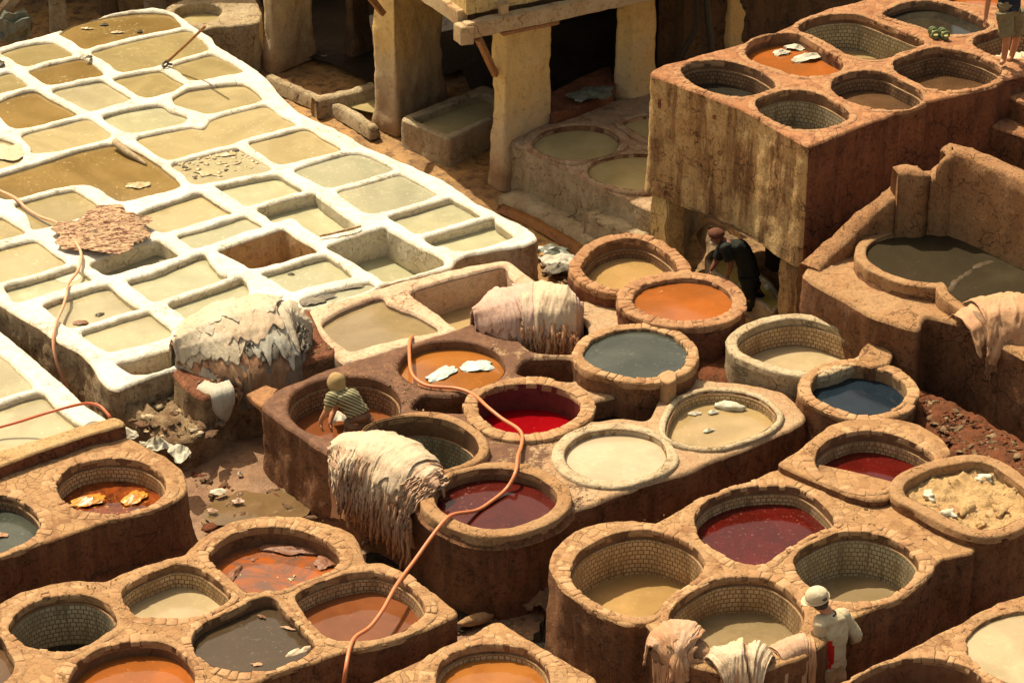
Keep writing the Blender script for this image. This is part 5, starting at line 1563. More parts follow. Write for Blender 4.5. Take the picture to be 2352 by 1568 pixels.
# ---------------------------------------------------------------- small things
e = empty('pole_hook', tuple(at(420, 105, 1.0)), 'long wooden pole with a black iron hook leaning over the far lime pits', 'hooked pole')
pp = [at(*px('R 2285,300')[0], 1.9), at(*px('R 2100,480')[0], 1.45), at(*px('R 1870,690')[0], 1.03)]
tube('shaft', pp, .022, WOODD, e, 8, 4)
tube('hook', [pp[2] + Vector((.02, .02, .02)), at(*px('R 1835,700')[0], 1.0), at(*px('R 1815,735')[0], .99), at(*px('R 1850,745')[0], .98), at(*px('R 1862,725')[0], 1.0)], .02, METAL, e, 8, 4)
tube('hook', [pp[2], at(*px('R 1880,715')[0], 1.0), at(*px('R 1925,720')[0], .99)], .02, METAL, e, 8, 4)
tag(tube('stick', [at(*px('K 1805,695')[0], .99), at(*px('K 2050,640')[0], 1.01), at(*px('K 2265,582')[0], 1.0)], .018, WOOD, None, 7, 3), 'pale thin stick lying on the wall beside the deepest filled pit', 'stick')
tag(tube('driftwood', [at(*px('A 790,975')[0], .99), at(*px('A 870,1040')[0], .96), at(*px('A 940,1085')[0], .93), at(*px('A 1005,1130')[0], .90)], [.06, .05, .035, .015], RIMWHITE, None, 8, 3), 'lime crusted slab of wood sliding into the largest merged pit', 'wood piece')
for k_, (s, lb) in enumerate((('N 1015,1095', 'loose tan brick at the near end of the row on the bench'), ('N 1165,1065', 'loose tan brick second from the near end of the row on the bench'),
                              ('N 1300,1000', 'loose tan brick third along the row on the bench'), ('N 1415,925', 'loose tan brick at the far end of the row on the bench'))):
    p = at(*px(s)[0], 1.01)
    o = obox('brick', (p.x, p.y, 1.02), .35 + k_ * .12, .21 - .02 * (k_ == 2), .15, .09, mat_simple('tan_brick', (.62, .42, .23), (.5, .3, .15), 14, .85, .5) if k_ == 0 else bpy.data.materials['tan_brick'], None, .012, .004)
    tag(o, lb, 'brick', 'bricks on the bench')
# sandals
SAND_G = mat_simple('green_rubber', (.10, .14, .05), (.14, .17, .07), 20, .6, .2, .4)
SAND_I = mat_simple('worn_insole', (.46, .40, .16), (.3, .26, .1), 20, .7, .2)
for k_, (qx, qy) in enumerate(((1344, 395), (1452, 405))):
    p = at(*px('Q %d,%d' % (qx, qy))[0], 3.04)
    e = empty('sandal', (p.x, p.y, 3.02), ('left' if k_ == 0 else 'right') + ' one of the two green rubber sandals on the tall block', 'sandal', 'green sandals')
    yw = .25 + .08 * k_
    def L2(x, y): return (p.x + math.cos(yw) * x - math.sin(yw) * y, p.y + math.sin(yw) * x + math.cos(yw) * y)
    sole = [L2(.055 * math.cos(t) * (1 + .18 * math.sin(t)), .135 * math.sin(t)) for t in np.linspace(0, 2 * math.pi, 18, endpoint=False)]
    prism('sole', sole, 3.03, 3.065, SAND_G, e, .006, .001)
    prism('insole', [((x - p.x) * .8 + p.x, (y - p.y) * .85 + p.y) for x, y in sole], 3.060, 3.070, SAND_I, e, .003, 0)
    for yy in (.07, .02, -.075):
        tube('strap', [(*L2(-.055, yy), 3.055), (*L2(-.035, yy), 3.115), (*L2(.0, yy), 3.13), (*L2(.035, yy), 3.115), (*L2(.055, yy), 3.055)], [.012, .018, .02, .018, .012], SAND_G, e, 8, 4)

def bits(specs):
    for nm, lb, cat, s, z, sx, sy, mat_, amp, yaw, grp in specs:
        sheet = mat_ in (PLASTIC, WHITEBIT, AMBERP, SHEETGREY)
        k_ = .82 if cat in ('skin', 'skins') else 1
        o = crumple(nm, at(*px(s)[0], z - amp * (.38 if not sheet else .55)), sx * k_, sy * k_, mat_, None, amp * (1.3 if sheet else .95), yaw, (len(lb) * 7) % 50, 7 if sheet and sx > .12 else 16, 3.4 if sheet else 6, 0, None, 1., not sheet)
        tag(o, lb, cat, grp)
SCUM = mat_simple('soaked_pale_skin', (.46, .37, .21), (.36, .27, .13), 9, .35, .6, .5, 0, .01)
SKINB = mat_simple('soaked_brown_skin', (.24, .105, .055), (.15, .06, .03), 9, .5, .6, .3)
SCRAPD = mat_simple('dark_scrap', (.10, .075, .05), (.05, .04, .03), 14, .5, .6)
bits([
 ('plastic_sheet', 'pale blue plastic sheet afloat at the left of the amber vat', 'plastic sheet', 'E 690,1010', .925, .28, .12, PLASTIC, .05, .75, None),
 ('plastic_sheet', 'pale blue plastic sheet afloat at the right of the amber vat', 'plastic sheet', 'E 930,965', .925, .24, .17, PLASTIC, .06, .1, None),
 ('white_sack', 'white sack with green print floating at the right of the red orange vat', 'sack', 'C 870,425', 2.83, .30, .12, WHITEBIT, .09, .35, 'white sacks in the red orange vat'),
 ('white_sack', 'small folded white sack at the left of the red orange vat', 'sack', 'C 680,385', 2.83, .13, .09, WHITEBIT, .07, .2, 'white sacks in the red orange vat'),
 ('white_sack', 'white sack at the far side of the red orange vat', 'sack', 'C 780,352', 2.83, .18, .08, WHITEBIT, .08, -.3, 'white sacks in the red orange vat'),
 ('skin_scrap', 'thin white scrap floating near the front of the tan vat', 'skin', 'F 185,1400', .94, .10, .03, WHITEBIT, .03, .4, None),
 ('skin_scrap', 'pale scrap floating beside the white bag in the tan vat', 'skin', 'F 215,1278', .94, .09, .04, WHITEBIT, .04, .2, None),
 ('skin_scrap', 'half sunk grey scrap at the left of the tan vat', 'skin', 'F 90,1280', .935, .09, .06, HIDE_PALEG, .03, .2, None),
 ('soaking_skins', 'brown skins soaking in the far half of the brown dye vat', 'skins', 'G 2000,660', .745, .42, .13, SKINB, .05, -.15, None),
 ('soaking_skins', 'brown skins crumpled against the right wall of the brown dye vat', 'skins', 'G 2230,760', .745, .15, .17, SKINB, .06, .5, None),
 ('soaking_skins', 'curled brown skin at the left of the brown dye vat', 'skins', 'G 1610,830', .735, .07, .18, SKINB, .05, -.3, None),
 ('skin_fold', 'pale skin folded over the right edge of the black vat', 'skin', 'G 2050,1370', .985, .20, .05, HIDE_CREAM, .07, .6, None),
 ('skin_scrap', 'pink scrap floating at the top of the black vat', 'skin', 'G 1800,1120', .856, .06, .035, SKINB, .03, -.5, None),
 ('skin_scrap', 'pale pink skin floating at the right of the black vat', 'skin', 'G 1990,1200', .856, .13, .025, HIDE_PEACH, .03, -.35, None),
 ('skin_scrap', 'tan skin just under the surface at the front of the black vat', 'skin', 'G 1770,1445', .852, .08, .03, HIDE_BROWN, .02, 0, None),
 ('amber_plastic', 'crumpled amber plastic at the left of the sunlit orange vat', 'plastic', 'G 620,330', .645, .24, .13, AMBERP, .06, .3, None),
 ('amber_plastic', 'glowing amber plastic at the right of the sunlit orange vat', 'plastic', 'G 930,310', .645, .20, .12, AMBERP, .06, .8, None),
 ('skin_scrap', 'tan skin floating in the slate vat at the left edge', 'skin', 'G 10,555', .76, .10, .06, HIDE_BROWN, .03, -.2, None),
 ('skin_scrap', 'pale skins scattered in the pit crowded with skins, left part', 'skin', 'A 1440,1190', .905, .25, .11, SCUM, .03, .1, 'skins floating in the lime pits'),
 ('skin_scrap', 'white skin in the pit crowded with skins, near its far wall', 'skin', 'A 1560,1070', .905, .22, .08, SCUM, .04, .2, 'skins floating in the lime pits'),
 ('skin_scrap', 'dark tipped skin in the pit crowded with skins, right corner', 'skin', 'A 1620,1040', .905, .07, .05, SCRAPD, .03, .2, 'skins floating in the lime pits'),
 ('skin_scrap', 'skin breaking the surface of the largest merged pit near its front', 'skin', 'A 950,1280', .89, .20, .12, SCUM, .045, .1, 'skins floating in the lime pits'),
 ('skin_scrap', 'pale skin in the far brown watered pit, left part', 'skin', 'A 600,205', .90, .12, .04, SCUM, .04, 0, 'skins floating in the lime pits'),
 ('skin_scrap', 'pale skin in the far brown watered pit, middle', 'skin', 'A 800,232', .90, .16, .04, SCUM, .04, 0, 'skins floating in the lime pits'),
 ('skin_scrap', 'dark lump in the far brown watered pit', 'skin', 'A 715,180', .90, .09, .05, SCRAPD, .05, 0, 'skins floating in the lime pits'),
 ('skin_scrap', 'small grey lump in the far brown watered pit by its front wall', 'skin', 'A 962,230', .90, .06, .05, SCRAPD, .05, 0, 'skins floating in the lime pits'),
 ('skin', 'pale wrinkled skin spread in the pit at the left edge', 'skin', 'A 60,1050', .91, .40, .33, HIDE_CREAM, .05, .3, None),
 ('skin_scrap', 'dark scrap on the wall beside the dull brown pit', 'skin', 'A 612,408', .98, .09, .06, SCRAPD, .06, 0, None),
 ('skin_scrap', 'dark scrap on the wall at the far left edge of the terrace', 'skin', 'A 5,450', .98, .10, .12, SCRAPD, .08, 0, None),
 ('skin_scrap', 'brown curled scrap at the front of the pit with dark scraps', 'skin', 'M 910,385', .86, .14, .07, SKINB, .05, 0, None),
 ('skin_scrap', 'small dark scrap in the middle of the pit with dark scraps', 'skin', 'M 1115,285', .855, .09, .04, SCRAPD, .03, .6, None),
 ('skin_scrap', 'thin dark scrap floating in the yellowish pit by the rust brown one', 'skin', 'K 1485,1132', .855, .07, .02, SCRAPD, .03, -.1, None),
 ('hair_scrap', 'mat of black hair scraps in the gutter, left part', 'hair scraps', 'N 1690,290', .90, .30, .12, HIDE_GREYD, .06, .4, 'hair scraps in the gutter'),
 ('hair_scrap', 'mat of black hair scraps in the gutter, right part', 'hair scraps', 'N 2080,130', .90, .36, .09, HIDE_GREYD, .05, .3, 'hair scraps in the gutter'),
 ('skin_heap', 'curled dry skins on the rubble slope beside the bench', 'skins', 'M 1720,1130', .66, .24, .26, HIDE_UMBER, .20, .3, None),
 ('white_rag', 'white rag hanging at the end of the tan parapet', 'rag', 'D 880,1455', .60, .16, .10, WHITEBIT, .12, -.6, 'white rags by the left block'),
 ('white_rag', 'white rag on the mud behind the left block', 'rag', 'D 1090,1530', .42, .22, .10, WHITEBIT, .14, -.2, 'white rags by the left block'),
 ('white_rag', 'large white rag hanging over the far rim of the left block', 'rag', 'G 1235,20', .62, .14, .18, WHITEBIT, .14, .4, 'white rags by the left block'),
 ('sheet_scrap', 'crumpled blue grey sheets lying in the passage at the end of the terrace, far one', 'sheet', 'E 1450,190', .12, .26, .16, SHEETGREY, .12, -.4, 'crumpled sheets in the passage'),
 ('sheet_scrap', 'crumpled pale blue sheet in the passage beside the reddish vat', 'sheet', 'E 1500,250', .12, .28, .18, HIDE_PALEG, .14, -.2, 'crumpled sheets in the passage'),
 ('sheet_scrap', 'dark crumpled sheet in the passage nearest the pink hides', 'sheet', 'E 1480,310', .10, .22, .14, HIDE_GREYD, .14, .2, 'crumpled sheets in the passage'),
 ('skin_scrap', 'pink scrap in the muddy puddle, left one', 'skin', 'G 1460,395', .14, .08, .05, HIDE_PINK, .05, 0, 'pink scraps in the puddle'),
 ('skin_scrap', 'pink scrap in the muddy puddle, right one', 'skin', 'G 1635,330', .14, .09, .06, HIDE_PINK, .06, 0, 'pink scraps in the puddle'),
 ('skin_scrap', 'pale shreds on the mud above the puddle', 'skin', 'G 1500,270', .16, .14, .07, WHITEBIT, .05, 0, None),
 ('skin_scrap', 'small white shred on the mud near the puddle', 'skin', 'G 1650,150', .15, .05, .03, WHITEBIT, .05, 0, None),
 ('skin_scrap', 'grey skins piled at the foot of the lower right block', 'skin', 'H 1350,1030', .10, .30, .22, HIDE_PALEG if False else HIDE_UMBER, .22, .4, None),
 ('skin_scrap', 'pale skin floating in the yellow water under the tall block', 'skin', 'O 1660,940', .24, .06, .09, WHITEBIT, .05, .2, None),
 ('cloth', 'cream cloth heaped on the ledge at the right end of the tall block', 'cloth', 'C 2320,480', 2.86, .36, .40, HIDE_CREAM, .22, .3, None),
])
o = lump('white_bag', at(*px('F 330,1225')[0], .96), .17, WHITEBIT, None, 4, 1.1, .42, .36, -.25, .18)
tag(o, 'white bag floating at the far side of the tan vat', 'bag')
o = lump('rolled_skin', at(*px('H 915,1130')[0], .10), .18, RIMPL, None, 8, 1.15, .42, .36, .42, .18)
tag(o, 'pale rolled skin lying on the ground below the central block corner', 'rolled skin')
# blurred foam patch
o = liquid('foam', smooth([at(a_, b_, .852) for a_, b_ in px('J 610,1160 700,1110 800,1095 890,1110 900,1160 820,1200 700,1210')], .04, .01, 2), .853, WHITEBIT)
tag(o, 'white foam floating in the narrow pit beside the faded hose', 'foam')
# sand paste in the angular vat
dS = [d for d in ALLV if d['key'] == 'V16'][0]
sp_ = offset(dS['c'], -.01)
V_, T_, dd_ = fill_top(sp_, [], .03, .03, 9)
Z_ = [1.20 + fbm(x * 3, y * 3, 2, 4) * .05 + max(0, fbm(x * 8, y * 8, 7, 4)) * .09 for x, y in V_]
o = mesh('sand_paste', [(x, y, z) for (x, y), z in zip(V_, Z_)], T_, SAND)
tag(o, 'cracked sand coloured paste filling the angular vat', 'paste')
rs = random.Random(5)
for k_, (a_, b_, r_) in enumerate(((2090, 165, .085), (1870, 190, .06), (1700, 280, .08), (1830, 410, .09), (1960, 380, .10), (2200, 390, .10), (2060, 480, .06), (2270, 260, .08))):
    p = at(*px('I %d,%d' % (a_, b_))[0], 1.22)
    o = lump('paste_clod', p, r_, WHITEBIT if k_ in (0, 2, 3) else SAND, None, k_, 1.2, .8, .6, k_, .5)
    tag(o, 'clod in the sand coloured paste, ' + ('white one by the far rim', 'small one left of the far rim', 'white one by the left rim', 'white one near the front rim', 'large tan one in the middle', 'forked one at the front right', 'one at the front rim', 'one at the right')[k_], 'clod', 'clods in the paste')
# mud clods, pebbles and shreds scattered on the ground: nobody could count them
OPEN = [(c_0, c_0.mean(0)) for c_0 in [d['c'] for d in ALLV] + CBH]
def scatter(name, region, z, n, rmin, rmax, mats_, seed, label=None):
    bm = bmesh.new(); rr_ = random.Random(seed)
    poly = np.array([[p.x, p.y] for p in pl(region, z)])
    lo, hi = poly.min(0), poly.max(0); c_ = 0
    while c_ < n:
        x, y = rr_.uniform(lo[0], hi[0]), rr_.uniform(lo[1], hi[1])
        if not inside(np.array([[x, y]]), poly)[0]: continue
        if name in ('grit', 'chips') and any(inside(np.array([[x, y]]), c_0)[0] for c_0, m_0 in OPEN if abs(m_0[0] - x) + abs(m_0[1] - y) < 1.6): continue
        c_ += 1
        r = rmin + (rmax - rmin) * rr_.random()**2.5
        res = bmesh.ops.create_icosphere(bm, subdivisions=2, radius=r)
        s = Vector((rr_.uniform(.7, 1.9), rr_.uniform(.5, 1.2), rr_.uniform(.25, .6)))
        a = rr_.uniform(0, 6.3)
        for v in res['verts']:
            q = Vector((v.co.x * s.x, v.co.y * s.y, v.co.z * s.z)) * (1 + .9 * noise.noise(v.co * 45 + Vector((c_, 0, 0))))
            v.co = Vector((x + q.x * math.cos(a) - q.y * math.sin(a), y + q.x * math.sin(a) + q.y * math.cos(a), z + q.z + r * .1))
    me = bpy.data.meshes.new(name); bm.to_mesh(me); bm.free()
    o = link(name, me, mats_[0])
    for m_ in mats_[1:]: me.materials.append(m_)
    me.polygons.foreach_set('material_index', [(i // 80) * 7 % 11 % len(mats_) for i in range(len(me.polygons))])
    tag(o, kind='stuff')
scatter('mud_clods', 'P 430,1000 520,960 600,960 640,1010 720,1080 860,1260 700,1190 560,1190 470,1230 440,1100', .08, 170, .012, .07, [MUD, MUD2, SOIL, MUD], 3)
scatter('mud_clods', 'P 860,1270 1000,1370 1100,1430 1250,1400 1260,1550 1150,1420 1050,1460 900,1330', .0, 120, .015, .06, [MUD, MUD2, RIMPL], 4)
scatter('soil_clods', 'P 2110,900 2352,1020 2352,1110 2200,1040 2125,960', .99, 420, .012, .05, [SOIL, MUD2, SOIL], 5)
scatter('gravel', 'P 1230,600 1300,560 1340,620 1320,680 1260,640', .0, 60, .02, .06, [MUD2, SOIL], 6)
scatter('mud_clods', 'P 250,890 300,870 400,860 520,980 480,1010 350,1000 290,960', .58, 160, .02, .08, [MUD2, RIMWHITE, MUD], 7)
scatter('mud_clods', 'P 560,890 640,880 605,930 600,1000 530,990', .1, 60, .02, .08, [MUD, SOIL], 8)

scatter('floating_skins', 'B 1500,950 1560,930 1660,925 1760,960 1800,1010 1720,1050 1600,1070 1500,1020', .675, 110, .012, .05, [HIDE_PALEG, SCUM, HIDE_PALEG], 11)
scatter('floating_skins', 'B 1830,1190 1900,1150 2060,1140 2150,1180 2140,1250 1980,1275 1860,1240', .715, 90, .012, .05, [HIDE_PINK, SCUM, HIDE_PINK], 12)
scatter('floating_skins', 'A 1220,1130 1380,1075 1600,1020 1700,1070 1800,1140 1600,1200 1350,1240 1250,1190', .895, 120, .010, .045, [SCUM, HIDE_CREAM, SCRAPD, SCUM], 13)
scatter('floating_skins', 'G 1560,780 1700,640 1900,610 2150,640 2270,700 2240,790 2050,850 1850,900 1650,880', .722, 34, .012, .05, [SKINB, SKINB, SCUM], 14)
scatter('chips', 'P 450,880 560,870 680,830 770,800 740,790 600,840 480,870', .97, 60, .008, .03, [MUD2, RIMPL], 15)
scatter('grit', 'P 640,930 760,860 900,830 1080,790 1150,800 1050,900 960,950 900,930 700,900', 1.052, 220, .004, .016, [MUD2, RIMPL, MUD], 16)
scatter('grit', 'P 1100,1060 1280,1080 1400,1140 1260,1190 1240,1120 1130,1080', 1.055, 120, .004, .014, [MUD2, RIMPL, RIMWHITE], 17)
scatter('grit', 'P 1300,1240 1600,1160 1900,1120 2150,1220 2050,1350 1900,1330 1600,1300', 1.182, 260, .003, .013, [MUD2, RIMPL, MUD], 18)
scatter('grit', 'P 60,1360 400,1300 700,1200 1000,1390 700,1500 300,1500', .982, 260, .003, .013, [MUD2, RIMPL, MUD], 19)

# ---------------------------------------------------------------- piles of hides
def P3(lst): return [at(a, b, z) for a, b, z in lst]
def pile(name, label, path, cat='pile of hides'):
    p = path[0]
    return empty(name, (p.x, p.y, p.z - .5), label, cat, 'piles of hides')

# grey white pile on the bench
ph = P3([(395, 790, 1.28), (440, 752, 1.44), (520, 718, 1.54), (600, 700, 1.57), (665, 703, 1.46), (718, 745, 1.22)])
e = pile('hide_pile', 'big pile of grey white hides with dark hairy edges on the masonry bench', ph)
pr = [(-.62, -.60), (-.55, -.32), (-.35, -.10), (-.12, 0), (.15, -.01), (.40, -.12), (.64, -.30), (.80, -.50), (.88, -.74), (.90, -.95)]
core = drape('core', ph, pr, -.02, 1.02, 0, 1, HIDE_GREYD, e, -.05, .05, 3, .02, 1, 50, 40, 0, closed=True)
rs = random.Random(12)
for k_ in range(20):
    f = k_ / 19
    t0 = rs.uniform(-.05, .62 if f < .7 else .45); t1 = t0 + (rs.uniform(.28, .48) if f < .7 else rs.uniform(.45, .60))
    s1 = rs.uniform(.80, 1.0) - .36 * f
    m_ = (HIDE_UMBER, HIDE_GREYD, HIDE_PALEG, HIDE_GREYW, HIDE_BROWN)[k_ % 5] if f < .62 else (HIDE_GREYW, HIDE_GREYW, HIDE_CREAM)[k_ % 3]
    s0 = rs.uniform(.02, .35) if f > .62 else rs.uniform(.2, .5)
    drape('hide', ph, pr, t0, t1, s0, s1, m_, e, -.01 + .075 * f, .052, 3.2 + rs.random() * 2, .12 - .05 * f, 100 + k_, 60, 44, .008, rs.uniform(-.15, .15), .35, stiff=.6, closed=True)
strands('fringe', ph, pr, 0, .3, .78, 26, .30, HIDE_UMBER, e, .02, 5, .08)
strands('fringe', ph, pr, .85, 1.0, .5, 16, .30, HIDE_GREYD, e, .02, 6, .08)
# white skin hanging from the bench corner
hq = P3([(450, 888, .96), (495, 905, .96), (540, 892, .96)])
o = drape('hanging_hide', hq, [(-.2, .06), (0, .02), (.05, -.03), (.09, -.2), (.10, -.55)], .1, .95, .1, 1, HIDE_PALEG, None, .02, .02, 3, .04, 21, 40, 30, .012, 0, 0)
tag(o, 'pale grey hide hanging in a point from the near corner of the bench', 'hide')
# taper the hanging part to a point
me = o.data
zs = [v.co.z for v in me.vertices]; zt, zb = max(zs), min(zs)
tip = at(515, 962, .45)
for v in me.vertices:
    f = max(0, min(1, (.98 - v.co.z) / (.98 - zb)))
    v.co.x += (tip.x - v.co.x) * f**1.3 * .92; v.co.y += (tip.y - v.co.y) * f**1.3 * .6

# pink pile at the tank corner
ph = P3([(1085, 722, 1.22), (1130, 690, 1.38), (1185, 668, 1.46), (1245, 662, 1.50), (1300, 672, 1.46), (1340, 700, 1.28)])
e = pile('hide_pile', 'rounded pile of pinkish hides hanging into the recess behind the slate grey vat', ph)
pr = [(-.42, -.45), (-.36, -.25), (-.2, -.06), (0, 0), (.2, -.03), (.38, -.14), (.48, -.34), (.52, -.6), (.54, -.95)]
drape('core', ph, pr, 0, 1, 0, 1, HIDE_BROWN, e, -.04, .04, 4, .02, 31, 50, 40, 0, closed=True)
drape('hide', ph, pr, .40, 1.02, .05, .86, HIDE_PINK, e, .02, .04, 6, .10, 33, 80, 50, closed=True)
drape('hide', ph, pr, .55, .98, .0, .97, HIDE_BROWN, e, .0, .05, 7, .08, 34, closed=True)
drape('hide', ph, pr, .45, .92, .0, .78, HIDE_CREAM, e, .045, .035, 4, .08, 35, 70, 50, closed=True)
drape('hide', ph, pr, -.06, .55, .0, .74, HIDE_PINK, e, .05, .030, 4, .06, 36, 80, 50, closed=True)
drape('hide', ph, pr, -.04, .30, .0, .62, HIDE_PINK, e, .075, .030, 5, .06, 37, 70, 40, closed=True)
strands('fringe', ph, pr, .45, 1.0, .66, 60, .35, HIDE_BROWN, e, .03, 7, .06)
strands('fringe', ph, pr, .2, .6, .62, 24, .30, HIDE_UMBER, e, .01, 9, .06)

# cream pile on the near left edge of the central block
ph = P3([(752, 1035, 1.22), (790, 1012, 1.34), (850, 1010, 1.42), (905, 1030, 1.42), (950, 1062, 1.38), (985, 1095, 1.30), (1006, 1122, 1.20)])
e = pile('hide_pile', 'cream hides piled on the central block with long ragged fringes hanging to the mud', ph)
pr = [(-.36, -.20), (-.28, -.08), (-.12, 0), (.05, -.01), (.20, -.08), (.32, -.24), (.38, -.48), (.41, -.78), (.44, -1.08)]
drape('core', ph, pr, 0, 1, 0, .9, HIDE_BROWN, e, -.05, .04, 4, .02, 41, 50, 40, 0, closed=True)
strands('fringe', ph, pr, .18, .96, .62, 130, .45, HIDE_BROWN, e, .0, 43, .055)
strands('fringe', ph, pr, .10, .92, .55, 110, .38, HIDE_PEACH, e, .03, 44, .05)
strands('fringe', ph, pr, .0, .45, .30, 90, .42, HIDE_PEACH, e, .05, 45, .055)
strands('fringe', ph, pr, .0, .30, .34, 50, .38, HIDE_CREAM, e, .07, 46, .06)
drape('hide', ph, pr, -.03, .45, .02, .58, HIDE_PEACH, e, .02, .035, 9, .10, 47, 90, 50, closed=True)
drape('hide', ph, pr, .02, .60, -.02, .40, HIDE_CREAM, e, .05, .025, 4, .08, 48, 90, 50, closed=True)
drape('hide', ph, pr, .34, .90, .0, .66, HIDE_CREAM, e, .04, .030, 5, .08, 49, 90, 60, closed=True)
drape('hide', ph, pr, .40, .80, .05, .52, HIDE_CREAM, e, .07, .022, 3, .07, 50, 80, 50, closed=True)
drape('hide', ph, pr, .72, 1.04, .0, .50, HIDE_PEACH, e, .03, .045, 9, .10, 51, 70, 50, closed=True)
strands('fringe', ph, pr, .80, 1.0, .25, 60, .30, HIDE_PEACH, e, .05, 52, .04)

# brown stranded pile, cream bundle and tan hide on the near rim of the deep vat
ph = P3([(1492, 1492, 1.22), (1520, 1462, 1.34), (1562, 1446, 1.38), (1602, 1462, 1.36), (1632, 1500, 1.26)])
e = pile('hide_pile', 'tan pile of stranded hides on the left rim of the vat beside the capped man', ph)
pr = [(-.20, -.30), (-.18, -.12), (-.08, -.01), (.06, 0), (.18, -.06), (.27, -.22), (.31, -.5), (.33, -.85), (.34, -1.2)]
drape('core', ph, pr, 0, 1, 0, .95, HIDE_UMBER, e, -.03, .04, 4, .02, 61, 50, 40, 0, closed=True)
for k_ in range(7):
    drape('hide', ph, pr, -.05 + .04 * k_, .62 + .06 * k_, .02 + .045 * k_, .34 + .06 * k_, (HIDE_BROWN, HIDE_PEACH)[k_ % 2], e, .05 - .005 * k_, .045, 6, .05, 62 + k_, 70, 34, .012, .25, closed=True)
drape('hide', ph, pr, .0, .50, .40, .92, HIDE_BROWN, e, .01, .05, 11, .10, 70, closed=True)
drape('hide', ph, pr, .45, 1.0, .35, 1.0, HIDE_BROWN, e, .01, .045, 8, .06, 71, closed=True)
strands('fringe', ph, pr, .0, .6, .55, 60, .40, HIDE_BROWN, e, .04, 72, .05)
ph = P3([(1632, 1522, 1.22), (1660, 1498, 1.30), (1700, 1486, 1.36), (1738, 1495, 1.32), (1768, 1520, 1.22)])
e = pile('hide_pile', 'twisted bundle of cream hides hung over the near rim in front of the deep vat', ph)
pr = [(-.12, -.25), (-.11, -.10), (-.03, 0), (.08, -.02), (.16, -.12), (.20, -.35), (.21, -.6), (.22, -.9)]
drape('hide', ph, pr, 0, 1, .0, .72, HIDE_PEACH, e, .0, .06, 6, .08, 81, 80, 50)
drape('hide', ph, pr, -.02, .55, .0, .60, HIDE_CREAM, e, .04, .05, 5, .08, 82, 80, 50, .012, .2)
drape('hide', ph, pr, .62, 1.03, .0, .56, HIDE_CREAM, e, .04, .05, 7, .05, 83, 80, 50)
drape('hide', ph, pr, .05, .70, .45, 1.0, HIDE_BROWN, e, -.02, .05, 7, .08, 84)
strands('fringe', ph, pr, 0, .7, .6, 22, .3, HIDE_PEACH, e, .02, 85, .07)
ph = P3([(1782, 1500, 1.20), (1812, 1482, 1.24), (1842, 1470, 1.26), (1872, 1476, 1.22)])
e = pile('hide_pile', 'thin tan hides hung over the rim under the hand of the capped man', ph)
pr = [(-.14, -.10), (-.10, -.02), (0, 0), (.07, -.03), (.11, -.2), (.12, -.5), (.13, -.9), (.13, -1.15)]
drape('hide', ph, pr, 0, 1, .0, .90, HIDE_BROWN, e, .0, .028, 9, .05, 91, 80, 50)
drape('hide', ph, pr, .0, .8, .0, .70, HIDE_PEACH, e, .025, .022, 8, .06, 92, 80, 50)

# tan hides on the pool block
ph = P3([(2205, 738, 1.86), (2250, 706, 1.98), (2310, 694, 2.06), (2400, 690, 2.06)])
e = pile('hide_pile', 'tan hides slung over the near edge of the pool at the right', ph)
pr = [(-.24, -.16), (-.12, -.02), (0, 0), (.18, -.05), (.30, -.22), (.36, -.45), (.37, -.8)]
drape('hide', ph, pr, -.05, .50, .0, .60, HIDE_BROWN, e, .02, .06, 3, .10, 101, 70, 40, stiff=.5)
drape('hide', ph, pr, .12, .85, .30, .98, HIDE_UMBER, e, .02, .07, 3, .10, 102, 70, 40, stiff=.5)
drape('hide', ph, pr, .22, 1.0, .05, .84, HIDE_BROWN, e, .06, .075, 2.6, .10, 103, 80, 50, stiff=.5)

# wrinkled brown hide spread on the terrace
def mat_wrinkled():
    b = NB('wrinkled_brown_hide')
    n1 = b.noise(2.0, 5, .6); n2 = b.noise(5.5, 5, .68, b.pos((.7, 3.6, 1)), 1.0)
    c = b.mix(b.ramp(n2, .42, .52), (.15, .055, .03), (.52, .34, .20))
    c = b.mix(b.ramp(n1, .55, .68, 0, .35), c, (.24, .25, .16))
    return b.out(c, .7, b.bump(n2, .9, .03), .3)
o = crumple('wrinkled_hide', at(235, 537, 1.0), .72, .58, mat_wrinkled(), None, .075, .28, 23, 110, 6, .25, None, 2.0)
tag(o, 'wrinkled red brown hide spread flat over the pit walls under the faded hose', 'hide')
# ---------------------------------------------------------------- people
SKIN = mat_simple('sunburnt_skin', (.50, .23, .12), (.42, .18, .09), 8, .5, .15, .4)
SKIND = mat_simple('dark_tanned_skin', (.22, .09, .05), (.17, .07, .04), 8, .5, .15, .4)
def mat_cloth(name, a, b2, sc=7):
    b = NB(name)
    n1 = b.noise(sc, 5, .6); n2 = b.noise(60, 3, .7)
    c = b.mix(b.ramp(n1, .35, .68), a, b2)
    f = b.noise(9, 3, .5, b.pos((1, 1, .5)), 1.0)
    return b.out(c, .85, b.bump(b.math('ADD', b.math('MULTIPLY', f, 1.), b.math('MULTIPLY', n2, .2)), .6, .03), .2)
CL_CREAM = mat_cloth('cream_cotton', (.52, .44, .30), (.44, .36, .23))
CL_CAP = mat_cloth('cream_cap_cloth', (.58, .50, .35), (.50, .42, .28))
CL_RED = mat_cloth('red_cloth', (.52, .02, .012), (.42, .015, .01))
CL_DARK = mat_cloth('black_cloth', (.020, .022, .018), (.012, .012, .010))
CL_NAVY = mat_cloth('navy_cloth', (.022, .028, .045), (.015, .02, .032))
CL_KHAKI = mat_cloth('khaki_cloth', (.24, .20, .11), (.18, .14, .08), 12)
CL_HOOD = mat_cloth('tan_knit', (.40, .28, .13), (.34, .23, .10))
CL_BROWN = mat_cloth('brown_wet_cloth', (.20, .11, .065), (.13, .07, .04))
HAIR = mat_simple('short_dark_hair', (.04, .028, .02), (.07, .05, .035), 40, .8, .5)
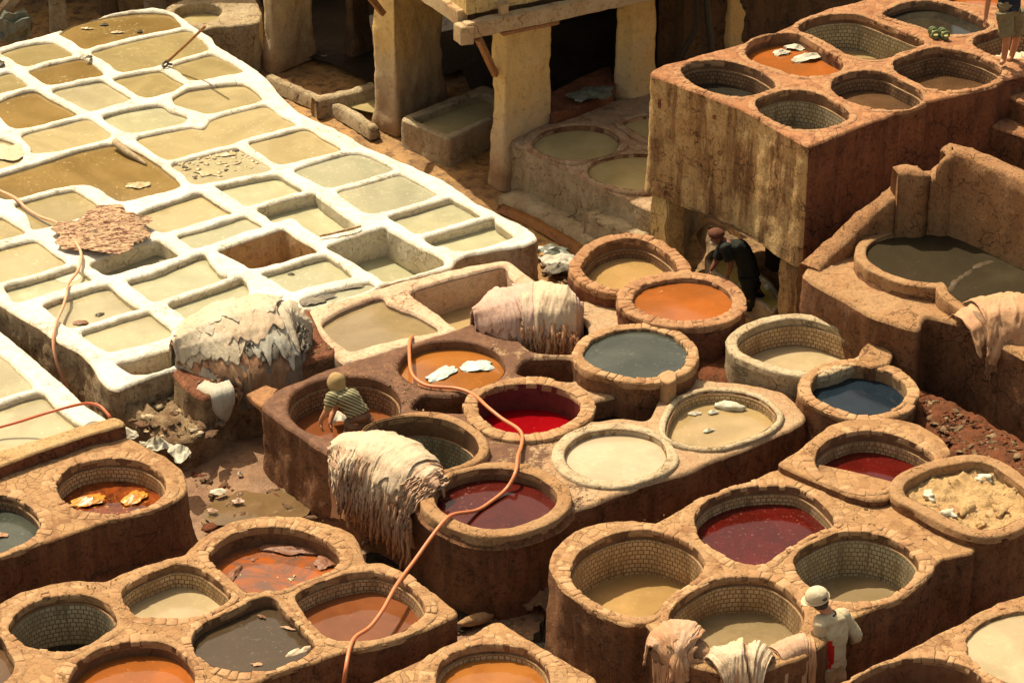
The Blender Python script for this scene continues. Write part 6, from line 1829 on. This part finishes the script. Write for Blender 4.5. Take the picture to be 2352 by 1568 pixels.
def mat_stripe():
    b = NB('olive_striped_knit')
    v = b.pos()
    w_ = b.n('ShaderNodeTexWave', wave_type='BANDS', bands_direction='DIAGONAL'); w_.inputs['Scale'].default_value = 10
    w_.inputs['Distortion'].default_value = 1.2; w_.inputs['Detail'].default_value = 1
    mp = b.n('ShaderNodeMapping'); mp.inputs['Rotation'].default_value = (0, R(20), R(0)); b.l(v, mp.inputs[0]); b.l(mp.outputs[0], w_.inputs[0])
    c = b.mix(b.ramp(w_.outputs['Fac'], .35, .65), (.10, .085, .05), (.36, .33, .19))
    return b.out(c, .9, b.bump(b.noise(10), .4, .02), .2)
CL_STRIPE = mat_stripe()

def skin_mesh(name, nodes, edges, mat, parent, root, sub=2):
    names = list(nodes)
    me = bpy.data.meshes.new(name + '_src')
    me.from_pydata([tuple(nodes[k][0]) for k in names], [(names.index(a), names.index(b)) for a, b in edges], [])
    o = bpy.data.objects.new(name + '_src', me)
    COL.objects.link(o)
    md = o.modifiers.new('s', 'SKIN'); md.use_smooth_shade = True; md.branch_smoothing = .6
    for i, k in enumerate(names):
        r = nodes[k][1]
        sv2 = me.skin_vertices[0].data[i]
        sv2.radius = (r, r) if not isinstance(r, tuple) else r
        sv2.use_root = (k == root)
    sm = o.modifiers.new('d', 'SUBSURF'); sm.levels = sub; sm.render_levels = sub
    dg = bpy.context.evaluated_depsgraph_get()
    m2 = bpy.data.meshes.new_from_object(o.evaluated_get(dg))
    m2.name = name
    bpy.data.objects.remove(o)
    m2.materials.clear()
    return link(name, m2, mat, parent)

def add_blob(me_obj, c, r, s=(1, 1, 1)):
    """join a small shaped blob (nose, ear) into a body mesh"""
    bm = bmesh.new(); bm.from_mesh(me_obj.data)
    res = bmesh.ops.create_icosphere(bm, subdivisions=2, radius=r)
    for v in res['verts']:
        v.co = Vector((v.co.x * s[0], v.co.y * s[1], v.co.z * s[2])) + Vector(c)
    for f in bm.faces: f.smooth = True
    bm.to_mesh(me_obj.data); bm.free()

def hand_nodes(nodes, edges, wrist, dirv, side, up, r=.9, curl=.5):
    """palm, four bent fingers of unequal length and a thumb leaving the side of the palm"""
    w0 = nodes[wrist][0]; d = Vector(dirv).normalized(); s = Vector(side).normalized(); u = Vector(up).normalized()
    k = wrist
    nodes[k + 'p'] = (w0 + d * .05 * r, (.036 * r, .018 * r))
    nodes[k + 'q'] = (w0 + d * .085 * r, (.040 * r, .015 * r))
    edges += [(k, k + 'p'), (k + 'p', k + 'q')]
    for i, L in enumerate((.062, .072, .068, .052)):
        off_ = (i - 1.5) * .021 * r
        a = w0 + d * .10 * r + s * off_
        b = a + (d * (1 - curl * .3) - u * curl * .5) * L * .5 * r
        c = b + (d * (1 - curl) - u * curl) * L * .55 * r
        for nm, p in (('a', a), ('b', b), ('c', c)): nodes[k + 'f%d%s' % (i, nm)] = (p, .0088 * r)
        edges += [(k + 'q', k + 'f%da' % i), (k + 'f%da' % i, k + 'f%db' % i), (k + 'f%db' % i, k + 'f%dc' % i)]
    t0 = w0 + d * .035 * r - s * .035 * r; t1 = t0 + (d * .6 - s * .7 - u * .3).normalized() * .04 * r; t2 = t1 + (d * .9 - u * .4).normalized() * .03 * r
    for nm, p in (('t0', t0), ('t1', t1), ('t2', t2)): nodes[k + nm] = (p, .0105 * r)
    edges += [(k + 'p', k + 't0'), (k + 't0', k + 't1'), (k + 't1', k + 't2')]

def person(label, tile, Y0, J, mats, hands, cat='person'):
    """J: joint -> (x, y in tile, dY, radius)"""
    T = TILE[tile]
    nd = {k: (atY(T[0] + v[0] * T[2], T[1] + v[1] * T[2], Y0 + v[2]), v[3]) for k, v in J.items()}
    e = empty('person', tuple(nd['pelvis'][0]), label, cat)
    ed = [('pelvis', 'spine'), ('spine', 'chest'), ('chest', 'neck'), ('neck', 'head'), ('head', 'crown'),
          ('chest', 'shL'), ('shL', 'elL'), ('elL', 'wrL'), ('chest', 'shR'), ('shR', 'elR'), ('elR', 'wrR'),
          ('pelvis', 'hipL'), ('hipL', 'knL'), ('knL', 'anL'), ('anL', 'toL'), ('pelvis', 'hipR'), ('hipR', 'knR'), ('knR', 'anR'), ('anR', 'toR')]
    bn, be = dict(nd), list(ed)
    for w_, (dx, sx, ux, cu) in hands.items():
        hand_nodes(bn, be, w_, dx, sx, ux, 1.0, cu)
    bn.pop('crown'); be.remove(('head', 'crown'))
    hc, ct = nd['head'][0], nd['crown'][0]
    bn['head'] = (hc, .055)
    for k in ('pelvis', 'spine', 'chest', 'hipL', 'hipR'): bn[k] = (bn[k][0], bn[k][1] * .68)
    body = skin_mesh('body', bn, be, mats['skin'], e, 'pelvis')
    add_blob(body, hc.lerp(ct, .55), .098, (.88, .98, 1.08))
    add_blob(body, hc.lerp(ct, -.05), .072, (.92, .9, 1.0))
    return e, nd, body

def garment(name, nd, keys, edges, grow, mat, parent, root, extra=None):
    n2 = {k: (nd[k][0], nd[k][1] + grow if not isinstance(nd[k][1], tuple) else (nd[k][1][0] + grow, nd[k][1][1] + grow)) for k in keys}
    if extra: n2.update(extra)
    return skin_mesh(name, n2, edges, mat, parent, root)

def sweep(bm, P, A, B, rx, ry, seg=20, seed=0, wr=.006):
    """elliptic loft through centres P; A/B = axis vectors of each section"""
    rows = []
    n = len(P)
    m = 10
    for i in range((n - 1) * m + 1):
        k = min(i // m, n - 2); f = i / m - k
        a, b, c, d = P[max(k - 1, 0)], P[k], P[k + 1], P[min(k + 2, n - 1)]
        p = ((2 * b) + (c - a) * f + (2 * a - 5 * b + 4 * c - d) * f * f + (3 * b - a - 3 * c + d) * f**3) * .5
        ax = A[k].lerp(A[k + 1], f).normalized(); bx = B[k].lerp(B[k + 1], f).normalized()
        g = f * f * (3 - 2 * f)
        x, y = rx[k] + (rx[k + 1] - rx[k]) * g, ry[k] + (ry[k + 1] - ry[k]) * g
        row = []
        for j in range(seg):
            t = 2 * math.pi * j / seg
            v = ax * math.cos(t) * x + bx * math.sin(t) * y
            q = p + v
            w_ = noise.noise(q * 9 + Vector((seed, 0, 0))) * wr * 2.0 + (1 - abs(noise.noise(Vector((q.x * 13, q.y * 13, q.z * 22)) + Vector((seed, 5, 0)))) * 2.4) * wr * 1.5
            row.append(bm.verts.new(q + v.normalized() * w_))
        rows.append(row)
    for r0, r1 in zip(rows[:-1], rows[1:]):
        for j in range(seg):
            bm.faces.new((r0[j], r0[(j + 1) % seg], r1[(j + 1) % seg], r1[j]))
    bm.faces.new(rows[0][::-1]); bm.faces.new(rows[-1])

def limb(bm, pts, rs_, seed=0, wr=.006):
    A, B = [], []
    for i in range(len(pts)):
        d = (pts[min(i + 1, len(pts) - 1)] - pts[max(i - 1, 0)]).normalized()
        a = d.cross(Vector((.1, .2, 1))).normalized()
        A.append(a); B.append(d.cross(a).normalized())
    sweep(bm, pts, A, B, rs_, rs_, 14, seed, wr)

def finish(bm, name, mat, e):
    bmesh.ops.recalc_face_normals(bm, faces=bm.faces[:])
    me = bpy.data.meshes.new(name); bm.to_mesh(me); bm.free()
    return link(name, me, mat, e)

def top_garment(name, nd, mat, e, hem, sleeve, wid=(.155, .15, .175, .165, .07), dep=(.12, .11, .125, .09, .06), seed=1):
    """shirt: torso loft with the shoulder line as its wide axis, plus two sleeves"""
    sh = (nd['shR'][0] - nd['shL'][0]).normalized()
    pe, sp, ch, nk = nd['pelvis'][0], nd['spine'][0], nd['chest'][0], nd['neck'][0]
    up = (nk - ch).normalized()
    mid = (nd['shL'][0] + nd['shR'][0]) / 2
    P = [pe.lerp(sp, hem), sp.lerp(pe, .15), ch.lerp(sp, .2), mid.lerp(ch, .05) + up * .0, nk.lerp(mid, .25)]
    A = [sh] * 5
    B = []
    for i in range(5):
        d = (P[min(i + 1, 4)] - P[max(i - 1, 0)]).normalized()
        B.append(d.cross(sh).normalized())
    bm = bmesh.new()
    sweep(bm, P, A, B, wid, dep, 52, seed, .007)
    for s_ in 'LR':
        a, b2, c = nd['sh' + s_][0], nd['el' + s_][0], nd['wr' + s_][0]
        inn = a.lerp(mid, .45)
        if sleeve <= 1: limb(bm, [inn, a, a.lerp(b2, sleeve)], [.075, .078, .070], seed + 3)
        else: limb(bm, [inn, a, a.lerp(b2, .5), b2, b2.lerp(c, sleeve - 1)], [.085, .086, .074, .066, .052], seed + 3)
    return finish(bm, name, mat, e)

def leg_garment(name, nd, mat, e, L, seed=2, r=(.12, .10, .075, .07)):
    sh = (nd['hipR'][0] - nd['hipL'][0]).normalized()
    pe = nd['pelvis'][0]; md = (nd['hipL'][0] + nd['hipR'][0]) / 2
    bm = bmesh.new()
    d = (nd['spine'][0] - md).normalized()
    bx = d.cross(sh).normalized()
    sweep(bm, [md - d * .05, md.lerp(pe, .5), pe, pe.lerp(nd['spine'][0], .35)], [sh] * 4, [bx] * 4, (.13, .18, .168, .15), (.10, .14, .13, .115), 26, seed)
    for s_ in 'LR':
        a, b2, c = nd['hip' + s_][0], nd['kn' + s_][0], nd['an' + s_][0]
        if L <= 1: limb(bm, [a, a.lerp(b2, .5), a.lerp(b2, L)], [r[0], r[1], r[1] * .95], seed + 5, .009)
        else: limb(bm, [a, a.lerp(b2, .5), b2, b2.lerp(c, .5), b2.lerp(c, L - 1)], [r[0], r[1], r[2], r[3], r[3]], seed + 5, .009)
    return finish(bm, name, mat, e)

def lerp(nd, a, b, t, r): return (nd[a][0].lerp(nd[b][0], t), r)

# --- man in the white cap, seen from behind, turned to the left
Y1 = 24.85
J = {'pelvis': (890, 1230, 0, .135), 'spine': (905, 1080, 0, .125), 'chest': (912, 820, 0, .135), 'neck': (850, 600, .02, .078),
     'head': (765, 520, .03, .085), 'crown': (712, 400, .04, .092),
     'shL': (775, 770, -.10, .062), 'elL': (730, 1190, -.08, .048), 'wrL': (650, 1120, .14, .030),
     'shR': (1060, 665, .12, .062), 'elR': (1245, 930, .16, .047), 'wrR': (1120, 1000, .36, .030),
     'hipL': (835, 1290, -.05, .10), 'knL': (840, 1650, .02, .065), 'anL': (850, 2000, -.04, .045), 'toL': (790, 2010, .12, .04),
     'hipR': (960, 1270, .05, .10), 'knR': (990, 1610, .10, .065), 'anR': (990, 1940, .05, .045), 'toR': (930, 1950, .2, .04)}
e, nd, body = person('man in cream shirt and trousers with a white cap standing at the vat rim', 'S', Y1, J,
                     {'skin': SKIN}, {'wrL': ((-.5, .8, -.1), (.4, .2, .8), (.8, .5, -.1), .5), 'wrR': ((-.8, .5, 0), (0, .3, .9), (.4, .8, 0), .5)})
hd = nd['head'][0]
add_blob(body, hd + Vector((-.085, .03, -.02)), .022, (1.2, .8, 1))       # nose to the left
add_blob(body, hd + Vector((-.01, -.078, .0)), .026, (.7, .4, 1.2))       # near ear
sh = top_garment('shirt', nd, CL_CREAM, e, -.25, 1.75, (.185, .17, .205, .185, .085), (.145, .135, .15, .115, .075))
sh.data.materials.append(CL_RED)
a_ = atY(1754.4 + 870 * .17053, 1300.6 + 1160 * .17053, Y1 - .12)
mi = []
for p in sh.data.polygons:
    c = p.center
    q = c - a_
    on = (q.x / .060)**2 + (q.z / .20)**2 < 1 and q.y < .12 and (c - nd['elL'][0]).length > .085 and (c - nd['shL'][0].lerp(nd['elL'][0], .5)).length > .11
    mi.append(1 if on else 0)
sh.data.polygons.foreach_set('material_index', mi)
tr = leg_garment('trousers', nd, CL_CREAM, e, 1.9)
nk = nd['chest'][0].lerp(nd['neck'][0], .80)
ax = (nd['neck'][0] - nd['chest'][0]).normalized()
o1 = ax.orthogonal().normalized(); o2 = ax.cross(o1)
ringp = [nk + (o1 * math.cos(t) + o2 * math.sin(t)) * .082 for t in np.linspace(0, 2 * math.pi, 14)]
tube('collar', ringp, .014, CL_NAVY, e, 8, 3)
hairm = lump('hair', nd['head'][0].lerp(nd['crown'][0], .45) + Vector((.012, -.008, .0)), .098, HAIR, e, 3, .98, 1, .92, 0, .02)
# cap: crown shell, band, opening and brim
cc = nd['crown'][0] + Vector((.0, 0, .005))
tilt = Matrix.Rotation(R(-14), 4, 'Y') @ Matrix.Rotation(R(8), 4, 'X')
V_, F_ = [], []
for j in range(11):
    ph_ = math.pi / 2 * j / 10 * 1.12
    for i in range(28):
        t = 2 * math.pi * i / 28
        v = Vector((math.cos(t) * math.sin(ph_) * 1.10, math.sin(t) * math.sin(ph_), math.cos(ph_) * .92)) * .118
        v *= 1 + .02 * noise.noise(v * 30)
        V_.append(cc + (tilt @ v.to_4d()).to_3d())
for j in range(10):
    for i in range(28):
        q, r_ = j * 28 + i, j * 28 + (i + 1) % 28
        F_.append((q, q + 28, r_ + 28, r_))
capo = mesh('cap', V_, F_, CL_CAP, e)
band = [cc + (tilt @ Vector((math.cos(t) * 1.11 * .118, math.sin(t) * .120, -.022, 1))).to_3d() for t in np.linspace(0, 2 * math.pi, 20)]
tube('cap_band', band, .011, CL_CAP, capo, 8, 3)
br_ = [cc + (tilt @ Vector((-(.115 + .065 * math.cos(s)), .085 * math.sin(s), -.030 - .012 * math.cos(s), 1))).to_3d() for s in np.linspace(-1.5, 1.5, 12)]
br_ += [cc + (tilt @ Vector((-.100, .075 * s, -.020, 1))).to_3d() for s in (1, .5, 0, -.5, -1)]
n_ = len(br_)
mesh('cap_brim', br_ + [v - Vector((0, 0, .008)) for v in br_], [tuple(range(n_)), tuple(range(2 * n_ - 1, n_ - 1, -1))] + [(i, (i + 1) % n_, n_ + (i + 1) % n_, n_ + i) for i in range(n_)], CL_CAP, capo, False)
op = cc + (tilt @ Vector((.080, -.085, .012, 1))).to_3d()
lump('cap_opening', op, .034, HAIR, capo, 1, 1.1, .5, .6, .8, .02)

# --- stooping worker in the striped shirt
Y2 = at(824, 960, 1.05).y
J = {'pelvis': (925, 680, .0, .15), 'spine': (860, 560, .02, .125), 'chest': (765, 450, .04, .135), 'neck': (690, 370, .06, .06),
     'head': (672, 320, .07, .085), 'crown': (662, 268, .09, .088),
     'shL': (620, 470, -.10, .058), 'elL': (560, 620, -.14, .046), 'wrL': (490, 730, -.12, .032),
     'shR': (740, 400, .20, .058), 'elR': (640, 600, .22, .045), 'wrR': (600, 730, .10, .032),
     'hipL': (880, 740, -.09, .115), 'knL': (850, 960, -.02, .075), 'anL': (960, 1120, .0, .05), 'toL': (900, 1130, .03, .04),
     'hipR': (960, 700, .12, .115), 'knR': (930, 930, .16, .075), 'anR': (1020, 1090, .2, .05), 'toR': (960, 1100, .2, .04)}
e, nd, body = person('worker in a striped olive shirt and tan hood stooping into the tiled vat', 'U', Y2, J, {'skin': SKIN},
                     {'wrL': ((.1, .1, -1), (0, 1, 0), (-1, 0, -.1), .5), 'wrR': ((0, 0, -1), (0, 1, 0), (-1, 0, 0), .5)})
top_garment('shirt', nd, CL_STRIPE, e, .25, .55, (.168, .155, .18, .155, .08), (.13, .125, .14, .10, .07), 7)
garment('undersleeve', nd, [], [('a', 'b')], 0, CL_HOOD, e, 'a', {'a': lerp(nd, 'shL', 'elL', .5, .064), 'b': lerp(nd, 'shL', 'elL', 1.05, .062)})
leg_garment('shorts', nd, CL_BROWN, e, .8, 8, (.125, .12, .1, .1))
hm = lump('hood', nd['head'][0].lerp(nd['crown'][0], .5), .118, CL_HOOD, e, 2, .95, 1.0, 1.1, 0, .05)
lump('hood_neck', nd['head'][0].lerp(nd['neck'][0], .55), .098, CL_HOOD, hm, 4, 1, 1, .8, 0, .08)
o = crumple('white_rag', at(*px('U 690,740')[0], .70), .10, .12, WHITEBIT, None, .12, .3, 5, 20)
tag(o, 'white cloth trailing in the water beside the striped worker', 'cloth')

# --- dark clad worker under the tall block
p3 = at(1752, 712, 0.05); Y3 = p3.y
J = {'pelvis': (1440, 740, .05, .16), 'spine': (1410, 600, .05, .145), 'chest': (1300, 450, .05, .15), 'neck': (1180, 400, .05, .065),
     'head': (1110, 375, .05, .085), 'crown': (1085, 335, .05, .088),
     'shL': (1190, 470, -.12, .065), 'elL': (1250, 650, -.18, .05), 'wrL': (1215, 780, -.10, .034),
     'shR': (1160, 450, .18, .065), 'elR': (1090, 620, .18, .05), 'wrR': (1035, 710, .12, .034),
     'hipL': (1440, 810, -.05, .12), 'knL': (1450, 960, -.10, .085), 'anL': (1500, 1120, -.05, .055), 'toL': (1400, 1160, -.05, .045),
     'hipR': (1470, 790, .15, .12), 'knR': (1520, 960, .12, .085), 'anR': (1640, 1130, .12, .055), 'toR': (1560, 1160, .10, .045)}
e, nd, body = person('dark clad worker in a cap bending over the trough under the tall block', 'O', Y3, J, {'skin': SKIND},
                     {'wrL': ((-.2, 0, -1), (0, 1, 0), (-1, 0, 0), .4), 'wrR': ((-.4, 0, -1), (0, 1, 0), (-1, 0, 0), .4)})
hd = nd['head'][0]
add_blob(body, hd + Vector((-.085, -.01, -.01)), .022, (1.3, .8, 1))
add_blob(body, hd + Vector((.01, -.08, .0)), .026, (.8, .4, 1.2))
add_blob(body, hd + Vector((-.06, -.045, .02)), .010)
lump('beard', hd + Vector((-.055, 0, -.055)), .05, HIDE_PALEG, e, 2, 1, 1, .9, 0, .2)
top_garment('tunic', nd, CL_DARK, e, -.5, .8, (.185, .165, .19, .165, .08), (.15, .135, .14, .10, .07), 5)
leg_garment('trousers', nd, CL_DARK, e, 1.9, 6)
lump('cap', nd['crown'][0] + Vector((.0, 0, .03)), .108, mat_cloth('rust_cap', (.13, .05, .03), (.09, .035, .02)), e, 1, 1.08, 1, .72, 0, .02)
for nm, k_ in (('boot', 'L'), ('boot', 'R')):
    garment(nm, nd, ['an' + k_, 'to' + k_], [('an' + k_, 'to' + k_)], .015, CL_DARK, e, 'an' + k_)

# --- barefoot worker on the tall block, cut by the top edge
p4 = at(1868 + 2120 * .20576, 715 * .20576, 3.03); Y4 = p4.y
J = {'pelvis': (2185, 60, .05, .14), 'spine': (2190, -80, .05, .125), 'chest': (2190, -250, .05, .14), 'neck': (2180, -390, .02, .06),
     'head': (2170, -450, .0, .085), 'crown': (2165, -510, .0, .09),
     'shL': (2050, -270, -.05, .06), 'elL': (1960, -30, -.05, .046), 'wrL': (1925, 180, -.05, .032),
     'shR': (2330, -260, .10, .06), 'elR': (2420, -40, .1, .046), 'wrR': (2440, 130, .05, .032),
     'hipL': (2130, 130, -.02, .10), 'knL': (2165, 420, -.08, .060), 'anL': (2125, 670, -.02, .042), 'toL': (2090, 720, -.10, .035),
     'hipR': (2250, 130, .12, .10), 'knR': (2280, 400, .15, .060), 'anR': (2210, 640, .22, .042), 'toR': (2170, 680, .15, .035)}
e, nd, body = person('barefoot worker in navy shirt and khaki shorts standing on the tall block', 'Q', Y4, J, {'skin': SKIN},
                     {'wrL': ((0, -.1, -1), (-.3, 1, 0), (1, .2, 0), .35), 'wrR': ((0, -.1, -1), (.3, 1, 0), (-1, .2, 0), .35)})
add_blob(body, nd['head'][0] + Vector((-.02, -.09, -.01)), .022)
top_garment('shirt', nd, CL_NAVY, e, -.25, .5, (.175, .155, .18, .155, .075), (.14, .12, .13, .10, .065), 9)
leg_garment('shorts', nd, CL_KHAKI, e, .92, 10, (.12, .105, .09, .09))
lump('hair', nd['crown'][0] + Vector((0, .01, .02)), .10, HAIR, e, 1, 1, 1, .85, 0, .03)
